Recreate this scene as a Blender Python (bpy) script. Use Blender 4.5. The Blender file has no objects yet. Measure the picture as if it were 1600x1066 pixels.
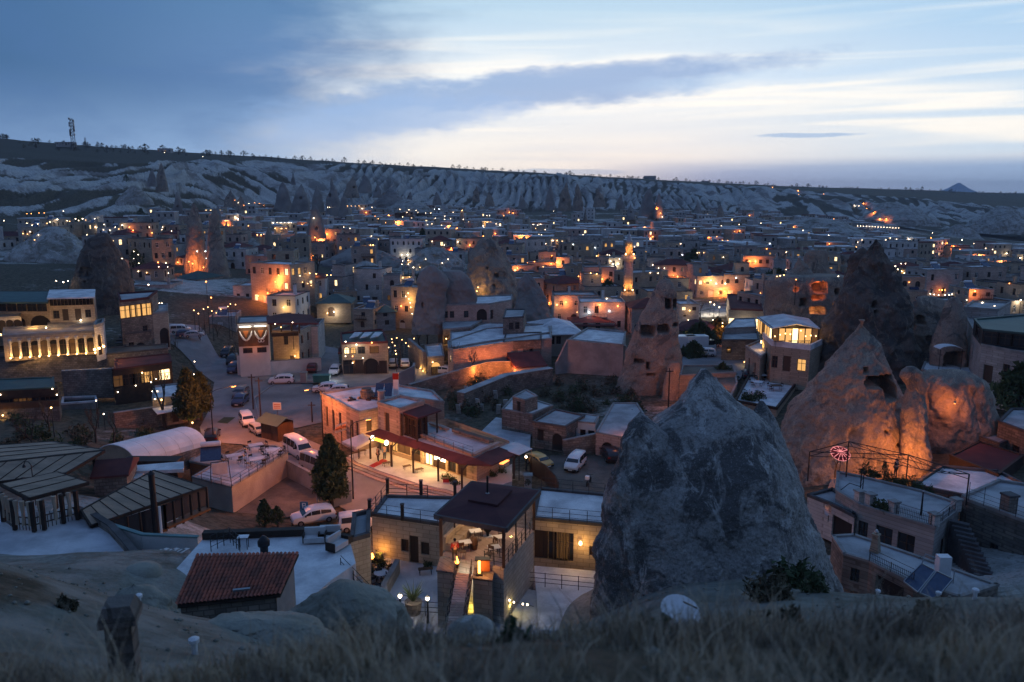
import bpy, math, random
import numpy as np
from mathutils import Vector, Matrix
SC = bpy.context.scene; COL = SC.collection
rnd = random.Random(7); R = math.radians; PI = math.pi
# camera
CAMZ = 30.0; FP = 1244.0; PITCH = math.atan(233/1244)
cd = bpy.data.cameras.new('camera'); cam = bpy.data.objects.new('camera', cd); COL.objects.link(cam)
cam.location = (0, 0, CAMZ); cam.rotation_euler = (PI/2 - PITCH, 0, 0)
cd.sensor_width = 36; cd.lens = 36*FP/1600; cd.clip_start = 0.1; cd.clip_end = 30000
cd.dof.use_dof = True; cd.dof.focus_distance = 85; cd.dof.aperture_fstop = 1.2
SC.camera = cam
SC.view_settings.view_transform = 'Standard'; SC.view_settings.look = 'None'
SC.view_settings.exposure = 0.36; SC.view_settings.gamma = 1
SC.render.engine = 'CYCLES'
cy = SC.cycles
cy.use_denoising = True; cy.use_adaptive_sampling = True; cy.adaptive_threshold = 0.02
cy.max_bounces = 5; cy.diffuse_bounces = 2; cy.glossy_bounces = 2; cy.transmission_bounces = 3; cy.volume_bounces = 0
cy.sample_clamp_indirect = 3.0; cy.sample_clamp_direct = 0; cy.use_light_tree = True
cy.caustics_reflective = False; cy.caustics_refractive = False
# node helpers
class NT:
    def __init__(s, tree): s.t = tree; s.n = tree.nodes; s.l = tree.links
    def node(s, typ, **kw):
        n = s.n.new(typ)
        for k, v in kw.items(): setattr(n, k, v)
        return n
    def put(s, sock, val):
        if isinstance(val, bpy.types.NodeSocket): s.l.new(val, sock)
        elif val is not None:
            if sock.type == 'RGBA' and len(val) == 3: val = (*val, 1)
            sock.default_value = val
    def m(s, op, a, b=None, c=None, clamp=False):
        n = s.node('ShaderNodeMath', operation=op, use_clamp=clamp)
        for i, v in enumerate((a, b, c)):
            if v is not None: s.put(n.inputs[i], v)
        return n.outputs[0]
    def mr(s, v, a, b, c=0.0, d=1.0, smooth=True):
        n = s.node('ShaderNodeMapRange', interpolation_type='SMOOTHSTEP' if smooth else 'LINEAR')
        for i, q in enumerate((v, a, b, c, d)): s.put(n.inputs[i], q)
        return n.outputs[0]
    def mix(s, f, a, b, mode='MIX'):
        n = s.node('ShaderNodeMix', data_type='RGBA', blend_type=mode)
        s.put(n.inputs[0], f); s.put(n.inputs[6], a); s.put(n.inputs[7], b)
        return n.outputs[2]
    def comb(s, x, y, z):
        n = s.node('ShaderNodeCombineXYZ')
        for i, v in enumerate((x, y, z)): s.put(n.inputs[i], v)
        return n.outputs[0]
    def sep(s, v):
        n = s.node('ShaderNodeSeparateXYZ'); s.put(n.inputs[0], v); return n.outputs
    def noise(s, vec, scale, detail=3, rough=0.55, dist=0.0):
        n = s.node('ShaderNodeTexNoise'); s.put(n.inputs['Vector'], vec)
        n.inputs['Scale'].default_value = scale; n.inputs['Detail'].default_value = detail
        n.inputs['Roughness'].default_value = rough; n.inputs['Distortion'].default_value = dist
        return n.outputs[0]
    def vmul(s, vec, t):
        n = s.node('ShaderNodeVectorMath', operation='MULTIPLY'); s.put(n.inputs[0], vec); n.inputs[1].default_value = t
        return n.outputs[0]
def srgb(r, g, b):
    f = lambda c: (c/255/12.92 if c <= 10 else ((c/255+.055)/1.055)**2.4)
    return (f(r), f(g), f(b))
# sky
world = bpy.data.worlds.new('World'); SC.world = world; world.use_nodes = True
T = NT(world.node_tree); T.n.clear()
tc = T.node('ShaderNodeTexCoord').outputs['Generated']
dx, dy, dz = T.sep(tc)
AZ = T.m('MULTIPLY', T.m('ARCTAN2', dx, dy), 180/PI)          # degrees, + to the right of the view
EL = T.m('MULTIPLY', T.m('ARCSINE', dz), 180/PI)
q = T.comb(T.m('MULTIPLY', AZ, 0.045), T.m('MULTIPLY', EL, 0.30), 0.0)   # long flat streaks
n1 = T.noise(q, 1.0, 6, 0.6, 0.4)
q2 = T.comb(T.m('MULTIPLY', AZ, 0.16), T.m('MULTIPLY', EL, 0.45), 3.3)
n2 = T.noise(q2, 1.0, 6, 0.6, 0.3)
q3 = T.comb(T.m('MULTIPLY', AZ, 0.045), T.m('MULTIPLY', EL, 0.8), 8.8)
n3 = T.noise(q3, 1.0, 3, 0.45, 0.6)
nish = T.node('ShaderNodeTexSky', sky_type='NISHITA', sun_disc=False)
nish.sun_elevation = R(1.0); nish.sun_rotation = R(9); nish.altitude = 1100
# lit western cloud veil: cream near the horizon, pale blue higher up, fading overhead and behind
low = T.mix(T.mr(EL, 1.0, 8.0), (0.82, 0.78, 0.73), (0.70, 0.75, 0.79))
low = T.mix(T.mr(EL, 7.0, 13.0), low, (0.39, 0.56, 0.70))
low = T.mix(T.mr(EL, 13.0, 50.0), low, (0.085, 0.185, 0.42))
low = T.mix(T.mr(AZ, 8.0, 34.0), low, T.mix(T.mr(EL, 3.0, 15.0), (0.54, 0.65, 0.76), (0.22, 0.44, 0.68)))
low = T.mix(T.mr(EL, 20.0, 50.0), low, (0.08, 0.175, 0.40))
# streaks through the veil
low = T.mix(T.m('MULTIPLY', T.mr(n3, 0.38, 0.78), 0.30), low, (0.44, 0.56, 0.72))
low = T.mix(T.m('MULTIPLY', T.mr(n3, 0.56, 0.30), T.mr(EL, 14.0, 6.0)), low, (0.86, 0.83, 0.78))
# heavy blue cloud bank to the left
edge = T.m('ADD', AZ, T.m('ADD', T.m('MULTIPLY', T.m('SUBTRACT', n2, 0.5), 13.0), T.m('MULTIPLY', T.m('SUBTRACT', n1, 0.5), 12.0)))
edge = T.m('ADD', edge, T.m('MULTIPLY', T.m('SUBTRACT', EL, 5.0), -0.45))
bank = T.mr(edge, -3.5, -19.5)
bcol = T.mix(T.mr(EL, 1.0, 7.0), (0.29, 0.45, 0.69), (0.10, 0.20, 0.39))
bcol = T.mix(T.mr(EL, 8.0, 14.0), bcol, (0.08, 0.185, 0.35))
bcol = T.mix(T.mr(AZ, -14.0, -34.0), bcol, T.mix(T.mr(EL, 2.0, 8.0), (0.14, 0.25, 0.45), (0.045, 0.12, 0.26)))
bcol = T.mix(T.m('MULTIPLY', T.mr(n2, 0.42, 0.70), 0.35), bcol, (0.06, 0.14, 0.32))
bcol = T.mix(T.mr(EL, 16.0, 45.0), bcol, (0.065, 0.145, 0.345))
sky = T.mix(bank, low, bcol)
# long dark cloud rising to the right in front of the glow
def streak(az0, el0, la, le, tilt, wob, soft=0.5):
    a = T.m('SUBTRACT', AZ, az0); e = T.m('SUBTRACT', T.m('SUBTRACT', EL, el0), T.m('MULTIPLY', a, tilt))
    e = T.m('ADD', e, T.m('MULTIPLY', T.m('SUBTRACT', n2, 0.5), wob))
    r = T.m('ADD', T.m('POWER', T.m('ABSOLUTE', T.m('DIVIDE', a, la)), 2.0), T.m('POWER', T.m('ABSOLUTE', T.m('DIVIDE', e, le)), 2.0))
    r = T.m('ADD', r, T.m('MULTIPLY', T.m('SUBTRACT', T.noise(q2, 3.2, 5, 0.65), 0.5), 1.5))
    return T.mr(r, 1.0+soft, 1.0-soft)
sky = T.mix(T.m('MULTIPLY', streak(1.5, 6.9, 17.0, 1.15, 0.085, 2.6, 0.75), 0.85), sky, (0.215, 0.345, 0.575))
sky = T.mix(T.m('MULTIPLY', streak(-8.0, 5.0, 9.0, 1.3, 0.10, 2.4, 0.7), 0.75), sky, (0.28, 0.42, 0.66))
sky = T.mix(T.m('MULTIPLY', streak(20.0, 3.7, 3.2, 0.16, 0.01, 0.5), 0.8), sky, (0.30, 0.45, 0.66))
sky = T.mix(T.m('MULTIPLY', streak(3.9, 1.4, 4.0, 0.22, -0.01, 0.4), 0.75), sky, (0.40, 0.52, 0.66))
sky = T.mix(T.m('MULTIPLY', streak(17.0, 7.2, 9.0, 0.5, 0.02, 1.5, 0.8), 0.4), sky, (0.42, 0.58, 0.76))
# blue-grey bank low on the right horizon
lb = T.m('ADD', EL, T.m('MULTIPLY', T.m('SUBTRACT', n3, 0.5), 1.6))
sky = T.mix(T.m('MULTIPLY', T.mr(lb, 2.6, 1.3), T.mr(AZ, 2.0, 16.0)), sky, (0.27, 0.40, 0.60))
# the east, behind the camera, is a plain dim dusk blue
back = T.mr(T.m('ABSOLUTE', AZ), 45.0, 100.0)
sky = T.mix(back, sky, T.mix(T.mr(EL, 0.0, 40.0), (0.12, 0.17, 0.32), (0.075, 0.145, 0.32)))
sky = T.mix(0.006, sky, nish.outputs[0])
sky = T.mix(T.mr(EL, -0.5, -3.0), sky, (0.05, 0.07, 0.10))
bg = T.node('ShaderNodeBackground'); T.put(bg.inputs[0], sky); bg.inputs[1].default_value = 1.0
T.l.new(bg.outputs[0], T.node('ShaderNodeOutputWorld').inputs[0])
world.cycles.sampling_method = 'MANUAL'; world.cycles.sample_map_resolution = 512
# pixel -> place
CP, SP = math.cos(PITCH), math.sin(PITCH)
def ray(px, py):
    a = (px-800)/FP; b = (533-py)/FP
    return a, CP+b*SP, -SP+b*CP
def atz(px, py, z=0.0):
    a, b, c = ray(px, py); t = (z-CAMZ)/c
    return Vector((a*t, b*t, z))
def aty(px, py, Y):
    a, b, c = ray(px, py); t = Y/b
    return Vector((a*t, Y, CAMZ+c*t))
def ztop(p, py):
    """height over the place p at which picture row py is met"""
    return aty(800, py, p[1])[2]
# numpy noise
_P = np.random.RandomState(11).rand(65536)
def _h(i, j, k): return _P[((i*73856093) ^ (j*19349663) ^ (k*83492791)) & 65535]
def vnoise(x, y, z=0.0):
    x, y, z = np.broadcast_arrays(np.asarray(x, float), np.asarray(y, float), np.asarray(z, float))
    i, j, k = (np.floor(q).astype(np.int64) for q in (x, y, z))
    f, g, h = x-i, y-j, z-k
    f, g, h = (q*q*(3-2*q) for q in (f, g, h))
    L = lambda a, b, t: a+(b-a)*t
    def pl(kk): return L(L(_h(i, j, kk), _h(i+1, j, kk), f), L(_h(i, j+1, kk), _h(i+1, j+1, kk), f), g)
    return L(pl(k), pl(k+1), h)
def fbm(x, y, z=0.0, o=4, gain=0.5):
    s = 0; a = 1; t = 0
    for q in range(o):
        s = s+a*vnoise(x*2.03**q+17*q, y*2.03**q+5*q, np.asarray(z)*2.03**q+9*q); t += a; a *= gain
    return s/t
def ridged(x, y, z=0.0, o=3):
    s = 0; a = 1; t = 0
    for q in range(o):
        s = s+a*(1-np.abs(2*vnoise(x*2.1**q+31*q, y*2.1**q+7*q, z)-1)); t += a; a *= 0.5
    return s/t
def sst(e0, e1, x):
    t = np.clip((x-e0)/(e1-e0), 0, 1); return t*t*(3-2*t)
# meshes
def tag(o, label=None, cat=None, group=None, kind=None):
    if label: o['label'] = label
    if cat: o['category'] = cat
    if group: o['group'] = group
    if kind: o['kind'] = kind
    return o
LABELS = {}
def thing(name, label, cat, loc=(0, 0, 0), rotz=0.0, group=None):
    o = bpy.data.objects.new(name, None); COL.objects.link(o); o.empty_display_size = 0.2
    o.location = loc; o.rotation_euler = (0, 0, rotz)
    return tag(o, label, cat, group)
def link(name, me, parent=None, loc=None, rotz=0.0):
    o = bpy.data.objects.new(name, me); COL.objects.link(o)
    if parent: o.parent = parent
    if loc is not None: o.location = loc
    if rotz: o.rotation_euler = (0, 0, rotz)
    return o
class MB:
    def __init__(s): s.v = []; s.f = []; s.mi = []; s.cur = 0
    def add(s, vs, fs):
        b = len(s.v); s.v.extend([tuple(v) for v in vs])
        for f in fs: s.f.append(tuple(i+b for i in f)); s.mi.append(s.cur)
        return s
    def box(s, x0, x1, y0, y1, z0, z1, tr=None):
        vs = [Vector((x, y, z)) for z in (z0, z1) for x, y in ((x0, y0), (x1, y0), (x1, y1), (x0, y1))]
        if tr: vs = [tr @ v for v in vs]
        return s.add(vs, [(3, 2, 1, 0), (4, 5, 6, 7), (0, 1, 5, 4), (1, 2, 6, 5), (2, 3, 7, 6), (3, 0, 4, 7)])
    def cbox(s, c, sx, sy, sz, rz=0, tr=None):
        m = Matrix.Translation(c) @ Matrix.Rotation(rz, 4, 'Z')
        if tr: m = tr @ m
        return s.box(-sx/2, sx/2, -sy/2, sy/2, 0, sz, m)
    def prism(s, poly, z0, z1, taper=None):
        n = len(poly); z1s = z1 if hasattr(z1, '__len__') else [z1]*n
        c = (sum(p[0] for p in poly)/n, sum(p[1] for p in poly)/n)
        top = [(c[0]+(p[0]-c[0])*taper, c[1]+(p[1]-c[1])*taper) for p in poly] if taper else poly
        vs = [(p[0], p[1], z0) for p in poly]+[(p[0], p[1], z) for p, z in zip(top, z1s)]
        return s.add(vs, [tuple(reversed(range(n))), tuple(range(n, 2*n))]+[(i, (i+1) % n, n+(i+1) % n, n+i) for i in range(n)])
    def beam(s, a, b, w, h=None):
        """square bar from a to b"""
        a, b = Vector(a), Vector(b); h = h or w; d = (b-a); L = d.length
        if L < 1e-6: return s
        m = Matrix.Translation(a) @ d.to_track_quat('Z', 'Y').to_matrix().to_4x4()
        return s.box(-w/2, w/2, -h/2, h/2, 0, L, m)
    def tube(s, pts, rad, n=6, cap=True):
        pts = [Vector(p) for p in pts]; k = len(pts)
        rs = rad if hasattr(rad, '__len__') else [rad]*k
        vs = []; up = None
        for i, p in enumerate(pts):
            d = (pts[min(i+1, k-1)]-pts[max(i-1, 0)]).normalized()
            a = d.orthogonal().normalized() if up is None else (up-d*up.dot(d)).normalized()
            up = a; b = d.cross(a)
            vs += [p+(a*math.cos(2*PI*j/n)+b*math.sin(2*PI*j/n))*rs[i] for j in range(n)]
        fs = [(i*n+j, i*n+(j+1) % n, (i+1)*n+(j+1) % n, (i+1)*n+j) for i in range(k-1) for j in range(n)]
        if cap: fs += [tuple(reversed(range(n))), tuple(range((k-1)*n, k*n))]
        return s.add(vs, fs)
    def lathe(s, prof, c=(0, 0, 0), n=12):
        """prof: (radius, z)"""
        vs = [(c[0]+r*math.cos(2*PI*j/n), c[1]+r*math.sin(2*PI*j/n), c[2]+z) for r, z in prof for j in range(n)]
        k = len(prof)
        fs = [(i*n+j, i*n+(j+1) % n, (i+1)*n+(j+1) % n, (i+1)*n+j) for i in range(k-1) for j in range(n)]
        fs += [tuple(reversed(range(n))), tuple(range((k-1)*n, k*n))]
        return s.add(vs, fs)
    def mesh(s, name, mats, smooth=False, off=None):
        me = bpy.data.meshes.new(name)
        vs = s.v if off is None else [(v[0]-off[0], v[1]-off[1], v[2]-off[2]) for v in s.v]
        me.from_pydata(vs, [], s.f)
        for m in (mats if isinstance(mats, (list, tuple)) else [mats]): me.materials.append(m)
        if any(s.mi): me.polygons.foreach_set('material_index', s.mi)
        if smooth: me.polygons.foreach_set('use_smooth', [True]*len(s.f))
        me.update(); return me
    def obj(s, name, mat, parent=None, world=True, smooth=False, loc=None, rotz=0.0):
        """world=True: the coordinates are world ones, the parent (unrotated) is subtracted"""
        off = tuple(parent.location) if (parent is not None and world and parent.rotation_euler[2] == 0) else None
        if parent is not None and world and parent.parent is not None:
            off = tuple(Vector(off)+parent.parent.location)
        return link(name, s.mesh(name, mat, smooth, off), parent, loc, rotz)
def npmesh(name, V, F, mat, smooth=True, attrs=None):
    me = bpy.data.meshes.new(name); V = np.asarray(V, np.float32); F = np.asarray(F, np.int32)
    me.vertices.add(len(V)); me.vertices.foreach_set('co', V.ravel())
    k = F.shape[1]; me.loops.add(len(F)*k); me.loops.foreach_set('vertex_index', F.ravel())
    me.polygons.add(len(F)); me.polygons.foreach_set('loop_start', np.arange(0, len(F)*k, k, dtype=np.int32))
    me.polygons.foreach_set('loop_total', np.full(len(F), k, np.int32))
    if smooth: me.polygons.foreach_set('use_smooth', np.ones(len(F), bool))
    for an, arr in (attrs or {}).items():
        at = me.attributes.new(an, 'FLOAT', 'POINT'); at.data.foreach_set('value', np.asarray(arr, np.float32).ravel())
    me.materials.append(mat); me.update(calc_edges=True); me.validate(); return me
def gridfaces(nr, nc, wrap=False):
    i, j = np.meshgrid(np.arange(nr-1), np.arange(nc if wrap else nc-1), indexing='ij')
    a = (i*nc+j).ravel(); b = (i*nc+(j+1) % nc).ravel()
    return np.stack([a, b, b+nc, a+nc], 1)
# materials
MATS = {}
def mat(name, c1, c2=None, scale=1.0, rough=0.85, bump=0.0, bscale=None, metal=0.0, lo=0.35, hi=0.65, stretch=None, fine=0.0, emit=None, estr=0.0, alpha=None, spec=0.3, rock=None, trans=None):
    m = bpy.data.materials.new(name); m.use_nodes = True; t = NT(m.node_tree)
    b = t.n['Principled BSDF']; pos = t.node('ShaderNodeNewGeometry').outputs['Position']
    if stretch: pos = t.vmul(pos, stretch)
    b.inputs['Roughness'].default_value = rough; b.inputs['Metallic'].default_value = metal
    b.inputs['Specular IOR Level'].default_value = spec
    if trans: b.inputs['Transmission Weight'].default_value = trans
    col = c1
    if c2 is not None: col = t.mix(t.mr(t.noise(pos, scale, 5, 0.6, 0.3), lo, hi), c1, c2)
    if fine: col = t.mix(1.0, col, t.mix(t.noise(pos, scale*9+3, 3), (1-fine,)*3, (1+fine,)*3), 'MULTIPLY')
    if rock: col = rock(t, pos, col)
    t.put(b.inputs['Base Color'], col)
    if bump:
        bn = t.node('ShaderNodeBump'); bn.inputs['Strength'].default_value = min(1, bump); bn.inputs['Distance'].default_value = 0.1*max(1, bump)
        t.put(bn.inputs['Height'], t.noise(pos, bscale or scale*4, 5, 0.65)); t.l.new(bn.outputs[0], b.inputs['Normal'])
    if emit: t.put(b.inputs['Emission Color'], emit); b.inputs['Emission Strength'].default_value = estr
    if alpha is not None: b.inputs['Alpha'].default_value = alpha
    MATS[name] = m; m.cycles.emission_sampling = 'NONE' if estr else 'AUTO'
    return m
def brick(bw, bh, mortar, var=0.35, mixf=0.8):
    def f(t, pos, col):
        x, y, z = t.sep(pos)
        n = t.node('ShaderNodeTexBrick'); t.put(n.inputs['Vector'], t.comb(t.m('ADD', t.m('MULTIPLY', x, 0.9), t.m('MULTIPLY', y, 0.75)), z, 0.0))
        n.inputs['Scale'].default_value = 1; n.inputs['Brick Width'].default_value = bw; n.inputs['Row Height'].default_value = bh
        n.inputs['Mortar Size'].default_value = mortar; n.inputs['Bias'].default_value = 0
        n.inputs['Color1'].default_value = (1-var, 1-var, 1-var, 1); n.inputs['Color2'].default_value = (1+var*.4, 1+var*.35, 1+var*.3, 1)
        n.inputs['Mortar'].default_value = (0.5, 0.48, 0.45, 1)
        return t.mix(mixf, col, n.outputs[0], 'MULTIPLY')
    return f
def tuff(dark, pale, band=0.0, dk=0.5, sc=1.0):
    """weathered tuff: base colour, lichen-dark patches with ragged edges, pale eroded streaks"""
    def f(t, pos, col):
        a = t.noise(pos, 0.22*sc, 6, 0.7, 1.2); c = t.mix(t.mr(a, dk-0.03, dk+0.05), col, dark)
        b = t.noise(t.vmul(pos, (1, 1, 0.55)), 0.5*sc, 7, 0.72, 1.5); c = t.mix(t.m('MULTIPLY', t.mr(b, 0.54, 0.62), 0.85), c, pale)
        sp = t.noise(pos, 5*sc, 4, 0.7); c = t.mix(t.m('MULTIPLY', t.mr(sp, 0.48, 0.62), 0.55), c, dark)
        sq = t.noise(pos, 9*sc, 3, 0.7); c = t.mix(t.m('MULTIPLY', t.mr(sq, 0.56, 0.68), 0.5), c, pale)
        return c
    return f
mat('tuff_cone', (0.34, 0.325, 0.30), None, rough=0.95, bump=1.8, bscale=5, rock=tuff((0.115, 0.11, 0.105), (0.52, 0.50, 0.46), dk=0.505, sc=1.3))
mat('tuff_warm', (0.30, 0.235, 0.18), (0.23, 0.19, 0.155), 0.4, rough=0.95, bump=1.5, bscale=1.6, rock=tuff((0.12, 0.11, 0.10), (0.40, 0.32, 0.24), dk=0.56))
mat('tuff_pale', (0.40, 0.385, 0.35), (0.27, 0.26, 0.235), 0.12, rough=0.95, bump=1.5, bscale=0.9, fine=0.12, rock=tuff((0.20, 0.185, 0.15), (0.46, 0.44, 0.41), dk=0.52, sc=0.7))
mat('tuff_near', (0.26, 0.255, 0.21), (0.165, 0.16, 0.125), 0.5, rough=0.95, bump=0.8, bscale=2.5, fine=0.15)
mat('tuff_far', (0.17, 0.155, 0.145), (0.27, 0.245, 0.22), 0.09, rough=0.95, bump=1.0, bscale=0.5)
for nm, c in (('stone_cream', (0.50, 0.41, 0.31)), ('stone_grey', (0.42, 0.39, 0.36)), ('stone_pink', (0.48, 0.36, 0.30)), ('stone_white', (0.62, 0.59, 0.55)), ('stone_tan', (0.42, 0.34, 0.25))):
    mat(nm, c, tuple(v*0.72 for v in c), 0.35, rough=0.9, bump=0.4, bscale=3, rock=brick(0.62, 0.30, 0.018, 0.22, 0.8), lo=0.3, hi=0.7)
mat('stone_old', (0.26, 0.225, 0.19), (0.15, 0.135, 0.12), 0.5, rough=0.95, bump=1.0, bscale=2, rock=brick(0.5, 0.28, 0.03, 0.4, 0.9))
mat('plaster', (0.45, 0.40, 0.34), (0.33, 0.29, 0.25), 0.3, rough=0.9, bump=0.3, bscale=4, fine=0.06)
mat('plaster_white', (0.60, 0.60, 0.58), (0.45, 0.45, 0.44), 0.25, rough=0.9, bump=0.3, bscale=4)
mat('roof_pale', (0.74, 0.74, 0.73), (0.40, 0.40, 0.41), 0.45, rough=0.8, bump=0.3, bscale=2, fine=0.16, lo=0.3, hi=0.72)
mat('roof_grey', (0.42, 0.42, 0.42), (0.26, 0.26, 0.26), 0.35, rough=0.85, bump=0.3, bscale=2, fine=0.1)
mat('roof_red', (0.15, 0.055, 0.05), (0.095, 0.04, 0.04), 0.5, rough=0.9, spec=0.1, bump=0.2, bscale=3)
mat('roof_brown', (0.11, 0.045, 0.045), (0.075, 0.034, 0.038), 0.4, rough=0.9, spec=0.08, bump=0.15, bscale=3)
mat('roof_green', (0.055, 0.105, 0.09), (0.04, 0.075, 0.07), 0.4, rough=0.6)
mat('coping', (0.30, 0.285, 0.265), (0.2, 0.19, 0.18), 0.8, rough=0.9)
mat('coping_dark', (0.10, 0.095, 0.095), (0.065, 0.06, 0.06), 0.8, rough=0.9)
mat('concrete', (0.32, 0.31, 0.30), (0.22, 0.215, 0.21), 0.4, rough=0.9, bump=0.4, bscale=3, fine=0.1)
mat('asphalt', (0.24, 0.235, 0.235), (0.17, 0.167, 0.17), 0.25, rough=0.85, bump=0.3, bscale=8, fine=0.12)
mat('dirt', (0.16, 0.135, 0.11), (0.085, 0.075, 0.062), 0.3, rough=0.95, bump=1.0, bscale=1.5, fine=0.2)
mat('gravel', (0.24, 0.23, 0.22), (0.15, 0.145, 0.14), 0.15, rough=0.95, bump=0.8, bscale=5, fine=0.2)
mat('paving', (0.55, 0.55, 0.56), (0.36, 0.36, 0.37), 0.4, rough=0.7, bump=0.2, bscale=4, fine=0.1)
mat('wood', (0.12, 0.065, 0.035), (0.07, 0.038, 0.022), 1.5, rough=0.7, bump=0.3, bscale=6, stretch=(1, 1, 0.3))
mat('wood_dark', (0.045, 0.03, 0.022), (0.028, 0.02, 0.016), 1.5, rough=0.75)
mat('wood_orange', (0.30, 0.10, 0.03), (0.2, 0.07, 0.025), 1.0, rough=0.6)
mat('reed', (0.42, 0.30, 0.21), (0.28, 0.21, 0.15), 0.7, rough=0.95, bump=0.8, bscale=9, stretch=(0.4, 1.6, 1), fine=0.2)
mat('metal_dark', (0.025, 0.025, 0.028), rough=0.5, metal=0.3)
mat('metal_grey', (0.30, 0.31, 0.32), rough=0.4, metal=0.8)
mat('white_paint', (0.75, 0.75, 0.75), (0.62, 0.62, 0.62), 0.5, rough=0.6)
mat('glass_dark', (0.02, 0.024, 0.03), rough=0.08, spec=0.6)
mat('hole', (0.03, 0.026, 0.024), rough=1)  # near-black pane for open doorways, standing in for the shade inside
mat('shutter', (0.08, 0.05, 0.035), (0.055, 0.035, 0.025), 2, rough=0.7)
mat('frame_dark', (0.06, 0.04, 0.03), rough=0.6)
mat('frame_white', (0.6, 0.6, 0.58), rough=0.6)
mat('fabric_red', (0.35, 0.03, 0.03), rough=0.95)
mat('fabric_white', (0.62, 0.60, 0.58), (0.5, 0.48, 0.47), 0.8, rough=0.9)
mat('fabric_beige', (0.42, 0.33, 0.24), (0.34, 0.26, 0.19), 1.2, rough=0.95)
mat('fabric_green', (0.05, 0.07, 0.035), (0.035, 0.05, 0.025), 1.2, rough=0.95)
mat('foliage', (0.035, 0.055, 0.022), (0.06, 0.085, 0.035), 1.2, rough=0.8)
mat('foliage_dry', (0.10, 0.085, 0.05), (0.06, 0.055, 0.035), 0.8, rough=0.9)
mat('bark', (0.07, 0.055, 0.045), (0.045, 0.038, 0.03), 2, rough=0.95)
mat('tyre', (0.015, 0.015, 0.016), rough=0.9)
mat('rim', (0.35, 0.35, 0.36), rough=0.35, metal=0.8)
for nm, c in (('white', (0.72, 0.72, 0.72)), ('silver', (0.40, 0.41, 0.43)), ('blue', (0.035, 0.06, 0.13)), ('dark', (0.03, 0.03, 0.035)), ('darkred', (0.10, 0.02, 0.02)), ('grey', (0.13, 0.14, 0.15)), ('yellow', (0.6, 0.36, 0.10)), ('orange', (0.5, 0.2, 0.08))):
    mat('car_'+nm, c, tuple(v*.93 for v in c), 0.6, rough=0.28, spec=0.5)
mat('lamp_red', (0.3, 0.01, 0.01), rough=0.3)
mat('solar', (0.02, 0.035, 0.08), (0.03, 0.05, 0.10), 3, rough=0.15, spec=0.6)
mat('plastic_green', (0.03, 0.16, 0.13), rough=0.5)
mat('plastic_blue', (0.03, 0.12, 0.22), rough=0.5)
mat('skin', (0.42, 0.27, 0.2), rough=0.7)
mat('cloth_dark', (0.03, 0.03, 0.035), rough=0.95); mat('cloth_blue', (0.10, 0.20, 0.34), rough=0.95); mat('hair', (0.02, 0.015, 0.012), rough=0.8)
mat('cloth_jeans', (0.05, 0.07, 0.11), rough=0.95)
WARM = (1.0, 0.50, 0.16); ORANGE = (1.0, 0.25, 0.05); WHITE = (1.0, 0.86, 0.66); YELLOW = (1.0, 0.53, 0.14); COOL = (0.80, 0.92, 1.0)
mat('bulb_warm', (0.8, 0.6, 0.4), emit=(1.0, 0.52, 0.18), estr=10); mat('bulb_white', (0.8, 0.8, 0.8), emit=(1.0, 0.76, 0.50), estr=12)
mat('bulb_orange', (0.8, 0.5, 0.3), emit=(1.0, 0.33, 0.07), estr=10); mat('bulb_cool', (0.8, 0.8, 0.8), emit=(0.8, 0.92, 1.0), estr=18)
mat('glass_lit', (0.1, 0.06, 0.03), rough=0.2, emit=(1.0, 0.52, 0.16), estr=0.75); mat('glass_lit_bright', (0.2, 0.15, 0.1), rough=0.2, emit=(1.0, 0.70, 0.34), estr=2.2)
mat('glass_lit_dim', (0.06, 0.04, 0.03), rough=0.2, emit=(1.0, 0.45, 0.14), estr=0.07)
mat('glass_clear', (0.6, 0.6, 0.6), rough=0.05, alpha=0.12, spec=0.5)
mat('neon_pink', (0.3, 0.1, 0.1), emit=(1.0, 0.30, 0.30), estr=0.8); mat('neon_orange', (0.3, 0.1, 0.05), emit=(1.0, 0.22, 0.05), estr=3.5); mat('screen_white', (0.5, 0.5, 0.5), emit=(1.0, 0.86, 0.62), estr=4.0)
mat('sign_amber', (0.3, 0.2, 0.05), emit=(1.0, 0.5, 0.05), estr=2.0); mat('fire', (0.3, 0.1, 0.02), emit=(1.0, 0.36, 0.05), estr=9)
mat('sign_orange', (0.42, 0.13, 0.035), rough=0.5); mat('sign_white', (0.6, 0.58, 0.55), rough=0.5); mat('sign_black', (0.02, 0.02, 0.02), rough=0.5)
mat('terracotta', (0.42, 0.12, 0.075), (0.20, 0.08, 0.06), 1.6, rough=0.8, bump=0.3, bscale=12, fine=0.25)
M = MATS
LIGHTS = {}
def lamp(loc, power, color=WARM, r=0.08, parent=None, spot=None, aim=None):
    key = (round(power, 1), color, r, spot)
    if key not in LIGHTS:
        l = bpy.data.lights.new('lamp_light', 'SPOT' if spot else 'POINT'); l.energy = power; l.color = color; l.shadow_soft_size = r
        if spot: l.spot_size = R(spot); l.spot_blend = 0.9
        LIGHTS[key] = l
    o = bpy.data.objects.new('lamp_light', LIGHTS[key]); COL.objects.link(o)
    o.location = loc
    if aim is not None: o.rotation_euler = (Vector(aim)-Vector(loc)).to_track_quat('-Z', 'Y').to_euler()
    return o
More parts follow.
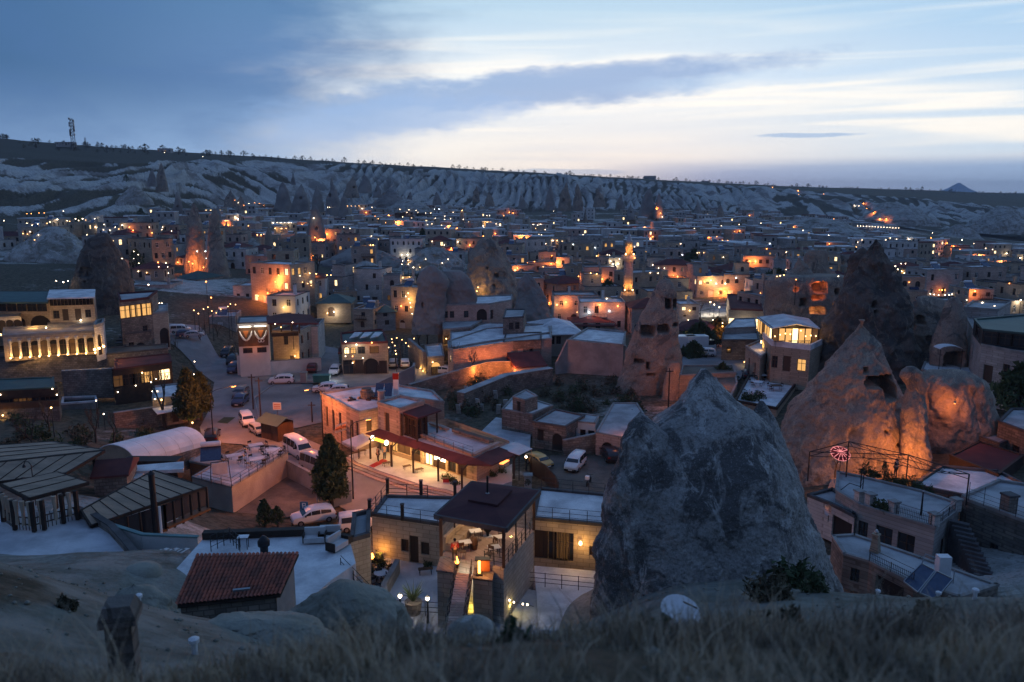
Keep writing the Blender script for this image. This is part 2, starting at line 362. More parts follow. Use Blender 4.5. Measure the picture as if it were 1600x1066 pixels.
# ground
def px2u(px): return (px-800)/1266.0
FPX = [-500, 0, 200, 400, 600, 800, 1000, 1200, 1400, 1600, 2100]
F_Y = {'b': [420, 440, 490, 700, 830, 930, 970, 980, 960, 900, 850], 'c': [540, 560, 620, 820, 960, 1070, 1120, 1150, 1200, 1200, 1200], 'r': [740, 760, 850, 1000, 1150, 1250, 1300, 1400, 1600, 1700, 1750]}
F_P = {'b': [340, 340, 342, 334, 330, 331, 331, 336, 352, 375, 390], 'c': [246, 246, 256, 251, 261, 271, 282, 294, 308, 325, 330], 'r': [205, 217, 232, 244, 257, 268, 279, 290, 296, 303, 303]}
F_U = [px2u(p) for p in FPX]
F_Z = {k: [aty(800, F_P[k][i], F_Y[k][i])[2] for i in range(len(FPX))] for k in 'bcr'}
CTRL = [(-30, -25, 31), (0, -25, 31), (30, -25, 31), (0, 0, 28.2), (-8, 0, 28.4), (8, 0, 28.3), (22, 0, 28), (-22, 0, 29),
 (0, 4, 27.4), (-4, 4, 27.2), (4, 4, 27.5), (0, 6.5, 26.1), (4.5, 7, 25.8), (-3.5, 6.5, 25.5), (10, 9, 24.9), (-6, 9, 23.6), (-5, 11, 22.4), (0, 12, 22.4), (5, 12, 22.9), (9, 16, 20.2),
 (0, 20, 16.8), (5, 24, 15.2), (-8, 14, 21.2), (-12, 20, 19.6), (-9, 20, 18.2), (-16, 22, 19.5), (-20, 28, 15.5), (-13, 30, 11.2), (-9, 32, 10.4), (-6, 24, 15.3), (-5, 28, 12.6),
 (-3, 31, 11.2), (-2, 36, 7.5), (1, 38, 6.5), (2, 42, 4.0), (-4, 44, 3.6), (-9, 46, 3.8), (-5, 54, 3.6), (5, 52, 3.2), (8, 38, 10.0), (8, 45, 7), (14, 36, 11.2), (12, 28, 14.4), (17, 30, 13.8), (24, 30, 13.9), (32, 32, 14), (16, 36, 9.5), (20, 38, 8), (28, 40, 7.5),
 (18, 46, 4), (24, 48, 3), (32, 52, 3), (20, 60, 1), (30, 75, 1.6), (40, 78, 2), (50, 88, 3), (60, 70, 4), (45, 55, 5), (20, 85, 0), (12, 80, 0), (5, 70, 0), (-5, 70, 0), (-10, 66, 0.2),
 (-15, 38, 9.2), (-18, 44, 8.9), (-14, 46, 6), (-16, 54, 2.5), (-15, 62, 0.2), (-28, 46, 7.9), (-38, 48, 8.0), (-27, 56, 6.2), (-36, 62, 6.2), (-46, 66, 6.2), (-24, 62, 2.5), (-28, 70, 1.2), (-40, 78, 2.2), (-52, 82, 3.4), (-50, 95, 1.2), (-62, 96, 2.0), (-34, 86, 0.5), (-60, 108, 0.3), (-75, 112, 0.8), (-75, 130, 3.6), (-48, 125, 1.6), (-48, 108, 0), (-60, 150, 3.0), (-85, 150, 5), (-30, 100, 0), (-25, 85, 0),
 (0, 90, 0), (0, 120, 0), (-30, 130, 0), (0, 170, 0), (40, 120, 1), (40, 160, 0), (70, 120, 4), (90, 160, 4), (-40, 200, 3), (0, 230, 0), (60, 230, 0), (120, 230, 0), (-110, 200, 9), (-80, 260, 9), (110, 90, 8), (-90, 90, 4), (-110, 90, 7), (-70, 50, 13), (-50, 25, 20), (60, 40, 9), (60, 15, 22)]
_C = np.array(CTRL, float)
def _tps(r2): return 0.5*r2*np.log(r2+1e-9)
def _fit():
    S = 50.0; X = _C[:, :2]/S; n = len(X)
    K = _tps(((X[:, None]-X[None])**2).sum(-1))+np.eye(n)*0.002
    P = np.c_[np.ones(n), X]; A = np.block([[K, P], [P.T, np.zeros((3, 3))]])
    return S, X, np.linalg.solve(A, np.r_[_C[:, 2], 0, 0, 0])
_S, _X, _W = _fit()
FLAT = [(-42, -2, 72, 200), (-55, -40, 100, 165), (-2, 30, 78, 200)]     # the town square, streets and lots
def Hn(x, y):
    x = np.asarray(x, float).ravel(); y = np.asarray(y, float).ravel()
    u = x/np.maximum(y, 1.0)
    z = np.full(x.shape, 0.0)
    m = y < 270
    if m.any():
        q = np.c_[x[m], y[m]]/_S; out = np.empty(len(q))
        for i in range(0, len(q), 40000):
            a = q[i:i+40000]; out[i:i+40000] = _tps(((a[:, None]-_X[None])**2).sum(-1)) @ _W[:-3]+_W[-3]+a @ _W[-2:]
        z[m] = np.clip(out, -0.5, 40)
    yb, yc, yr = (np.interp(u, F_U, F_Y[k]) for k in 'bcr')
    zb, zc, zr = (np.interp(u, F_U, F_Z[k]) for k in 'bcr')
    town = np.interp(u, [-0.6, -0.3, 0, 0.6], [7, 4, 0, 0])+(zb-np.interp(u, [-0.6, -0.3, 0, 0.6], [7, 4, 0, 0]))*np.clip((y-200)/(yb-200), 0, 1)
    town = town+(fbm(x/60, y/60, 1.0, 3)-0.5)*5*sst(220, 350, y)
    t = np.clip((y-yb)/(yc-yb), 0, 1)
    cl = zb+(zc-zb)*t**0.85
    lf = 1-sst(-0.42, -0.2, u); sp = 1+0.9*lf+0.6*sst(0.28, 0.42, u)
    sk = (y-yb)*(0.18+0.30*lf)
    wx = (x-sk)/(11.5*sp)+(fbm(x/60, y/80, 2.0, 3)-0.5)*3.4
    wv = wx+0.9*(fbm(wx*.5, y/90, 3.0, 2)-0.5)
    g = 1-np.abs(2*(wv-np.floor(wv))-1); g = g**0.8*(0.45+1.0*vnoise(x/22, y/60, 9.0)); g2 = ridged((x-sk)/(7*sp)+fbm(x/20, y/40, 3.0, 2)*2, y/40, 8.0, 2)
    amp = np.sin(PI*np.clip(t, 0, 1)*0.97+0.05)**0.5*(t > 0)*(zc-zb)*0.20
    cl = cl+amp*(g-0.5)*1.1+amp*(g2-0.6)*0.7+amp*(fbm(x/75, y/120, 5.0, 2)-0.5)*2.0
    t2 = np.clip((y-yc)/(yr-yc), 0, 1); cl = np.where(y > yc, zc+(zr-zc)*t2+(fbm(x/50, y/50, 6.0, 4)-0.5)*4*np.minimum(t2*4, 1), cl)
    back = zr+(25-zr)*sst(0, 1, (y-yr)/3500)-4*np.clip((y-yr)/60, 0, 1); cl = np.where(y > yr, back, cl)
    far = np.where(y < yb, town, cl)
    w = sst(190, 260, y)
    z = z*(1-w)+far*w
    for x0, x1, y0, y1 in FLAT:
        k = sst(x0-6, x0+2, x)*(1-sst(x1-2, x1+6, x))*sst(y0-5, y0+1, y)*(1-sst(y1-5, y1+30, y)); z = z*(1-k)+(-0.08)*k
    near = (1-sst(30, 60, y))
    z = z+near*(fbm(x/2.2, y/2.2, 0.5, 3)-0.5)*0.35+near*sst(14, 22, y)*(fbm(x/7, y/7, 1.5, 2)-0.5)*1.2
    veg = np.zeros_like(z)
    veg = np.where(y < yb, 0.72+0.7*(fbm(x/40, y/40, 3.0, 4)-0.5)*2, veg)
    pat = fbm(x/48, (y-yb)/30, 7.0, 4)
    cv = 0.78-0.80*(0.6*g+0.4*g2)+1.0*(pat-0.5)+0.14*lf*sst(0.5, 0.15, t)+0.35*(fbm(x/20, y/20, 5.0, 3)-0.5)+0.16*sst(0.25, 0.45, u)+0.10*(fbm(x/9, y/9, 2.0, 3)-0.5)  # gullies dark, crests pale: scrub cover with pleat shading put into it
    cv = sst(0.30, 0.66, cv)
    veg = np.where((y >= yb) & (y <= yc), np.maximum(cv, (sst(0.08, 0.0, t)*0.7)), veg)
    veg = np.where(y > yc, np.clip(0.75+sst(0.0, 0.12, t2)*0.3, 0, 1), veg)
    vn = 1-sst(9.5, 15, y+2.5*(fbm(x/3, y/3, 2.2, 3)-0.5)*2)+0.35*(fbm(x/6, y/6, 9.2, 4) > 0.6)
    dark_patch = np.exp(-(((x+13.5)/2.8)**2+((y-16.5)/2.2)**2))*1.3
    veg = np.where(y < 60, np.clip(vn+dark_patch, 0, 1), veg)
    veg = np.where((y >= 60) & (y < 190), 0.75+0.5*(fbm(x/15, y/15, 4.0, 3)-0.5), veg)
    return z, np.clip(veg, 0, 1)
def H(x, y): return float(Hn([x], [y])[0][0])
def build_ground():
    m = bpy.data.materials.new('ground'); m.use_nodes = True; t = NT(m.node_tree); b = t.n['Principled BSDF']
    b.inputs['Roughness'].default_value = 0.95; b.inputs['Specular IOR Level'].default_value = 0.15
    pos = t.node('ShaderNodeNewGeometry').outputs['Position']
    at = t.node('ShaderNodeAttribute'); at.attribute_name = 'veg'; v = at.outputs['Fac']
    nn = t.noise(pos, 0.06, 6, 0.7); nf = t.noise(pos, 0.7, 5, 0.7)
    vv = t.m('ADD', v, t.m('MULTIPLY', t.m('SUBTRACT', nf, 0.5), 0.6)); vv = t.m('ADD', vv, t.m('MULTIPLY', t.m('SUBTRACT', nn, 0.5), 0.7)); vv = t.m('ADD', vv, t.m('MULTIPLY', t.m('SUBTRACT', t.noise(pos, 0.2, 5, 0.7), 0.5), 0.6))
    rockc = t.mix(t.mr(nf, 0.35, 0.65), (0.56, 0.54, 0.50), (0.36, 0.35, 0.32))
    rockc = t.mix(t.mr(t.noise(pos, 4.0, 4), 0.5, 0.7), rockc, (0.24, 0.23, 0.20))
    yv = t.sep(pos)[1]; rockc = t.mix(t.mr(yv, 70.0, 30.0), rockc, t.mix(t.mr(t.noise(pos, 0.5, 6, 0.7), 0.35, 0.65), (0.22, 0.225, 0.195), (0.12, 0.125, 0.10)))
    rockc = t.mix(t.m('MULTIPLY', t.mr(t.noise(pos, 0.035, 6, 0.72, 0.8), 0.46, 0.62), t.mr(yv, 300.0, 420.0)), rockc, (0.20, 0.175, 0.155))
    scrub = t.mix(t.mr(t.noise(pos, 1.3, 5, 0.7), 0.4, 0.6), (0.055, 0.052, 0.035), (0.12, 0.10, 0.07))
    t.put(b.inputs['Base Color'], t.mix(t.mr(vv, 0.30, 0.66), rockc, scrub))
    bn = t.node('ShaderNodeBump'); bn.inputs['Strength'].default_value = 0.8; bn.inputs['Distance'].default_value = 0.2
    t.put(bn.inputs['Height'], t.noise(pos, 2.5, 6, 0.7)); t.l.new(bn.outputs[0], b.inputs['Normal'])
    for name, label, Y, nu in (('ground', 'ground of the valley and the near tuff hillside', np.concatenate([np.arange(-24, 60, 0.45), np.arange(60, 200, 1.3), np.arange(200, 420, 3.0), [420]]), 500),
                           ('cliffs', 'pale pleated tuff cliffs and the scrub plateau behind the town', np.concatenate([np.arange(420, 1240, 3.6), np.arange(1240, 1800, 9), np.geomspace(1800, 7200, 24)]), 1150)):
        U = np.linspace(-0.86, 0.86, nu)
        yy, uu = np.meshgrid(Y, U, indexing='ij'); xx = uu*(yy+45)
        z, veg = Hn(xx, yy)
        me = npmesh(name, np.c_[xx.ravel(), yy.ravel(), z], gridfaces(len(Y), len(U)), m, True, {'veg': veg})
        tag(link(name, me), label, kind='structure')
build_ground()
def sheet(name, pix, z, mt, label, thick=0.0, off=0.0):
    P = [atz(x, y, z) for x, y in pix]
    mb = MB(); mb.add([(p[0], p[1], z+off) for p in P], [tuple(range(len(P)))])
    o = mb.obj(name, mt); tag(o, label, kind='structure'); return o
def drape(name, pix, z, mt, label):
    import bmesh
    bm = bmesh.new(); bm.faces.new([bm.verts.new(atz(x, y, z)) for x, y in pix]); xs = [v.co.x for v in bm.verts]; ys = [v.co.y for v in bm.verts]
    for ax, lo, hi in ((0, min(xs), max(xs)), (1, min(ys), max(ys))):
        k = lo
        while k < hi: k += 1.5; bmesh.ops.bisect_plane(bm, geom=bm.verts[:]+bm.edges[:]+bm.faces[:], plane_co=(k, k, 0), plane_no=(1-ax, ax, 0))
    Z = Hn([v.co.x for v in bm.verts], [v.co.y for v in bm.verts])[0]
    for v, q in zip(bm.verts, Z): v.co.z = q+.14
    me = bpy.data.meshes.new(name); bm.to_mesh(me); bm.free(); me.materials.append(M[mt]); tag(link(name, me), label, kind='structure')
# volcano far away on the right
def far_mountain():
    Y = 6200; c = aty(1497, 301, Y); top = aty(1497, 286, Y)[2]; n = 72; V = []; F = []
    rr = [0, .02, .05, .12, .25, .45, .7, 1.0]; hh = [1, .98, .9, .70, .44, .24, .10, 0]
    base = c[2]-60; W = 560
    for i, (r, h) in enumerate(zip(rr, hh)):
        for j in range(n):
            a = 2*PI*j/n; k = 1+0.12*math.sin(3*a+1)+0.06*math.sin(9*a)
            V.append((c[0]+W*r*k*math.cos(a), c[1]+W*r*k*math.sin(a), base+(top-base)*h*(1+0.01*math.sin(7*a))))
    me = npmesh('mountain', V, gridfaces(len(rr), n, True), mat('mountain', (0.22, 0.27, 0.34), (0.30, 0.35, 0.42), 0.002, rough=1), True)  # haze of the distance is put into the bluish colour
    tag(link('mountain', me), 'far blue volcano cone on the right horizon', kind='structure')
far_mountain()
# rocks
def rock_part(Y, rows, ny=200, nz=110, dep=1.0, amp=0.5, s=2.5, flute=0.0, caves=(), seed=0.0, power=1.0, yoff=0.0):
    """rows: (picture row, left column, right column) of the silhouette at distance Y; depth is dep times the width"""
    rows = sorted(rows, reverse=True)
    zz = np.array([aty(800, r[0], Y)[2] for r in rows]); xl = np.array([aty(r[1], r[0], Y)[0] for r in rows]); xr = np.array([aty(r[2], r[0], Y)[0] for r in rows])
    f = np.linspace(0, 1, nz)**power; z = zz[0]+(zz[-1]-zz[0])*f
    cx = np.interp(z, zz, (xl+xr)/2); r = np.interp(z, zz, (xr-xl)/2)
    k = np.array([1, 2, 3, 2, 1.])/9; r = np.r_[r[:2], np.convolve(r, k, 'valid'), r[-2:]]; cx = np.r_[cx[:2], np.convolve(cx, k, 'valid'), cx[-2:]]
    th = np.arange(ny)*2*PI/ny
    Z, TH = np.meshgrid(z, th, indexing='ij'); Rr = r[:, None]; C = cx[:, None]
    X = C+Rr*np.cos(TH); W = Y+yoff+Rr*dep*np.sin(TH)
    n = (fbm(X/s+seed, W/s, Z/s, 4)-0.5)*2*amp+(fbm(X/(s*.28)+seed, W/(s*.28), Z/(s*.28), 3)-0.5)*0.5*amp
    n = n-flute*ridged(X/(s*.9)+seed, W/(s*.9), Z/(s*3.5), 2)
    n = n+amp*0.30*(fbm(X/(s*.11)+seed, W/(s*.11), Z/(s*.11), 3)-0.5)
    n = n*np.minimum(1, 0.35+Rr/3.0)
    X = X+n*np.cos(TH); W = W+n*np.sin(TH); Z = Z+0.5*amp*(fbm(X/s, W/s, seed+3.0, 2)-0.5)
    for cpx, cpy, w, h, d in caves:
        c = aty(cpx, cpy, Y+yoff-0.5*np.interp(aty(800, cpy, Y)[2], zz, (xr-xl)/2)*dep); sx = c[1]/FP
        hw, hh = w*sx/2, h*sx/2
        front = np.sin(TH) < -0.05
        wob = (fbm(X/0.8+seed, Z/0.8, 1.0, 2)-0.5)*0.5
        e = np.maximum(np.abs(X-c[0])/hw, np.abs(Z-c[2])/hh)*0.7+0.3*np.sqrt(((X-c[0])/hw)**2+((Z-c[2])/hh)**2)+wob*min(1, 0.8/hw)
        W = W+np.where(front, d*(1-sst(0.86, 1.06, e)), 0)
    V = np.c_[X.ravel(), W.ravel(), Z.ravel()]
    F = gridfaces(nz, ny, True); F = F[:, ::-1]
    top = len(V); V = np.r_[V, [[X[-1].mean(), W[-1].mean(), Z[-1].mean()+0.05]]]
    tri = np.array([[(nz-1)*ny+(j+1) % ny, (nz-1)*ny+j, top, top] for j in range(ny)])
    return V, F, tri
def rock(name, label, cat, parts, mt, group=None):
    Vs = []; Fs = []; b = 0; c = None
    for V, F, tri in parts:
        if c is None: c = np.array([V[:, 0].mean(), V[:, 1].mean(), V[:, 2].min()])
        Vs.append(V); Fs += [F[:, ::-1]+b, tri[:, ::-1]+b]; b += len(V)
    V = np.concatenate(Vs)-c; F = np.concatenate(Fs)
    # the cap faces repeat one vertex: write them as their own triangles
    me = bpy.data.meshes.new(name); q = F[[len(set(f)) == 4 for f in F.tolist()]] if False else F
    isq = F[:, 0] != F[:, 1]
    quads = F[isq]; tris = F[~isq][:, 1:]
    me.vertices.add(len(V)); me.vertices.foreach_set('co', V.astype(np.float32).ravel())
    L = np.r_[quads.ravel(), tris.ravel()].astype(np.int32); me.loops.add(len(L)); me.loops.foreach_set('vertex_index', L)
    n4, n3 = len(quads), len(tris); me.polygons.add(n4+n3)
    me.polygons.foreach_set('loop_start', np.r_[np.arange(n4)*4, n4*4+np.arange(n3)*3].astype(np.int32))
    me.polygons.foreach_set('loop_total', np.r_[np.full(n4, 4), np.full(n3, 3)].astype(np.int32))
    me.polygons.foreach_set('use_smooth', np.ones(n4+n3, bool)); me.materials.append(mt); me.update(calc_edges=True)
    o = link(name, me); o.location = c.tolist(); tag(o, label, cat, group); return o
rock('fairy_chimney', 'huge grey pointed fairy chimney in the right foreground beside the glazed rooftop pavilion', 'rock cone', [
    rock_part(43, [(576, 1094, 1106), (585, 1088, 1114), (600, 1074, 1130), (620, 1058, 1150), (640, 1036, 1176), (660, 1012, 1206), (700, 984, 1230), (750, 960, 1252), (800, 950, 1266), (850, 938, 1287), (900, 928, 1305), (960, 916, 1335), (1000, 900, 1360)], 560, 320, 0.9, 0.34, 1.5, 0.38, seed=1.3),
    rock_part(41.5, [(644, 996, 1006), (650, 988, 1016), (665, 976, 1034), (690, 966, 1056), (730, 950, 1080), (780, 938, 1100), (850, 926, 1120), (950, 918, 1130), (1000, 915, 1140)], 260, 160, 0.7, 0.38, 1.3, 0.35, seed=4.7),
    rock_part(44, [(627, 1186, 1194), (640, 1178, 1204), (670, 1160, 1220), (720, 1130, 1240), (800, 1110, 1262)], 140, 90, 0.8, 0.25, 1.3, 0.15, seed=8.2)], M['tuff_cone'])
rock('fairy_chimney', 'broad fairy chimney with a dark cave mouth, its foot lit orange by street lamp', 'rock cone', [
    rock_part(81, [(500, 1341, 1351), (508, 1332, 1360), (520, 1322, 1372), (540, 1305, 1386), (560, 1290, 1400), (580, 1272, 1412), (600, 1256, 1422), (640, 1228, 1440), (700, 1204, 1456), (745, 1188, 1470), (775, 1180, 1480)], 420, 220, 0.75, 1.15, 4.2, 1.1, seed=2.2,
              caves=[(1374, 594, 58, 20, 3.5), (1390, 612, 26, 26, 3.5), (1347, 576, 8, 9, 1.5), (1374, 668, 9, 8, .8), (1395, 690, 12, 6, .7), (1430, 690, 14, 8, .7)]),
    rock_part(76, [(573, 1415, 1432), (580, 1404, 1444), (590, 1402, 1448), (610, 1412, 1450), (650, 1405, 1452), (700, 1400, 1456), (750, 1395, 1462), (775, 1390, 1465)], 160, 120, 0.8, 0.65, 2.3, 0.6, seed=5.1),
    rock_part(84, [(578, 1440, 1500), (584, 1426, 1530), (596, 1414, 1548), (625, 1410, 1566), (660, 1402, 1570), (700, 1396, 1560), (750, 1390, 1550)], 280, 130, 0.55, 0.8, 3.5, 0.8, seed=7.7)], M['tuff_warm'])
rock('fairy_chimney', 'tall dark brown fairy chimney rising behind the broad grey one', 'rock cone', [
    rock_part(118, [(374, 1362, 1376), (385, 1350, 1386), (400, 1338, 1394), (430, 1324, 1409), (470, 1300, 1424), (520, 1276, 1434), (560, 1256, 1440), (610, 1240, 1446), (640, 1232, 1450)], 300, 180, 0.8, 1.9, 5.5, 1.5, seed=3.4, caves=[(1361, 474, 9, 12, 1.2), (1362, 486, 6, 7, 1)]),
    rock_part(124, [(388, 1345, 1352), (400, 1330, 1360), (440, 1318, 1375), (500, 1300, 1390)], 120, 90, 0.8, 1.2, 5, 0.6, seed=6.4)], mat('tuff_dark', (0.13, 0.105, 0.085), (0.085, 0.07, 0.06), 0.3, rough=.95, bump=1.6, bscale=1.2, rock=tuff((0.055, 0.05, 0.047), (0.20, 0.165, 0.13), dk=0.52)))
rock('rock_dwelling', 'brown rock face with red lit cave rooms, left of the tall dark chimney', 'cave rock', [
    rock_part(136, [(430, 1208, 1322), (436, 1200, 1332), (450, 1196, 1336), (480, 1192, 1345), (530, 1190, 1350), (560, 1185, 1350)], 300, 130, 0.5, 0.7, 5, 0.3, seed=1.9,
              caves=[(1276, 448, 22, 17, 2.6), (1273, 463, 20, 9, 2.2), (1251, 471, 12, 13, 2.4), (1271, 483, 24, 12, 2.2), (1303, 455, 8, 12, 2), (1299, 478, 8, 12, 2), (1240, 451, 6, 6, 1)]),
    rock_part(138, [(403, 1246, 1252), (415, 1236, 1262), (432, 1222, 1275), (460, 1205, 1290)], 100, 60, 0.7, 1.0, 4, 0.5, seed=9.9),
    rock_part(143, [(391, 1262, 1292), (398, 1256, 1296), (420, 1254, 1297), (440, 1258, 1300), (470, 1250, 1305)], 110, 60, 0.6, 0.7, 5, 0.2, seed=2.9)], M['tuff_warm'])
rock('fairy_chimney', 'tan rock block with a white curved canopy at its foot, beside the grey stone house', 'rock', [
    rock_part(112, [(466, 1482, 1498), (474, 1474, 1504), (490, 1468, 1509), (520, 1458, 1512), (550, 1452, 1514), (590, 1448, 1516)], 160, 100, 0.8, 0.6, 4, 0.5, seed=3.9, caves=[(1487, 560, 30, 26, 2.5), (1456, 543, 5, 5, 1)])], M['tuff_warm'])
rock('rock_outcrop', 'low eroded rock with dark niches between two fairy chimneys', 'rock', [
    rock_part(124, [(464, 1438, 1462), (470, 1428, 1474), (485, 1420, 1484), (520, 1416, 1490), (570, 1412, 1490)], 160, 90, 0.7, 0.9, 4, 0.5, seed=4.9, caves=[(1437, 500, 12, 14, 2), (1446, 528, 8, 10, 1.5), (1425, 495, 7, 9, 1.5)])], M['tuff_warm'])
rock('fairy_chimney', 'leaning rock tower with carved windows and rooms standing over the vacant lot', 'rock tower', [
    rock_part(119, [(436, 1034, 1046), (442, 1026, 1053), (455, 1016, 1060), (475, 1006, 1062), (495, 996, 1062), (515, 987, 1062), (530, 981, 1063), (550, 974, 1067), (570, 972, 1069), (590, 966, 1062), (610, 958, 1052), (640, 950, 1050)], 300, 170, 0.7, 0.55, 3.2, 0.35, seed=6.6,
              caves=[(1043, 474, 11, 16, 2.4), (1055, 476, 9, 16, 2.4), (1011, 517, 21, 17, 2.6), (1035, 513, 17, 13, 2.2), (1055, 508, 9, 7, 1.6), (1011, 570, 6, 12, 2), (998, 564, 14, 8, 1.6), (1015, 583, 12, 5, 1.5), (972, 572, 5, 6, 1)]),
    rock_part(114, [(566, 1046, 1062), (575, 1042, 1064), (600, 1036, 1062), (640, 1028, 1062), (650, 1026, 1062)], 110, 80, 0.6, 0.35, 2.2, 0.2, seed=7.6)], M['tuff_warm'])
rock('rock_outcrop', 'weathered rock tower left of the cave houses, behind the bare tree', 'rock', [
    rock_part(150, [(416, 664, 684), (424, 654, 694), (440, 648, 704), (460, 645, 700), (480, 643, 698), (520, 640, 700)], 180, 100, 0.8, 0.9, 4, 0.6, seed=1.1, caves=[(660, 477, 3, 8, 1)]),
    rock_part(154, [(424, 690, 722), (435, 682, 735), (452, 678, 745), (470, 676, 748), (490, 670, 750)], 180, 70, 0.6, 0.8, 4, 0.4, seed=5.5)], M['tuff_far'])
rock('rock_outcrop', 'massive layered brown rock rising in the middle of the town', 'rock', [
    rock_part(196, [(372, 752, 768), (380, 742, 782), (395, 732, 794), (415, 724, 806), (440, 718, 815), (470, 712, 822), (500, 705, 826)], 220, 110, 0.8, 1.6, 5, 1.2, seed=8.1, caves=[(776, 430, 7, 6, 2), (762, 418, 4, 4, 1.5), (772, 445, 4, 4, 1.5)])], M['tuff_warm'])
rock('fairy_chimney', 'dark conical chimney behind the cave houses in the town centre', 'rock cone', [
    rock_part(172, [(427, 821, 829), (436, 812, 838), (450, 805, 846), (470, 799, 856), (500, 792, 864)], 130, 80, 0.8, 1.0, 4, 0.6, seed=2.1)], M['tuff_far'])
rock('fairy_chimney', 'large dark cone with a pale carved facade rising above the left hotel', 'rock cone', [
    rock_part(166, [(363, 150, 166), (372, 136, 177), (390, 124, 187), (410, 116, 195), (440, 110, 206), (475, 104, 216), (495, 100, 220)], 200, 110, 0.8, 1.2, 6, 0.7, seed=9.1, caves=[(139, 425, 26, 16, .8), (141, 427, 3, 7, 1.6), (141, 440, 3, 7, 1.6)])], M['tuff_dark'])
rock('fairy_chimney', 'pair of tall pinkish rock towers above the orange lit street corner', 'rock tower', [
    rock_part(228, [(317, 299, 306), (330, 293, 312), (350, 290, 318), (380, 288, 322), (430, 284, 326)], 120, 90, 0.9, 0.9, 5, 0.8, seed=1.7),
    rock_part(224, [(326, 332, 338), (336, 326, 343), (360, 322, 346), (390, 321, 352), (420, 318, 362), (440, 315, 368)], 120, 90, 0.9, 0.9, 5, 0.8, seed=3.7)], M['tuff_warm'])
# pale smooth swells of bare tuff between the houses
def swell(px, py, w, h, Y, mt='tuff_pale', label='', dep=0.8, seed=0.0, amp=1.2):
    x0, x1 = px-w/2, px+w/2; t = py
    return rock('tuff_hump', label, 'bare rock', [rock_part(Y, [(t, px-w*.10, px+w*.04), (t+h*.06, px-w*.17, px+w*.12), (t+h*.22, px-w*.27, px+w*.24), (t+h*.45, px-w*.36, px+w*.38), (t+h*.7, x0, x1-w*.03), (t+h, x0-w*.14, x1+w*.10), (t+h*1.4, x0-w*.2, x1+w*.18)], 200, 90, dep, w*Y/FP*.11, w*Y/FP*.30, w*Y/FP*.05, seed=seed)], M[mt], None)
for a in [(84, 354, 110, 44, 250, 'tuff_pale', 'pale ridged tuff hump between the left terraces and the dark cone'),
          (575, 408, 118, 42, 235, 'tuff_pale', 'wide pale tuff slope above the stone hotels'),
          (566, 384, 106, 26, 290, 'tuff_far', 'dull green topped tuff hill behind the wide pale slope'),
          (680, 386, 84, 24, 262, 'tuff_pale', 'small pale tuff hump right of the green topped hill'),
          (610, 296, 52, 26, 700, 'tuff_far', 'rounded grey hillock below the far cliffs'),
          (640, 312, 60, 14, 560, 'tuff_pale', 'low pale swell of tuff at the foot of the cliffs'),
          (210, 290, 44, 22, 470, 'tuff_pale', 'isolated pale tuff cone on the dark left slope'),
          (160, 330, 70, 22, 400, 'tuff_pale', 'pale tuff hump above the lit left terraces'),
          (262, 342, 44, 18, 380, 'tuff_pale', 'rounded pale hump right of the lit terraces'),
          (1270, 338, 130, 22, 560, 'tuff_pale', 'broad pale swell below the right cliffs'),
          (1400, 316, 100, 26, 900, 'tuff_pale', 'pale bare slope above the lamp lit road'),
          (1500, 350, 70, 26, 760, 'tuff_pale', 'pale rocky knoll right of the lit road'),
          (1565, 322, 90, 30, 900, 'tuff_pale', 'pale hump near the right edge of the far slope'),
          (395, 372, 44, 30, 300, 'tuff_pale', 'pale tuff hump beside the steep orange lit street')]:
    swell(a[0], a[1], a[2], a[3], a[4], a[5], a[6], seed=a[0]*0.01)
# many small chimneys below the cliffs
SMALL = [(443, 284, 30, 40, 560), (470, 287, 32, 38, 545), (497, 290, 22, 36, 530), (520, 278, 26, 52, 520), (538, 300, 20, 34, 500), (494, 322, 30, 44, 330), (420, 352, 20, 40, 290), (549, 275, 26, 30, 640), (571, 272, 24, 26, 690), (590, 284, 18, 22, 650), (458, 268, 12, 18, 720),
 (360, 296, 20, 24, 520), (375, 306, 18, 20, 470), (252, 254, 20, 40, 560), (238, 262, 18, 26, 550), (278, 300, 18, 30, 420), (860, 290, 18, 34, 640), (882, 284, 22, 40, 620), (903, 288, 20, 36, 610), (936, 294, 20, 26, 640), (915, 320, 12, 22, 560), (985, 318, 18, 22, 560), (1012, 295, 30, 42, 600),
 (1030, 300, 20, 36, 590), (970, 304, 14, 20, 640), (744, 290, 14, 22, 700), (765, 300, 16, 20, 640), (683, 300, 16, 18, 660), (815, 304, 14, 20, 640), (1090, 312, 14, 18, 640), (1125, 318, 14, 18, 620), (340, 322, 16, 22, 380), (722, 324, 14, 22, 480), (640, 300, 12, 14, 640), (735, 344, 18, 26, 400)]
for i, (px, py, w, h, Y) in enumerate(SMALL):
    side = 'left' if px < 400 else ('middle left' if px < 640 else ('middle' if px < 900 else 'right'))
    q = rnd.uniform(-.12, .12)*w; tw = rnd.uniform(.08, .2)
    rock('small_chimney', '', 'rock cone', [rock_part(Y, [(py, px+q-w*tw*.6, px+q+w*tw*.6), (py+h*.12, px+q*.8-w*.20, px+q*.8+w*.20), (py+h*.4, px-w*.36, px+w*.36), (py+h*.75, px-w*.5, px+w*.5), (py+h*1.15, px-w*.58, px+w*.58)], 56, 44, 0.85, 1.2*Y/500, 8, 1.4*Y/500, seed=i*1.7,
        caves=[(px+rnd.uniform(-.2, .2)*w, py+h*rnd.uniform(.5, .8), max(2.2, w*.12), max(2.2, h*.1), 3)] if i % 2 else ())], M['tuff_far' if px % 3 else 'tuff_warm'], 'small fairy chimneys below the far cliffs')
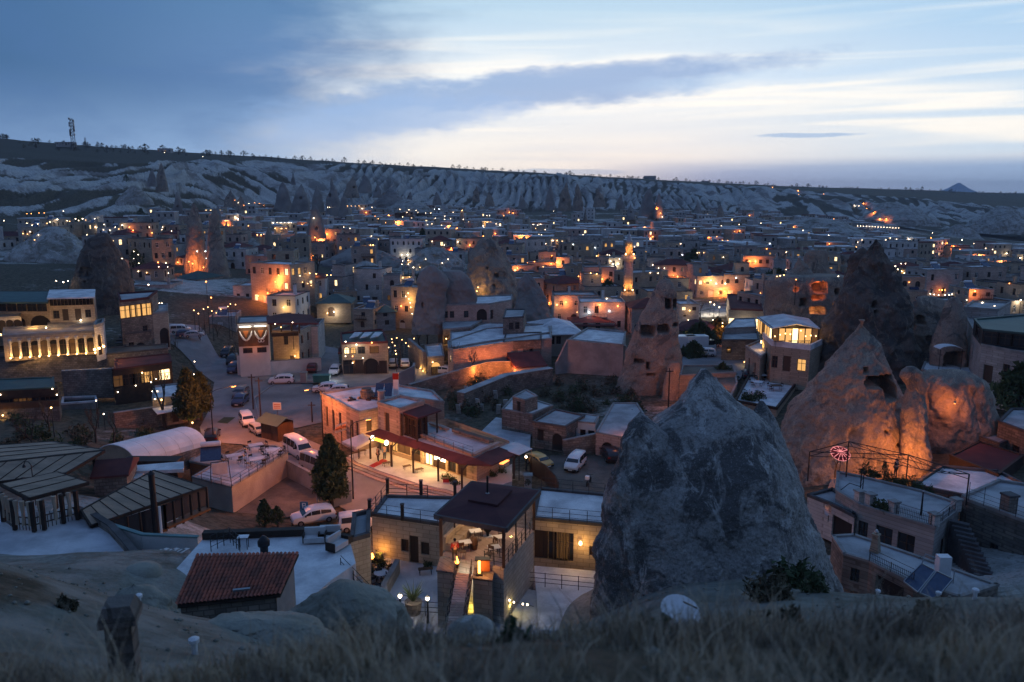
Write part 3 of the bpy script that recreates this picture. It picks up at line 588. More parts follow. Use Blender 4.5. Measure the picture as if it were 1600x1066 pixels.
# walls with real openings
def wall(mb, p0, p1, z0, z1, ops=(), deep=0.22):
    """vertical wall from p0 to p1 (outside on the right-hand side of p0->p1); ops: (s0, s1, za, zb, arch)"""
    p0 = Vector((p0[0], p0[1])); p1 = Vector((p1[0], p1[1])); L = (p1-p0).length
    if L < .01: return
    d = (p1-p0)/L; nrm = Vector((d.y, -d.x))
    P = lambda s, z, e=0.0: (p0.x+d.x*s-nrm.x*e, p0.y+d.y*s-nrm.y*e, z)
    ss = sorted({0.0, L, *[o[0] for o in ops], *[o[1] for o in ops]}); zs = sorted({z0, z1, *[o[2] for o in ops], *[o[3] for o in ops]})
    for a, b in zip(ss, ss[1:]):
        for c, e in zip(zs, zs[1:]):
            m, n = (a+b)/2, (c+e)/2
            if any(o[0] < m < o[1] and o[2] < n < o[3] for o in ops): continue
            mb.add([P(a, c), P(b, c), P(b, e), P(a, e)], [(0, 1, 2, 3)])
    for o in ops:
        a, b, c, e = o[:4]; arch = len(o) > 4 and o[4]
        if not arch:
            ring = [(a, c), (b, c), (b, e), (a, e)]
        else:
            r = (b-a)/2; k = 8; zc = e-r
            arc = [(a+r+r*math.cos(t*PI/k), zc+r*math.sin(t*PI/k)) for t in range(k+1)]
            ring = [(a, c), (b, c)]+arc
            h = k//2
            mb.add([P(b, e)]+[P(*q) for q in arc[:h+1]], [tuple(range(h+2))[::-1]][:1])
            mb.add([P(a, e)]+[P(*q) for q in arc[h:]], [tuple(range(len(arc)-h+1))[::-1]])
            mb.f[-2] = mb.f[-2][::-1]; mb.f[-1] = mb.f[-1][::-1]
        n = len(ring)
        mb.add([P(*q) for q in ring]+[P(q[0], q[1], deep) for q in ring], [(i, n+i, n+(i+1) % n, (i+1) % n) for i in range(n)])
def shape2(w, h, arch, k=8):
    if not arch: return [(-w/2, 0), (w/2, 0), (w/2, h), (-w/2, h)]
    r = w/2; return [(-w/2, 0), (w/2, 0)]+[(r*math.cos(t*PI/k), h-r+r*math.sin(t*PI/k)) for t in range(k+1)]
WCACHE = {}
def opening_meshes(w, h, arch, style, glass):
    key = (round(w, 2), round(h, 2), arch, style, glass)
    if key in WCACHE: return WCACHE[key]
    f = MB(); p = MB(); o = shape2(w, h, arch); t = min(0.09, w*.1)
    i = [(x*(1-2*t/w), t+(z)*(1-2*t/h)) for x, z in o]; n = len(o)
    # ring frame, 6 cm deep (local: x along the wall, -y outwards)
    vs = [(x, -0.03, z) for x, z in o]+[(x, -0.03, z) for x, z in i]+[(x, 0.03, z) for x, z in i]
    f.add(vs, [(k, (k+1) % n, n+(k+1) % n, n+k) for k in range(n)]+[(n+k, n+(k+1) % n, 2*n+(k+1) % n, 2*n+k) for k in range(n)])
    if style in ('cross', 'door'):
        f.box(-t*.35, t*.35, -0.04, 0.02, t*.5, h-t*.5 if not arch else h-t)
        if style == 'cross': f.box(-w/2+t*.6, w/2-t*.6, -0.037, 0.017, h*.62, h*.62+t*.7)
        else: f.box(-w/2+t*.6, w/2-t*.6, -0.037, 0.017, 0.02, h*.35)
    if style == 'plank':
        k = max(2, int(w/.28)); 
        for q in range(k): f.box(-w/2+t*.8+(w-1.6*t)*q/k+.01, -w/2+t*.8+(w-1.6*t)*(q+1)/k-.01, -0.02, 0.015, t*.5, (h-t*.6) if not arch else h-w/2)
    p.add([(x, 0.012, z) for x, z in i], [tuple(range(n))])
    WCACHE[key] = (f, p, {})
    return WCACHE[key]
def put_opening(parent, name, pos, rz, w, h, arch=False, style='cross', glass='glass_dark', frame='frame_dark'):
    f, p, c = opening_meshes(w, h, arch, style, glass)
    if frame not in c: c[frame] = f.mesh(name+'_frame_mesh', M[frame])
    if ('g', glass) not in c: c[('g', glass)] = p.mesh('pane_mesh', M[glass])
    o = link(name, c[frame], parent, pos, rz)
    if parent.parent is None: link('pane', c[('g', glass)], o)
    return o
# generic flat roofed house
def face_ops(L, h, z0, nst, sty, arng, door=None):
    """window layout of one face: (s0,s1,za,zb,arch,kind)"""
    ops = []; sh = h/nst
    for st in range(nst):
        base = z0+st*sh
        if door and st == 0:
            s = L*door; dw = min(1.5, L*.2); ops.append((s-dw/2, s+dw/2, base+0.05, base+min(2.3, sh*.75), arng.random() < .6, 'door'))
        n = max(1, int(L/arng.uniform(2.0, 2.9))); w = arng.choice([.8, .9, 1.0]); hh = min(sh*.52, arng.choice([1.3, 1.45, 1.6])); arch = sty == 'arch'
        for i in range(n):
            s = L*(i+.5)/n+(0 if arng.random() < .7 else arng.uniform(-.2, .2))
            if arng.random() < .10 or s-w/2 < .3 or s+w/2 > L-.3: continue
            if any(o[0]-.35 < s+w/2 and s-w/2 < o[1]+.35 and o[2] < base+sh*.35+hh and base+sh*.35 < o[3] for o in ops): continue
            ops.append((s-w/2, s+w/2, base+sh*.33, base+sh*.33+hh, arch, 'window'))
    return ops
GR_HOUSE = 'houses of the town'
def house(x, y, w, d, h, rz, label, wallm='stone_cream', roofm='roof_pale', nst=2, sty='plain', lit=0.1, hip=False, tower=False, litmat=None, seed=0, z=None, name='stone_house', group=GR_HOUSE, sides=True, cope='coping', lamps=0, extra=True):
    a = random.Random(seed*31+5); z = (H(x, y)-.3) if z is None else z; sink = 1.5
    root = thing(name, label, 'house', (x, y, z), rz, group)
    blocks = [(-w/2, w/2, -d/2, d/2, 0, h, nst)]
    if tower:
        s = a.uniform(.4, .62); sx = a.choice([-1, 1]); th = h/nst*a.choice([.9, 1.0])
        blocks.append((-w/2+.05, -w/2+w*s, -d/2+d*a.uniform(.15, .4), d/2-.05, h, h+th, 1) if sx < 0 else (w/2-w*s, w/2-.05, -d/2+d*a.uniform(.15, .4), d/2-.05, h, h+th, 1))
    wm = MB(); rm = MB(); cm = MB()
    for bi, (x0, x1, y0, y1, z0, z1, ns) in enumerate(blocks):
        zz = z0-sink if bi == 0 else z0
        cor = [(x0, y0), (x1, y0), (x1, y1), (x0, y1)]
        for k in range(4):
            p, q = cor[k], cor[(k+1) % 4]; L = math.dist(p, q)
            ops = face_ops(L, z1-z0, z0, ns, sty, a, a.uniform(.25, .75) if (k == 0 and bi == 0) else None) if k == 0 or (sides and k in (1, 3)) else []
            wall(wm, p, q, zz, z1+(0.35 if not hip else 0), [o[:5] for o in ops], .16)
            dx_, dy_ = (q[0]-p[0])/L, (q[1]-p[1])/L; ang = math.atan2(dy_, dx_)
            for o in ops:
                s = (o[0]+o[1])/2; pos = (p[0]+dx_*s-dy_*.16, p[1]+dy_*s+dx_*.16, o[2])
                g = 'glass_dark'
                if a.random() < lit: g = litmat or a.choice(['glass_lit', 'glass_lit', 'glass_lit_bright', 'glass_lit_dim'])
                put_opening(root, o[5], pos, ang, o[1]-o[0], o[3]-o[2], o[4], 'cross' if o[5] == 'window' else 'plank', g if o[5] == 'window' else 'shutter', a.choice(['frame_dark', 'frame_dark', 'frame_white']) if extra else 'frame_dark')
        if hip:
            e = .5; hh = min(w, d)*.22; X0, X1, Y0, Y1 = x0-e, x1+e, y0-e, y1+e; iy = (Y1-Y0)/2; ix = min((X1-X0)/2-.2, iy)
            rm.add([(X0, Y0, z1), (X1, Y0, z1), (X1, Y1, z1), (X0, Y1, z1), (X0+ix, Y0+iy, z1+hh), (X1-ix, Y0+iy, z1+hh)], [(0, 1, 5, 4), (1, 2, 5), (2, 3, 4, 5), (3, 0, 4), (3, 2, 1, 0)])
        else:
            t = .28; rm.add([(x0+t*.5, y0+t*.5, z1), (x1-t*.5, y0+t*.5, z1), (x1-t*.5, y1-t*.5, z1), (x0+t*.5, y1-t*.5, z1)], [(0, 1, 2, 3)])
            for A in ((x0-.06, x1+.06, y0-.06, y0+t), (x0-.06, x1+.06, y1-t, y1+.06), (x0-.06, x0+t, y0+t, y1-t), (x1-t, x1+.06, y0+t, y1-t)):
                cm.box(*A, z1+.3, z1+.45)
    wm.obj('wall', M[wallm], root, False); rm.obj('roof', M[roofm], root, False)
    if cm.v: cm.obj('parapet', M[cope], root, False)
    if extra and not hip:
        top = blocks[0][5] if not tower else h
        k = MB(); cx, cyy = a.uniform(-w*.3, w*.3), a.uniform(0, d*.3); k.box(cx-.3, cx+.3, cyy-.3, cyy+.3, top, top+a.uniform(1.2, 2.2)+(h/nst if tower else 0)); k.obj('chimney', M[wallm], root, False)
        if nst > 1 and a.random() < .35:
            k = MB(); bw = w*a.uniform(.3, .6); x0 = a.uniform(-w/2, w/2-bw); zb = h/nst*a.choice([1, 1, nst-1]); k.box(x0, x0+bw, -d/2-1.0, -d/2-.01, zb, zb+.14); [k.box(x0+bw*t/6-.03, x0+bw*t/6+.03, -d/2-1.0, -d/2-.94, zb+.14, zb+.95) for t in range(7)]; k.box(x0, x0+bw, -d/2-1.02, -d/2-.92, zb+.95, zb+1.03); k.obj('balcony', M[a.choice(['coping', 'coping_dark', 'wood'])], root, False)
        if a.random() < .45:
            if 'sol' not in WCACHE:
                k = MB(); k.box(-.95, .95, 0, 1.7, 0, .08, Matrix.Translation((0, 0, .35)) @ Matrix.Rotation(.6, 4, 'X')); e = MB(); e.tube([(-.8, 1.55, 1.6), (.8, 1.55, 1.6)], .26, 8); e.box(-.7, -.62, 1.4, 1.5, 0, 1.5); e.box(.62, .7, 1.4, 1.5, 0, 1.5); WCACHE['sol'] = (k.mesh('solar_panel', M['solar']), e.mesh('water_tank', M['white_paint']))
            sx = a.uniform(-w*.3, w*.3); q = link('solar_panel', WCACHE['sol'][0], root, (sx, -d*.2, top)); link('water_tank', WCACHE['sol'][1], root, (sx, -d*.2, top))
    for i in range(lamps):
        s = -w/2+w*(i+.5)/lamps; b = MB(); b.lathe([(.03, 0), (.11, .05), (.11, .25), (.03, .32)], (s, -d/2-.16, h*.55/nst+1.0), 6); b.obj('wall_lamp', M['bulb_white' if seed % 3 else 'bulb_warm'], root, False)
    return root
# cars
def car_parts(kind):
    """side profile stations: (x, z of bonnet/roof, is greenhouse) front at +x; returns meshes in local space"""
    P = {'hatch': dict(L=4.1, W=1.74, belt=.93, st=[(2.05, .62), (1.9, .80), (1.25, .95), (.55, 1.42), (-.2, 1.50), (-1.2, 1.47), (-1.75, 1.28), (-2.0, .95), (-2.05, .6)], ws=(2, 3), rs=(6, 7), side=[(.95, .35), (.28, -.55), (-.62, -1.45)]),
         'suv': dict(L=4.6, W=1.86, belt=1.05, st=[(2.3, .70), (2.15, .95), (1.3, 1.10), (.6, 1.60), (-.2, 1.70), (-1.5, 1.66), (-2.05, 1.40), (-2.25, 1.05), (-2.3, .65)], ws=(2, 3), rs=(6, 7), side=[(1.0, .38), (.30, -.6), (-.68, -1.75)]),
         'van': dict(L=4.4, W=1.83, belt=1.08, st=[(2.2, .72), (2.05, .98), (1.45, 1.16), (.85, 1.72), (.3, 1.84), (-1.2, 1.85), (-2.05, 1.80), (-2.17, 1.05), (-2.2, .6)], ws=(2, 3), rs=(6, 7), side=[(1.05, .45), (.37, -.65), (-.73, -1.85)]),
         'minibus': dict(L=5.6, W=2.0, belt=1.35, st=[(2.8, .80), (2.68, 1.12), (2.25, 1.34), (1.55, 2.12), (1.0, 2.42), (-1.4, 2.48), (-2.6, 2.40), (-2.76, 1.35), (-2.8, .6)], ws=(2, 3), rs=(6, 7), side=[(1.75, 1.05), (.92, -.15), (-.25, -1.3), (-1.4, -2.45)])}[kind]
    W = P['W']/2; belt = P['belt']; body = MB(); st = P['st']; secs = []
    for x, z in st:
        t = min(1, max(0, (z-belt)/(.5))); e = abs(x)/(P['L']/2); w = W*(1-.10*max(0, e-.75)/.25)
        zb = min(z, belt); wt = w*(1-.16*t)
        secs.append([(x, -w*.93, .26), (x, -w, .52), (x, -w*.99, zb-.02 if zb > .56 else .54), (x, -wt, max(z-.07*t, zb)), (x, -wt*.82, z+.03*t), (x, wt*.82, z+.03*t), (x, wt, max(z-.07*t, zb)), (x, w*.99, zb-.02 if zb > .56 else .54), (x, w, .52), (x, w*.93, .26)])
    vs = [v for s in secs for v in s]; n = 10; k = len(secs)
    body.add(vs, [(i*n+j, (i+1)*n+j, (i+1)*n+(j+1) % n, i*n+(j+1) % n) for i in range(k-1) for j in range(n)]+[tuple(range(n)), tuple(reversed(range((k-1)*n, k*n)))])
    def glass(i0, i1):
        g = MB(); A = [Vector(secs[i][j]) for i, j in ((i0, 3), (i0, 6), (i1, 6), (i1, 3))]
        A[0], A[1], A[2], A[3] = Vector(secs[i0][3]), Vector(secs[i0][6]), Vector(secs[i1][6]), Vector(secs[i1][3])
        nrm = (A[1]-A[0]).cross(A[3]-A[0]).normalized(); nrm = nrm if nrm.z > 0 else -nrm; c = sum(A, Vector())/4
        q = [c+(v-c)*.90 for v in A]; q = [v+nrm*.02 for v in q]+[v+nrm*.055 for v in q]
        g.add(q, [(0, 1, 2, 3), (4, 5, 6, 7), (0, 1, 5, 4), (1, 2, 6, 5), (2, 3, 7, 6), (3, 0, 4, 7)]); return g
    roofz = max(z for _, z in st); wins = []
    xs = [x for x, _ in st]; zs = [z for _, z in st]
    top = lambda x: float(np.interp(x, xs[::-1], zs[::-1]))
    for a, b in P['side']:
        for s in (-1, 1):
            g = MB(); pts = []
            za, zb = min(top(a)-.16, roofz-.16), min(top(b)-.16, roofz-.16)
            for x, z in ((a, belt+.05), (b, belt+.05), (b, zb), (a, max(za, belt+.12))):
                t = min(1, max(0, (z-belt)/.5)); y = W*(1-.16*t)+.012; pts.append((x, s*y, z))
            q = pts+[(p[0], p[1]+s*.02, p[2]) for p in pts]
            g.add(q, [(0, 1, 2, 3), (4, 5, 6, 7), (0, 1, 5, 4), (1, 2, 6, 5), (2, 3, 7, 6), (3, 0, 4, 7)]); wins.append(g)
    wx = P['L']*.5-.82; r = .33 if kind != 'minibus' else .37
    tyre = MB(); tyre.lathe([(r*.6, -.1), (r*.93, -.11), (r, -.07), (r, .07), (r*.93, .11), (r*.6, .1)], n=14)
    tyre.v = [(v[0], v[2], v[1]) for v in tyre.v]
    rim = MB(); rim.lathe([(.03, -.125), (r*.58, -.115), (r*.58, .115), (.03, .125)], n=10); rim.v = [(v[0], v[2], v[1]) for v in rim.v]
    for s in range(5):
        an = s*2*PI/5; rim.cbox((0, 0, 0), .01, .01, .01)
    lights = MB(); lights.box(-.06, .06, -.17, .17, -.09, .09)
    bump = MB(); bump.box(-.05, .05, -W*.90, W*.90, -.12, .12); plate = MB(); plate.box(-.015, .015, -.26, .26, -.06, .06); mir = MB(); mir.box(-.07, .07, -.1, .1, -.08, .08)
    return dict(P=P, body=body, ws=glass(*P['ws']), rs=glass(*P['rs']), wins=wins, wheels=[(sx*wx, sy*(W-.10), r) for sx in (1, -1) for sy in (1, -1)], tyre=tyre, rim=rim, lights=lights, bump=bump, plate=plate, mir=mir, W=W, belt=belt)
CARM = {}
def car(kind, colour, p, rz, label, group='vehicles parked in the streets', on=False, cat='car', name='parked_car'):
    root = thing(name, label, cat, (p[0], p[1], p[2]), rz, group); root.scale = (.86,)*3
    if kind not in CARM:
        d = car_parts(kind); d['m'] = {k: d[k].mesh(kind+'_'+k, M['glass_dark' if k in ('ws', 'rs') else {'tyre': 'tyre', 'rim': 'rim', 'bump': 'tyre', 'plate': 'white_paint', 'mir': 'tyre'}[k]]) for k in ('ws', 'rs', 'tyre', 'rim', 'bump', 'plate', 'mir')}
        d['winm'] = [w.mesh('side_glass', M['glass_dark']) for w in d['wins']]; d['bm'] = {}; CARM[kind] = d
        d['hl'] = {k: d['lights'].mesh('headlamp', M[k]) for k in ('bulb_cool', 'rim', 'lamp_red')}
    d = CARM[kind]; L = d['P']['L']/2
    if colour not in d['bm']: d['bm'][colour] = d['body'].mesh(kind+'_body', M['car_'+colour], True)
    b = link('body', d['bm'][colour], root)
    if 'bev' not in d: d['bev'] = 1
    link('windscreen', d['m']['ws'], root); link('rear_window', d['m']['rs'], root)
    for w in d['winm']: link('side_window', w, root)
    for wx, wy, r in d['wheels']:
        w = link('wheel', d['m']['tyre'], root, (wx, wy, r)); link('rim', d['m']['rim'], w)
    for s in (-1, 1):
        link('headlight', d['hl']['bulb_cool' if on else 'rim'], root, (L-.09, s*d['W']*.68, .66)); link('tail_light', d['hl']['lamp_red'], root, (-L+.06, s*d['W']*.76, .80))
        link('wing_mirror', d['m']['mir'], root, (L*.42, s*(d['W']+.09), d['belt']+.08))
    link('bumper', d['m']['bump'], root, (L-.02, 0, .38)); link('bumper', d['m']['bump'], root, (-L+.02, 0, .40)); link('number_plate', d['m']['plate'], root, (L+.04, 0, .42))
    return root
# furniture and fittings
def table(p, label, rz=0.0, w=1.1, d=.8, h=.75, top='roof_pale', round_=False, group='terrace tables', name='table'):
    r = thing(name, label, 'table', p, rz, group); t = MB()
    if round_: t.lathe([(w/2-.01, h-.04), (w/2, h-.02), (w/2-.01, h)], n=18)
    else: t.box(-w/2, w/2, -d/2, d/2, h-.04, h)
    t.obj('table_top', M[top], r, False)
    for sx in (-1, 1):
        for sy in (-1, 1): MB().tube([(sx*w*.4*(.7 if round_ else 1), sy*d*.4*(.7 if round_ else 1), 0), (sx*w*.38*(.5 if round_ else 1), sy*d*.38*(.5 if round_ else 1), h-.04)], .022, 5).obj('leg', M['metal_dark'], r, False)
    return r
CH = {}
def chair(p, rz, label, mt='metal_dark', group='terrace chairs', seat=None):
    r = thing('chair', label, 'chair', p, rz, group)
    if 's' not in CH:
        s = MB(); s.box(-.21, .21, -.21, .21, .43, .47); CH['s'] = s
        b = MB(); b.box(-.21, .21, -.23, -.19, .70, .90); b.box(-.20, -.17, -.225, -.195, .45, .72); b.box(.17, .20, -.225, -.195, .45, .72); CH['b'] = b
        l = MB(); l.tube([(0, 0, 0), (0, 0, .44)], .018, 5); CH['l'] = l
    if mt not in CH: CH[mt] = {k: CH[k].mesh('chair_'+k, M[mt]) for k in 'sbl'}
    c = CH[mt]; link('seat', c['s'], r); link('backrest', c['b'], r)
    for sx in (-.18, .18):
        for sy in (-.18, .18): link('leg', c['l'], r, (sx, sy, 0))
    return r
def railing(pts, label, h=.95, gap=1.6, name='railing', mt='metal_dark', rails=(.95, .6, .3), rad=.022, balus=None):
    pts = [Vector(p) for p in pts]; r = thing(name, label, 'railing', pts[0])
    for a, b in zip(pts, pts[1:]):
        L = (b-a).length; n = max(1, round(L/gap))
        for i in range(n+1 if b is pts[-1] else n):
            q = a.lerp(b, i/n); MB().tube([q, q+Vector((0, 0, h))], rad*1.2, 5).obj('post', M[mt], r)
        for z in rails: MB().tube([a+Vector((0, 0, z)), b+Vector((0, 0, z))], rad*.8, 4).obj('rail', M[mt], r)
        if balus:
            m = MB()
            for i in range(int(L/balus)):
                q = a.lerp(b, (i+.5)*balus/L); m.beam(q+Vector((0, 0, .08)), q+Vector((0, 0, h-.03)), .02)
            tag(m.obj('balusters', M[mt], r), kind='stuff')
    return r
def lamp_post(p, h, label, col='w', arm=None, group='tall street lamps', lit=True, power=400, r=.12, mt='metal_dark', head=None, name='street_lamp'):
    o = thing(name, label, 'lamp', p, 0, group); colr, bm = COLS0[col]
    MB().tube([(0, 0, 0), (0, 0, h*.5), (0, 0, h)], [.09, .07, .05], 8).obj('pole', M[mt], o, False)
    if arm:
        e = Vector((arm[0], arm[1], h+.35)); MB().tube([(0, 0, h-.05), (arm[0]*.3, arm[1]*.3, h+.25), e], .035, 6).obj('arm', M[mt], o, False)
        hd = MB(); d = Vector((arm[0], arm[1], 0)).normalized(); hd.beam(e-d*.1, e+d*.65, .22, .12); hd.obj('lamp_head', M['metal_grey'], o, False)
        if lit: b = MB(); b.beam(e+d*.05+Vector((0, 0, -.08)), e+d*.55+Vector((0, 0, -.08)), .16, .05); b.obj('bulb', M[bm], o, False); lamp(Vector(p)+e+d*.3+Vector((0, 0, -.22)), power, colr, .1)
    else:
        b = MB(); b.lathe([(r*.5, h), (r, h+r*.6), (r, h+r*1.5), (r*.4, h+r*2.2)], n=8); b.obj('bulb', M[bm if lit else 'white_paint'], o, False, True)
        c = MB(); c.lathe([(r*1.2, h+r*2.2), (.02, h+r*3)], n=8); c.obj('cap', M[mt], o, False)
        if lit: lamp(Vector(p)+Vector((0, 0, h+r*3.2+.15)), power, colr, .06)
    return o
COLS0 = {'o': (ORANGE, 'bulb_orange'), 'w': (WHITE, 'bulb_white'), 'y': (YELLOW, 'bulb_warm'), 'c': (COOL, 'bulb_cool')}
# plants
def conifer(p, h, r, label, seed=1, n=2600, mt='foliage', base=.16, group=None, name='cypress_tree'):
    a = np.random.RandomState(seed); o = thing(name, label, 'tree', p, 0, group)
    t = MB(); t.tube([(0, 0, -.2), (0, 0, h*.4), (0, 0, h*.9)], [r*.11+.05, r*.07+.03, .02], 7); t.obj('trunk', M['bark'], o, False)
    k = a.rand(n)**.75; z = h*(base+(1-base)*k); prof = np.interp(k, [0, .08, .3, .6, .85, 1], [.35, .8, 1.0, .75, .38, .03])
    th = a.rand(n)*2*PI; lob = 1+.22*np.sin(th*3+z*1.3)+.16*np.sin(th*7-z*2.1)+.10*np.sin(z*5+th); rr = r*prof*lob*(1-.5*a.rand(n)**2.2)
    C = np.c_[rr*np.cos(th), rr*np.sin(th), z]; s = r*.13+.03; A = a.randn(n, 3)*s; B = a.randn(n, 3)*s; A[:, 2] = np.abs(A[:, 2])*1.3
    V = np.stack([C-A*.6, C+A*.6+B*.3, C+B*.8], 1).reshape(-1, 3); link('crown', npmesh('crown', V, np.arange(3*n).reshape(-1, 3), M[mt], False), o); return o
def bare_tree(p, h, label, seed=1, spread=.5, group='bare trees', mt='bark', depth=5, name='bare_tree', leaf=0, thick=.045):
    a = random.Random(seed); o = thing(name, label, 'tree', p, 0, group); t = MB(); c = MB(); tips = []
    def br(q, d, L, r, k):
        e = q+d*L; mid = q+d*L*.5+Vector((a.uniform(-1, 1), a.uniform(-1, 1), a.uniform(-.3, .5)))*L*.07
        (t if k == 0 else c).tube([q, mid, e], [r, r*.85, r*.7], 6 if k == 0 else (4 if k < 3 else 3), False)
        if k >= depth: tips.append(e); return
        for _ in range(a.choice([2, 3]) if k < 4 else 2):
            v = Vector((a.uniform(-1, 1), a.uniform(-1, 1), a.uniform(-.2, .9)))*spread
            br(e, (d*.75+v+Vector((0, 0, .16))).normalized(), L*a.uniform(.62, .86), r*.62, k+1)
    br(Vector((0, 0, -.1)), Vector((a.uniform(-.1, .1), a.uniform(-.1, .1), 1)).normalized(), h*.27, h*thick*.6, 0)
    t.obj('trunk', M[mt], o, False, True); c.obj('branches', M[mt], o, False)
    if leaf:
        r_ = np.random.RandomState(seed); T_ = np.array([tuple(q) for q in tips]); C = T_[r_.randint(0, len(T_), leaf)]+r_.randn(leaf, 3)*h*.045; s = .035+h*.012
        A = r_.randn(leaf, 3)*s; B = r_.randn(leaf, 3)*s; V = np.stack([C-A, C+A, C+B], 1).reshape(-1, 3); link('crown', npmesh('crown', V, np.arange(3*leaf).reshape(-1, 3), M['foliage'], False), o)
    return o
def shrub(p, r, label, seed=1, mt='foliage', n=500, group='small shrubs', name='shrub', h=None):
    a = np.random.RandomState(seed); o = thing(name, label, 'shrub', p, 0, group); h = h or r*1.3
    v = a.randn(n, 3); v /= np.linalg.norm(v, axis=1)[:, None]; rad = (1-.55*a.rand(n)**1.6)*(1+.25*np.sin(v[:, 0]*5+seed)+.2*np.sin(v[:, 1]*7))
    C = np.c_[v[:, 0]*r*rad, v[:, 1]*r*rad, np.abs(v[:, 2])*h*rad]; s = r*.10+.02; A = a.randn(n, 3)*s; B = a.randn(n, 3)*s
    link('foliage', npmesh('foliage', np.stack([C-A, C+A, C+B], 1).reshape(-1, 3), np.arange(3*n).reshape(-1, 3), M[mt], False), o)
    m = MB(); [m.tube([(0, 0, -.1), (math.cos(q)*r*.3, math.sin(q)*r*.3, h*.6)], [.03, .01], 4) for q in (0, 2, 4)]; m.obj('stem', M['bark'], o, False); return o
# people: one skinned body, clothes and hair as its children
def person(p, rz, label, h=1.72, top='cloth_dark', legs='cloth_jeans', pose='stand', seed=0, group='people'):
    o = thing('person', label, 'person', p, rz, group); s = h/1.72; a = random.Random(seed); q = a.uniform(-.06, .06)
    J = {'pel': (0, 0, .95), 'che': (0, .02, 1.28), 'nek': (0, .01, 1.48), 'hd0': (0, .015, 1.57), 'hd1': (0, .02, 1.68)}
    rr = {'pel': .145, 'che': .165, 'nek': .062, 'hd0': .088, 'hd1': .082}; E = [('pel', 'che'), ('che', 'nek'), ('nek', 'hd0'), ('hd0', 'hd1')]
    if pose == 'sit': J = {k: (v[0], v[1], v[2]-.47) for k, v in J.items()}
    for sd, sg in (('l', -1), ('r', 1)):
        if pose == 'sit': J.update({'hip'+sd: (sg*.1, 0, .46), 'kne'+sd: (sg*.12, .42, .47), 'ank'+sd: (sg*.12, .44, .09), 'toe'+sd: (sg*.13, .58, .04)})
        else: J.update({'hip'+sd: (sg*.095, 0, .88), 'kne'+sd: (sg*.11, .03+sg*q, .49), 'ank'+sd: (sg*.12, sg*q*1.4-.02, .09), 'toe'+sd: (sg*.135, .13+sg*q*1.4, .04)})
        dz = -.47 if pose == 'sit' else 0
        J.update({'sho'+sd: (sg*.19, .01, 1.42+dz), 'elb'+sd: (sg*.25, -.02+sg*q, 1.14+dz), 'wri'+sd: (sg*.24, .14+sg*q, .93+dz), 'han'+sd: (sg*.23, .20+sg*q, .86+dz)})
        rr.update({'hip'+sd: .105, 'kne'+sd: .062, 'ank'+sd: .045, 'toe'+sd: .038, 'sho'+sd: .072, 'elb'+sd: .048, 'wri'+sd: .034, 'han'+sd: .04})
        E += [('pel', 'hip'+sd), ('hip'+sd, 'kne'+sd), ('kne'+sd, 'ank'+sd), ('ank'+sd, 'toe'+sd), ('che', 'sho'+sd), ('sho'+sd, 'elb'+sd), ('elb'+sd, 'wri'+sd), ('wri'+sd, 'han'+sd)]
    def skin(name, keys, grow, mt, ed, mat_):
        ks = list(keys); me = bpy.data.meshes.new(name); me.from_pydata([tuple(c*s for c in J[k]) for k in ks], [(ks.index(x), ks.index(y)) for x, y in ed if x in ks and y in ks], [])
        b = link(name, me, o); md = b.modifiers.new('skin', 'SKIN'); me.skin_vertices[0]
        for i, k in enumerate(ks): rad = rr[k]*s*grow; me.skin_vertices[0].data[i].radius = (rad, rad)
        me.skin_vertices[0].data[0].use_root = True; sb = b.modifiers.new('sub', 'SUBSURF'); sb.levels = 1; sb.render_levels = 1; me.materials.append(mat_); return b
    allk = list(J); skin('body', allk, 1.0, None, E, M['skin'])
    skin('jacket', ['pel', 'che', 'shol', 'shor', 'elbl', 'elbr', 'wril', 'wrir'], 1.16, None, E, M[top]); skin('trousers', ['pel', 'hipl', 'hipr', 'knel', 'kner', 'ankl', 'ankr'], 1.14, None, E, M[legs])
    dz = -.47 if pose == 'sit' else 0; m = MB(); m.lathe([(.05, .0), (.098, .05), (.10, .10), (.07, .17), (.02, .19)], (0, -.012, 1.56*1+dz), 10); m.v = [(x*s, y*s, z*s) for x, y, z in m.v]; m.obj('hair', M['hair'], o, False, True)
    return o
def dish(p, r, label, aim=(0, -1, .5), mt='white_paint', pole=.8, name='satellite_dish', group='satellite dishes'):
    o = thing(name, label, 'dish', p, 0, group); m = MB(); n = 20; V = []
    prof = [(0, 0), (.35, .02), (.7, .09), (1.0, .19)]
    for q, z in prof: V += [(q*r*math.cos(j*2*PI/n), q*r*math.sin(j*2*PI/n), z*r) for j in range(n)]
    T_ = Matrix.Translation((0, 0, pole)) @ Vector(aim).to_track_quat('Z', 'Y').to_matrix().to_4x4(); V = [T_ @ Vector(v) for v in V]
    m.add(V, [tuple(f) for f in gridfaces(len(prof), n, True).tolist()]); m.obj('reflector', M[mt], o, False, True)
    MB().tube([(0, 0, -.2), (0, 0, pole)], .03, 5).obj('mast', M['metal_dark'], o, False)
    MB().tube([T_ @ Vector((r*.9, 0, .18*r)), T_ @ Vector((0, 0, r*.85))], .015, 4).obj('feed_arm', M['metal_dark'], o, False); return o
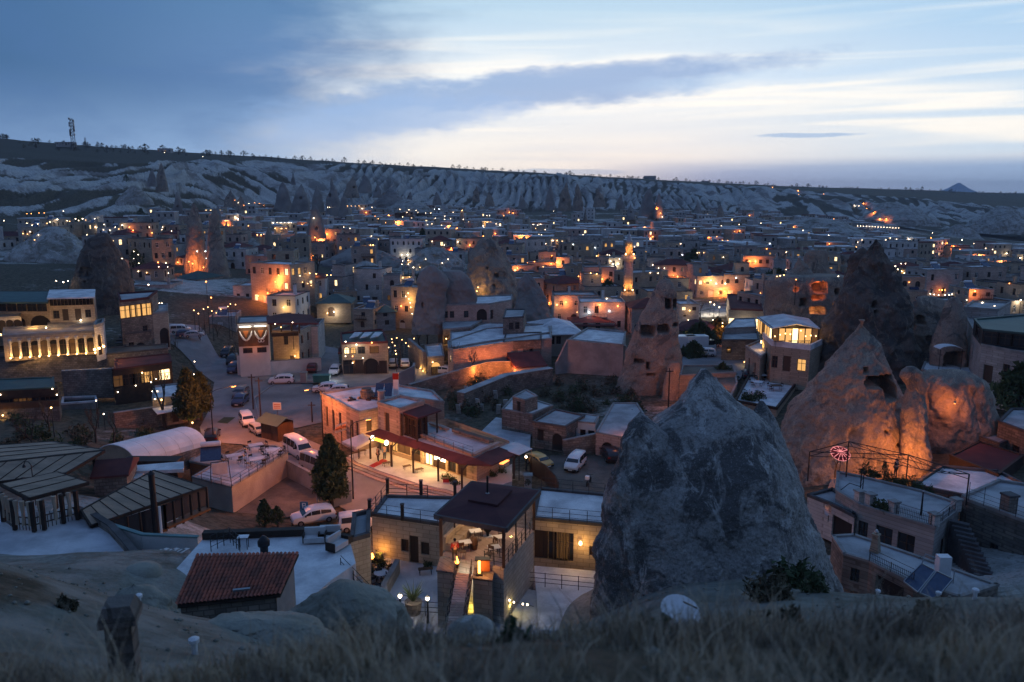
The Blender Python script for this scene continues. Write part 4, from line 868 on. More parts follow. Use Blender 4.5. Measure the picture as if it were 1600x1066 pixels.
# the town on the valley floor
LAND = [('the floodlit minaret', 980, 188), ('the layered brown rock', 765, 200), ('the leaning rock tower', 1020, 122), ('the tall dark chimney', 1368, 125), ('the twin pink rock towers', 320, 230), ('the big dark cone', 160, 168),
        ('the wide pale slope', 575, 240), ('the lamp lit road', 1420, 480), ('the red lit cave rooms', 1275, 140), ('the big hotel block', 1400, 330), ('the orange street', 410, 260), ('the far cliffs', 800, 850), ('the small cone group', 460, 540), ('the domed chimneys', 890, 600)]
LAND += [('the antenna mast', 115, 735), ('the ridge hut', 1103, 1330), ('the ridge block house', 1016, 1290), ('the lit ridge house', 256, 840), ('the long ridge building', 572, 1130), ('the plateau right end', 1560, 1690), ('the ridge middle', 800, 1240)]
LANDW = [(n, aty(px, 400, Y)[0], Y) for n, px, Y in LAND]
USED = set()
WORDS = {'stone_cream': 'cream', 'stone_grey': 'grey', 'stone_pink': 'pinkish', 'stone_white': 'pale', 'stone_tan': 'tan', 'plaster_white': 'white', 'plaster': 'beige'}
def place_phrases(x, y):
    out = []
    for n, lx, ly in sorted(LANDW, key=lambda q: math.hypot((q[1]-x)*1.0, (q[2]-y)*.8))[:6]:
        ddx = (x/y-lx/ly)*y; ddy = y-ly; r = math.hypot(ddx, ddy)
        far = 'just' if r < 35 else ('some way' if r < 90 else 'well')
        if abs(ddx) > abs(ddy)*.6: out.append(f"{far} {'right' if ddx > 0 else 'left'} of {n}")
        if ddy > 0: out.append(f"{far} behind {n}")
        else: out.append(f"{far} in front of {n}")
    return out
def house_label(x, y, wm, nst, roof, lit, tower, arch, w):
    st = {1: 'one storey', 2: 'two storey', 3: 'three storey', 4: 'four storey'}[nst]
    base = f"{WORDS[wm]} {st}"
    opt = [[], ['with lit windows'] if lit > .3 else ['unlit'], ['red hipped roof'] if roof == 'hip' else (['grey roof'] if roof == 'roof_grey' else ['pale roof'])]
    feats = []
    if roof == 'hip': feats.append('red hipped roof')
    elif roof == 'roof_grey': feats.append('grey flat roof')
    if tower: feats.append('rooftop room')
    if lit > .3: feats.append('lit windows')
    if arch: feats.append('arched windows')
    if w > 11: feats.append('long front')
    if w < 7.6: feats.append('narrow front')
    for nf in (1, 2, 3):
        for ph in place_phrases(x, y):
            f = ' and '.join(feats[:nf]); l = f"{base} house{' with '+f if f else ''}, {ph}"
            if len(l.split()) <= 16 and l not in USED: USED.add(l); return l
    return None
ROCKC = [(aty(px, 400, Y)[0], Y, r) for px, Y, r in [(160, 168, 13), (305, 228, 9), (338, 224, 9), (672, 150, 8), (710, 154, 9), (766, 196, 16), (825, 172, 9), (1020, 119, 10), (1276, 137, 17), (1370, 119, 16), (1275, 143, 8), (1452, 124, 9), (1487, 112, 8), (84, 250, 16), (575, 235, 20), (566, 290, 18), (680, 262, 14), (980, 188, 4), (395, 300, 10), (160, 400, 18), (494, 330, 8), (420, 290, 6), (1270, 560, 40), (262, 380, 12), (735, 400, 6), (340, 380, 6), (1400, 330, 16)]]
def corridor(x, y):
    """streets and open ground kept free of houses"""
    px = 800+1266*x/y
    # steep orange street at the left, from the square up
    for (a, ya), (b, yb) in (((318, 150), (330, 205)), ((330, 205), (300, 245)), ((430, 255), (500, 262)), ((1110, 120), (1105, 215)), ((1590, 300), (1480, 400)), ((1480, 400), (1410, 470))):
        xa, xb = px2u(a)*ya, px2u(b)*yb; dx_, dy_ = xb-xa, yb-ya; t = max(0, min(1, ((x-xa)*dx_+(y-ya)*dy_)/(dx_*dx_+dy_*dy_)))
        if math.hypot(x-xa-t*dx_, y-ya-t*dy_) < 9: return True
    return False
def mt_choice(a): return a.choices(['stone_cream', 'stone_grey', 'stone_pink', 'stone_white', 'stone_tan', 'plaster_white'], [28, 22, 18, 14, 12, 6])[0]
def build_town():
    a = random.Random(42); sites = []
    y = 176.0
    while y < 860:
        step = 11.5 if y < 330 else 14.5
        x = -0.66*y+a.uniform(0, 8)
        while x < 0.67*y:
            w = a.uniform(6.5, 12.5); X = x+w/2; Yy = y+a.uniform(-4, 4); px = 800+1266*X/Yy
            x += w+a.uniform(0.4, 3.2)+(0 if y < 470 else 2)
            yb = np.interp(X/Yy, F_U, F_Y['b'])
            if Yy > yb-60: continue
            if px < 340 and Yy < (215 if px < 215 else 186): continue
            if px < 640 and Yy < 195 and px > 500: continue
            if Yy > 470 and (px < 330) : continue
            if Yy > 520 and 790 < px < 1000 and a.random() < .7: continue
            if Yy > 640 and a.random() < .55: continue
            if Yy > 500 and px > 1400: continue
            if 300 < Yy and 1430 < px and a.random() < .45: continue
            if px < 300 and a.random() < .55: continue
            if any(math.hypot(X-cx, Yy-cy_) < r+5 for cx, cy_, r in ROCKC) or corridor(X, Yy): continue
            if a.random() < .07: continue
            sites.append((X, Yy, w))
        y += step*a.uniform(.9, 1.1)
    sites.sort(key=lambda s: s[1]); n = 0; far = MB(); farr = MB(); lt = MB(); wn = MB()
    for i, (X, Yy, w) in enumerate(sites):
        b = random.Random(i*17+3); z = H(X, Yy)-.3
        h1 = b.uniform(2.9, 3.3); nst = b.choices([1, 2, 3], [20, 56, 24])[0]; rz = b.uniform(-.45, .45)+(-.15 if X < 0 else .15); d = b.uniform(6, 9)
        wm = mt_choice(b); hip = b.random() < .15; roof = 'hip' if hip else b.choices(['roof_pale', 'roof_grey'], [60, 40])[0]
        tower = (not hip) and b.random() < .42 and nst < 3; arch = b.random() < .3
        lit = b.choice([0, 0, .05, .1, .15, .5, .35]); lamps = 0
        lb = house_label(X, Yy, wm, nst, roof, lit, tower, arch, w) if n < 282 else None
        if lb:
            n += 1
            house(X, Yy, w, d, nst*h1, rz, lb, wm, b.choice(['roof_red', 'roof_red', 'roof_brown']) if hip else roof, nst, 'arch' if arch else 'plain', lit, hip, tower, seed=i, z=z, sides=Yy < 330, cope='coping' if b.random() < .7 else 'coping_dark')
        else:
            m = Matrix.Translation((X, Yy, z)) @ Matrix.Rotation(rz, 4, 'Z'); h = nst*h1
            far.cur = b.choice([0, 1, 2, 3, 4]); far.box(-w/2, w/2, -d/2, d/2, -2, h, m)
            if tower: far.box(-w/2+.1, 0, -d*.1, d/2-.1, h, h+h1, m)
            farr.cur = b.choice([0, 0, 1]) if not hip else 2
            farr.box(-w/2-.1, w/2+.1, -d/2-.1, d/2+.1, h, h+.35, m)
            if b.random() < .3: farr.cur = 3; farr.box(w*.1, w*.1+1.6, 0, 1.2, h+.35, h+.9, m); farr.cur = 0
            if tower: farr.box(-w/2, .1, -d*.1-.1, d/2, h+h1, h+h1+.35, m)
            for st in range(nst):
                k = int(w/2.6)
                for q in range(k):
                    if b.random() < .15: continue
                    s = -w/2+w*(q+.5)/k; (lt if b.random() < lit*.35 else wn).box(s-.45, s+.45, -d/2-.06, -d/2+.05, st*h1+1.0, st*h1+2.35, m)
    for mb, nm, mm, lb in ((far, 'distant_houses', [M[k] for k in ('stone_cream', 'stone_grey', 'stone_pink', 'stone_white', 'stone_tan')], 'mass of small stone houses in the far part of the town'), (farr, 'distant_roofs', [M['roof_pale'], M['roof_grey'], M['roof_red'], M['white_paint']], 'flat roofs of the far houses'), (wn, 'distant_windows', M['glass_dark'], 'dark windows of the far houses'), (lt, 'distant_lit_windows', M['glass_lit_bright'], 'lit windows of the far houses')):
        if mb.v: tag(mb.obj(nm, mm), lb, kind='stuff')
    return n, len(sites)
build_town()
def HH(pl, pr, pb, pt, z0, d, rz=0.0, **kw):
    """a house whose front spans picture columns pl..pr, its foot on row pb at height z0 and its eaves on row pt"""
    p = atz((pl+pr)/2, pb, z0); w = (pr-pl)*p[1]/FP/ray(0, pb)[1]; h = ztop(p, pt)-z0
    c = Vector((p[0], p[1]))+Vector((-math.sin(rz), math.cos(rz)))*d/2
    return house(c[0], c[1], w/max(.6, math.cos(rz)), d, h, rz, z=z0, **kw)
# streets and lots
sheet('street', [(612, 806), (700, 768), (640, 745), (560, 724), (520, 704), (448, 672), (404, 652), (398, 622), (430, 600), (500, 598), (520, 607), (700, 592), (690, 583), (640, 574), (600, 566), (530, 568), (528, 545), (505, 540), (500, 568), (400, 582), (368, 584), (352, 560), (330, 543), (300, 522), (262, 520), (258, 540), (308, 562), (336, 590), (327, 640), (312, 668), (318, 690), (400, 696), (440, 738), (545, 800), (560, 830)], 0.02, M['asphalt'], 'asphalt street curving down from the square to the shop')
sheet('parking_lot', [(400, 622), (404, 652), (448, 672), (503, 660), (505, 622), (488, 600), (430, 600)], 0.03, M['gravel'], 'gravel parking lot inside the bend of the street')
sheet('side_street', [(1066, 600), (1150, 600), (1180, 560), (1165, 535), (1112, 505), (1070, 535), (1066, 560)], 1.0, M['asphalt'], 'side street behind the leaning rock tower')
drape('side_road', [(352, 560), (330, 543), (312, 530), (262, 530), (236, 548), (300, 566), (336, 592)], .8, 'asphalt', 'pale asphalt branch road leading to the left car park')
def kerb():
    m = MB(); P = [atz(*q, 0.0) for q in ((404, 652), (398, 622), (430, 600), (488, 597))]
    for a, b in zip(P, P[1:]): m.beam(a+Vector((0, 0, .07)), b+Vector((0, 0, .07)), .14, .2)
    tag(m.obj('kerb', M['concrete']), 'low kerb between the street and the gravel lot', kind='structure')
kerb()
def V2(px, py, z): p = atz(px, py, z); return (p[0], p[1])
def pixpoly(pts, z): return [V2(x, y, z) for x, y in pts]
def block(name, label, cat, pts, ztop_, zbot, wallm, roofm, ops=None, cope='coping', par=.35, group=None, deep=.2, roof=True, root=None):
    """solid with the roof outline given by picture points at height ztop_; ops: {edge index: [(t0 .. openings)]}"""
    P = pixpoly(pts, ztop_)
    ar = sum(a[0]*b[1]-b[0]*a[1] for a, b in zip(P, P[1:]+P[:1]))
    flip = ar < 0
    if flip: P = P[::-1]
    n = len(P)
    root = root or thing(name, label, cat, (sum(p[0] for p in P)/n, sum(p[1] for p in P)/n, zbot), 0, group)
    wm = MB(); put = []
    for i in range(n):
        e = (n-2-i) % n if flip else i           # edge index in the order in which the points were given
        L = math.dist(P[i], P[(i+1) % n]); q = []
        for o in (ops or {}).get(e, []):
            t, w, za, h, arch, kind, glass = (tuple(o)+(False, 'window', 'glass_dark')[len(o)-4:])[:7]
            if flip: t = 1-t
            q.append((t*L-w/2, t*L+w/2, za, za+h, arch)); d = ((P[(i+1) % n][0]-P[i][0])/L, (P[(i+1) % n][1]-P[i][1])/L)
            put.append((kind, (P[i][0]+d[0]*t*L-d[1]*deep*.9, P[i][1]+d[1]*t*L+d[0]*deep*.9, za), math.atan2(d[1], d[0]), w, h, arch, glass))
        wall(wm, P[i], P[(i+1) % n], zbot, ztop_, q, deep)
    wm.obj('wall', M[wallm], root)
    for kind, pos, an, w, h, arch, glass in put:
        st = {'window': 'cross', 'door': 'plank', 'shutter': 'plank', 'glazing': 'cross', 'hole': 'none'}[kind]
        put_opening(root, 'door' if kind == 'door' else 'window', Vector(pos)-root.location, an, w, h, arch, st, glass if kind != 'hole' else 'hole', 'frame_dark')  # open arches are closed by a near-black pane painted as shade
    if roof:
        c = Vector((sum(p[0] for p in P)/n, sum(p[1] for p in P)/n)); m = MB(); m.add([(p[0], p[1], ztop_-.02) for p in P], [tuple(range(n))]); m.obj('roof', M[roofm], root)
        if par:
            m = MB()
            for i in range(n):
                a, b = Vector(P[i]), Vector(P[(i+1) % n]); d = (b-a).normalized(); nn = Vector((d.y, -d.x))
                q = [a+nn*.05-d*.05, b+nn*.05+d*.05, b-nn*.22-d*.05, a-nn*.22+d*.05]; m.prism([(v.x, v.y) for v in q], ztop_-.06, ztop_+par)
            m.obj('parapet', M[cope], root)
    return root
def slab(root, name, pts, z, th, mt, tilt=None):
    P = pixpoly(pts, z) if tilt is None else [tuple(atz(x, y, zz))[:2] for (x, y), zz in zip(pts, tilt)]
    zt = z if tilt is None else tilt
    ar = sum(a[0]*b[1]-b[0]*a[1] for a, b in zip(P, P[1:]+P[:1]))
    if ar < 0: P = P[::-1]; zt = zt[::-1] if tilt is not None else zt
    m = MB(); n = len(P); z1 = [zt]*n if tilt is None else zt
    m.add([(p[0], p[1], q-th) for p, q in zip(P, z1)]+[(p[0], p[1], q) for p, q in zip(P, z1)], [tuple(reversed(range(n))), tuple(range(n, 2*n))]+[(i, (i+1) % n, n+(i+1) % n, n+i) for i in range(n)])
    return m.obj(name, M[mt], root)
def post(root, px, py, z0, z1, w=.2, mt='wood_dark', name='post'):
    p = atz(px, py, z0); return MB().cbox((p[0], p[1], z0), w, w, z1-z0).obj(name, M[mt], root)
def pix_wall(name, label, pts, z0, zt, th=.35, mt='stone_old', cope=None, group=None):
    """free standing wall through ground points given as picture points at height z0, zt = its height(s) above"""
    P = [atz(x, y, z0) for x, y in pts]; zt = zt if hasattr(zt, '__len__') else [zt]*len(P); r = thing(name, label, 'wall', P[0], 0, group); m = MB(); c = MB()
    for i, (a, b) in enumerate(zip(P, P[1:])):
        d = (b-a).normalized(); nn = Vector((-d.y, d.x, 0))*th/2
        for mm, e, lo, hi in ((m, 0, -1, 0), (c, .05, 0, .1)):
            q = [a-nn*(1+e*3), b-nn*(1+e*3), b+nn*(1+e*3), a+nn*(1+e*3)]; h = [zt[i], zt[i+1], zt[i+1], zt[i]]
            mm.add([(v.x, v.y, z0+(-1.2 if lo == -1 else hh)) for v, hh in zip(q, h)]+[(v.x, v.y, z0+hh+hi) for v, hh in zip(q, h)], [(3, 2, 1, 0), (4, 5, 6, 7), (0, 1, 5, 4), (1, 2, 6, 5), (2, 3, 7, 6), (3, 0, 4, 7)])
    m.obj('masonry', M[mt], r); c.obj('coping', M[cope or 'coping'], r); return r
G5 = 5.0
def uplight(px, py, z, power=20, col='y'):
    p = atz(px, py, z); o = thing('ground_spotlight', None, 'lamp', p, 0, 'small spotlights at the foot of walls'); MB().lathe([(.07, 0), (.10, .12), (.06, .2)], n=7).obj('housing', M['metal_dark'], o, False)
    MB().lathe([(.10, .2), (.07, .27)], n=7).obj('bulb', M['bulb_warm'], o, False); lamp(p+Vector((0, -.25, .5)), power, COLS0[col][0], .06); return o
# left: the warm lit arcade hotel on its terraces
def arcade_hotel():
    r = block('stone_hotel', 'long cream hotel on the far left with floodlit arch and dark glazed upper storey', 'hotel', [(-40, 470), (73, 470), (78, 458), (-40, 458)], 12.5, 5.0, 'stone_cream', 'roof_green',
              {0: [(.88, 3.6, 7.6, 2.5, True, 'hole'), (.62, 1.2, 7.6, 2.0, True, 'door'), (.30, 1.2, 8.2, 1.4, True), (.12, 1.2, 8.2, 1.4, True)]+[(t, 1.7, 10.7, 1.4, False, 'glazing', 'glass_dark') for t in (.08, .22, .36, .5, .64, .78, .92)]}, 'roof_green', .3)
    slab(r, 'eaves', [(-42, 472), (75, 472), (80, 456), (-42, 456)], 12.85, .3, 'roof_green')
    r2 = block('stone_hotel', 'hotel wing with pale roof and row of dark top windows above two warm lit storeys', 'hotel', [(75, 464), (146, 462), (148, 454), (78, 455)], 13.2, 5.0, 'stone_cream', 'roof_pale',
               {0: [(.14, .9, 9.6, 1.3), (.34, .9, 9.2, 1.9, False, 'door'), (.62, .95, 9.2, 1.9, False, 'door'), (.84, .9, 9.6, 1.3), (.18, 1.1, 6.7, 2.0, False, 'door'), (.42, 1.1, 6.7, 2.0, False, 'hole'), (.70, 1.1, 6.7, 2.0, False, 'door')]+[(t, .55, 11.7, 1.2, False, 'glazing') for t in np.linspace(.06, .94, 12)],
                1: [(.5, 1.0, 9.4, 1.4)]}, 'coping', .25)
    slab(r2, 'eaves', [(73, 466), (148, 464), (149, 452), (77, 453)], 13.5, .22, 'roof_pale')
    slab(r2, 'balcony', [(74, 506), (148, 504), (148, 494), (76, 495)], 8.9, .22, 'coping')
    # the arcade in front, on the lower terrace
    A = block('arcade', 'low arcade of round arches lit from below along the left terrace', 'arcade', [(4, 527), (147, 519), (150, 508), (6, 514)], 8.7, 5.0, 'stone_cream', 'coping',
              {0: [(t, 1.4, 5.5, 2.4, True, 'window' if i % 2 else 'door', 'glass_lit_dim' if i % 3 == 0 else 'glass_dark') for i, t in enumerate(np.linspace(.13, .955, 9))]}, 'coping', .3)
    p0, p1 = atz(4, 527, 8.7), atz(147, 519, 8.7); d = (p1-p0)
    for i, t in enumerate(np.linspace(.075, 1.0, 10)):
        q = p0+d*t; nrm = Vector((d.y, -d.x, 0)).normalized(); q = Vector((q.x, q.y, 5.5))+nrm*.25; c = MB(); c.lathe([(.26, 0), (.19, .2), (.17, 2.3), (.27, 2.6), (.27, 2.8)], (q.x, q.y, 5.5), 10); c.obj('column', M['stone_white'], A, smooth=True)
        o = thing('ground_spotlight', None, 'lamp', q+nrm*.75, 0, 'small spotlights at the foot of walls'); MB().lathe([(.05, 0), (.13, .1), (.08, .22)], n=7).obj('bulb', M['bulb_warm'], o, False); lamp(q+nrm*.62+Vector((0, 0, .45)), 46, YELLOW, .06)
    # bright gateway at its right end
    Gt = block('gateway', 'bright floodlit stone gateway at the end of the arcade', 'gateway', [(147, 512), (161, 508), (163, 501), (150, 504)], 10.2, 5.0, 'stone_white', 'coping', {0: [(.5, 1.1, 5.8, 3.2, True, 'hole')], 1: [(.5, 1.0, 5.9, 2.8, True, 'hole')]}, 'coping', .4)
    for px, py in ((148, 551), (155, 549), (162, 546)):
        p = aty(px, py-3, 115.3); lamp(p+Vector((0, -.1, .5)), 150, YELLOW, .08); b = thing('ground_spotlight', None, 'lamp', p, 0, 'small spotlights at the foot of walls'); MB().lathe([(.08, 0), (.2, .12), (.1, .3)], n=7).obj('bulb', M['bulb_warm'], b, False)
    U = block('arcade', 'short uplit colonnade with pale roof at the far left edge', 'arcade', [(-30, 499), (31, 496), (34, 488), (-28, 490)], 10.2, 7.2, 'stone_white', 'roof_pale', {0: [(t, 1.2, 7.7, 2.2, True, 'hole') for t in (.3, .52, .72, .92)]}, 'coping', .25)
    for px in (1, 14, 30): p = atz(px, 524, 7.6); lamp(p+Vector((0, -.5, .7)), 60, YELLOW, .06); b = thing('ground_spotlight', None, 'lamp', p, 0, 'small spotlights at the foot of walls'); MB().lathe([(.05, 0), (.13, .1), (.08, .22)], n=7).obj('bulb', M['bulb_warm'], b, False)
    block('terrace', 'planted stone terrace of the hotel between the arcade and the arch', 'terrace', [(32, 522), (74, 519), (150, 514), (150, 500), (34, 505)], 7.6, 3.5, 'stone_cream', 'paving', None, 'coping', .35)
    for px, py, z, w in ((52, 505, 10.2, 70), (85, 500, 9.8, 40), (125, 498, 9.8, 30), (72, 512, 8.4, 40), (110, 513, 7.2, 45), (20, 486, 12, 40)): lamp(aty(px, py+4, 124.5), w*1.8, YELLOW, .1)
    for px, py in ((127, 500), (72, 512), (99, 441)): spotq.append((px, py, 'w', 'm'))
spotq = []
arcade_hotel()
block('terrace', 'dark rubble terrace wall below the lit arcade', 'terrace', [(-20, 559), (45, 558), (160, 555), (262, 545), (262, 538), (150, 545), (-20, 550)], 5.4, 0.5, 'stone_old', 'dirt', None, 'coping_dark', .15)
pix_wall('retaining_wall', 'stone retaining wall with an arched cellar under the left gardens', [(100, 612), (178, 608), (262, 586)], 2.0, 3.0, .6, 'stone_old')
block('cafe', 'cafe with red sheet roof and amber lit glass front above the left gardens', 'cafe', [(178, 578), (268, 566), (266, 553), (180, 562)], 5.2, 0, 'wood_dark', 'roof_red', {0: [(t, 1.7, 2.6, 1.7, False, 'glazing', g) for t, g in ((.08, 'glass_lit_dim'), (.24, 'glass_dark'), (.40, 'glass_dark'), (.55, 'glass_lit'), (.70, 'glass_lit_dim'), (.86, 'glass_lit_bright'))]}, 'roof_brown', .15)
block('cafe', 'low pavilion with green sheet roof and lamps at its corner, far left', 'cafe', [(-20, 612), (85, 606), (84, 590), (-20, 594)], 5.4, 0, 'wood_dark', 'roof_green', {0: [(t, 2.2, 2.9, 1.4, False, 'glazing', 'glass_lit_dim' if i == 1 else 'glass_dark') for i, t in enumerate((.3, .5, .7, .9))]}, 'roof_green', .12)
block('garden_terrace', 'garden terrace with timber fence under the green roofed pavilion', 'terrace', [(-20, 640), (92, 634), (94, 618), (-20, 622)], 3.2, 0.5, 'stone_old', 'dirt', None, 'wood', .7)
block('pool_terrace', 'dark water basin with pale rim between the left gardens', 'pool', [(96, 632), (152, 628), (150, 620), (98, 622)], 1.2, .2, 'coping', 'glass_dark', None, 'roof_pale', .2)
block('stone_house', 'small stone house with pale canopy and wall lights beside the two dark conifers', 'house', [(238, 625), (284, 620), (282, 600), (240, 605)], 3.6, 0, 'stone_tan', 'roof_pale', {0: [(.3, 1.0, 1.2, 1.2, False, 'window', 'glass_lit'), (.7, 1.0, .3, 2.0, False, 'door')]}, 'coping', .2)
slab(thing('canopy', 'pink lit flat canopy over the entrance behind the conifers', 'canopy', atz(262, 640, 2.6), 0), 'sheet', [(236, 636), (284, 628), (284, 640), (246, 647)], 2.6, .1, 'roof_pale')
pix_wall('garden_wall', 'long rubble garden wall lit pink beside the street', [(180, 672), (245, 662), (312, 650)], 0.4, 2.2, .5, 'stone_old')
for px, py, c in ((83, 607, 'w'), (90, 616, 'w'), (2, 616, 'w'), (6, 648, 'y'), (80, 637, 'y'), (150, 626, 'w'), (183, 612, 'w'), (211, 602, 'w'), (162, 647, 'w'), (240, 597, 'w'), (243, 592, 'w'), (237, 611, 'w'), (242, 623, 'w'), (246, 611, 'w'), (304, 565, 'w'), (303, 585, 'w'), (265, 584, 'y'), (221, 582, 'y'), (252, 624, 'y'), (298, 660, 'y'), (253, 474, 'w'), (246, 474, 'w')): spotq.append((px, py, c, 's' if c == 'w' else 'm'))
# restaurant with the red flag
block('restaurant', 'restaurant with orange lit upper veranda over a rubble stone wall', 'restaurant', [(188, 472), (232, 467), (246, 456), (184, 460)], 12.4, 0, 'stone_old', 'roof_grey', {0: [(t, 1.7, 9.6, 2.1, False, 'glazing', 'glass_lit') for t in (.14, .34, .54, .74, .92)]+[(.8, .9, 6.6, 1.4)], 1: [(.25, 1.2, 9.6, 2.1, False, 'glazing', 'glass_lit')]}, 'roof_brown', .3)
lamp(atz(212, 492, 9)+Vector((0, -2, 1)), 90, WARM, .1)
block('stone_house', 'low rubble building with dark flat roof beside the steps and uplit arch', 'house', [(196, 523), (236, 518), (228, 505), (196, 508)], 7.0, 0, 'stone_old', 'roof_grey', {0: [(.55, 1.6, 2.8, 2.6, True, 'hole'), (.2, .9, 4.4, 1.2)]}, 'coping_dark', .2)
block('stone_house', 'cream wall with tall arch and flags beside the parked cars', 'house', [(234, 492), (262, 488), (262, 476), (236, 478)], 9.4, 0, 'stone_cream', 'roof_grey', {0: [(.72, 1.8, 3.2, 3.6, True, 'hole')]}, 'coping', .25)
for px, py in ((246, 520), (258, 518), (235, 541)): uplight(px, py, 3.2, 45)
r_ = thing('flag', 'small red flag hanging on the rubble wall of the veranda restaurant', 'flag', atz(236, 506, 6)-Vector((0, .4, 0)), 0); MB().box(-.45, .45, -.02, .02, 1.2, 2.3).obj('cloth', M['fabric_red'], r_, False); MB().box(-.5, .5, -.03, .03, 2.3, 2.36).obj('rod', M['metal_dark'], r_, False)
# steps left of the corner
st_ = thing('stairs', 'dark flight of wide steps climbing between hotel and restaurant', 'stairs', atz(176, 545, 3), 0)
for i in range(16):
    a, b = atz(168, 548, 3), atz(190, 546, 3); y0 = a[1]+i*1.5; MB().box(a[0]-i*.2, b[0]-i*.25, y0, y0+1.6, 2.0, 3.2+i*.30).obj('step', M['coping_dark'], st_)
# billboard building and house by the square
B = block('stone_house', 'white walled building with a lit billboard of two curved emblems on the square', 'house', [(371, 506), (419, 504), (420, 494), (374, 496)], 8.9, 0, 'plaster_white', 'roof_grey', {0: [(.28, 1.5, 3.9, .9, False, 'window', 'glass_dark'), (.74, 1.5, 3.9, .9, False, 'window', 'glass_dark')]}, 'coping_dark', .15)
def billboard():
    a, b = atz(372, 511, 8.3), atz(418, 509, 8.3); d = (b-a).normalized(); nn = Vector((d.y, -d.x, 0)); L = (b-a).length
    o = thing('billboard', 'dark brown billboard with two pale V shaped emblems under strip lights', 'billboard', a+nn*.3, 0); a = a+nn*1.0; b = b+nn*1.0
    m = MB(); m.prism([tuple((a+nn*.15)[:2]), tuple((b+nn*.15)[:2]), tuple((b+nn*.05)[:2]), tuple((a+nn*.05)[:2])], 5.2, 8.3); m.obj('panel', M['wood'], o)
    for c, kind in ((.26, 0), (.76, 1)):
        mid = a+d*L*c+nn*.2
        for s in (-1, 1):
            P = [mid+d*s*x+Vector((0, 0, z)) for x, z in ((L*.21, -.55), (L*.17, -1.2), (L*.09, -1.85), (0.02, -2.15 if not kind else -1.95))]
            e = MB(); e.tube(P, [.09, .17, .17, .12], 6); e.obj('emblem', M['sign_white'], o, smooth=True)
            if kind: e = MB(); e.tube([mid+d*s*(L*.045+math.cos(q)*.26)+Vector((0, 0, -2.25+math.sin(q)*.24)) for q in np.linspace(0, 2*PI, 10)], .06, 5); e.obj('emblem', M['sign_white'], o)
        P = [mid+Vector((0, 0, -1.75)), mid+d*L*.1+Vector((0, 0, -.5)), mid-d*L*.1+Vector((0, 0, -.5))]; e = MB(); e.add([tuple(v) for v in P], [(0, 1, 2)]); e.obj('emblem', M['sign_orange'], o)
        t = MB(); t.beam(mid-d*L*.19+nn*.5+Vector((0, 0, .25)), mid+d*L*.19+nn*.5+Vector((0, 0, .25)), .14); t.obj('strip_light', M['screen_white'], o); lamp(mid+nn*.95+Vector((0, 0, .2)), 55, WHITE, .2)
    lamp((a+b)/2+nn*1.0+Vector((0, 0, -3.6)), 36, ORANGE, .2); return o
billboard()
HH(428, 470, 576, 520, 0, 9, rz=-.1, label='cream stone house with a lit rooftop veranda, right of the billboard', wallm='stone_cream', roofm='roof_red', nst=2, hip=False, lit=0, seed=71, extra=False)
vr = thing('veranda', 'rooftop veranda with dark red hipped roof and warm lights right of the billboard', 'veranda', atz(448, 522, 6.6), 0)
slab(vr, 'roof', [(418, 505), (498, 505), (486, 492), (446, 489), (416, 495)], 9.6, .25, 'roof_red')
for px in (424, 440, 456, 468): post(vr, px, 521, 6.6, 9.4, .2)
slab(vr, 'railing_panel', [(424, 521), (466, 519), (466, 517), (424, 519)], 7.3, .6, 'wood_dark')
for px, py in ((431, 507), (440, 510), (446, 508)): lamp(atz(px, py, 8.6)+Vector((0, 1.0, 0)), 50, WARM, .15)
spotq += [(431, 506, 'w', 's'), (440, 511, 'y', 's'), (457, 504, 'w', 's'), (462, 556, 'y', 'L')]
HH(466, 498, 560, 514, 0.6, 9, rz=.1, label='small grey house with three windows under the veranda roof corner', wallm='stone_white', roofm='roof_red', nst=2, lit=0, seed=72, sides=False, extra=False)
pix_wall('courtyard_wall', 'long low white wall along the square behind the parked cars', [(372, 586), (422, 586), (502, 579)], 0, [3.4, 2.3, 2.2], .35, 'plaster_white', 'coping')
# green roofed restaurant on the square
gr = block('restaurant', 'corner restaurant with green roof panels, lit entrance and red canopy on the square', 'restaurant', [(534, 538), (606, 536), (598, 516), (532, 522)], 5.3, 0, 'stone_tan', 'roof_green', {0: [(.10, .9, 3.6, 1.2, True, 'glazing', 'glass_lit_bright'), (.24, .9, 3.6, 1.2, True, 'glazing', 'glass_lit'), (.42, 1.2, 3.6, 1.2), (.7, 1.5, 3.6, 1.2, False, 'glazing', 'glass_lit_dim'), (.14, 2.0, .2, 2.4, False, 'glazing', 'glass_dark'), (.36, 2.0, .2, 2.4, False, 'door'), (.62, 2.6, .1, 2.7, True, 'hole'), (.86, 1.6, .1, 2.2, False, 'door')]}, 'roof_red', .3)
slab(gr, 'lower_roof', [(528, 552), (608, 548), (606, 540), (530, 543)], 3.4, .2, 'roof_brown')
for i, px in enumerate((546, 562, 578)): slab(gr, 'roof_panel', [(px, 528), (px+13, 525), (px+20, 519), (px+8, 519)], 6.0, .12, 'roof_pale')
for px, py, z in ((540, 560, 2.2), (556, 562, 2.2), (581, 556, 2.6)): p = atz(px, py, z); lamp(p+Vector((0, -2.0, 0)), 60, WARM, .15)
spotq += [(540, 534, 'w', 'm'), (557, 538, 'w', 'L'), (540, 556, 'w', 's'), (567, 559, 'w', 's'), (551, 567, 'w', 's'), (581, 535, 'o', 'm'), (619, 553, 'y', 'L'), (551, 556, 'o', 's')]
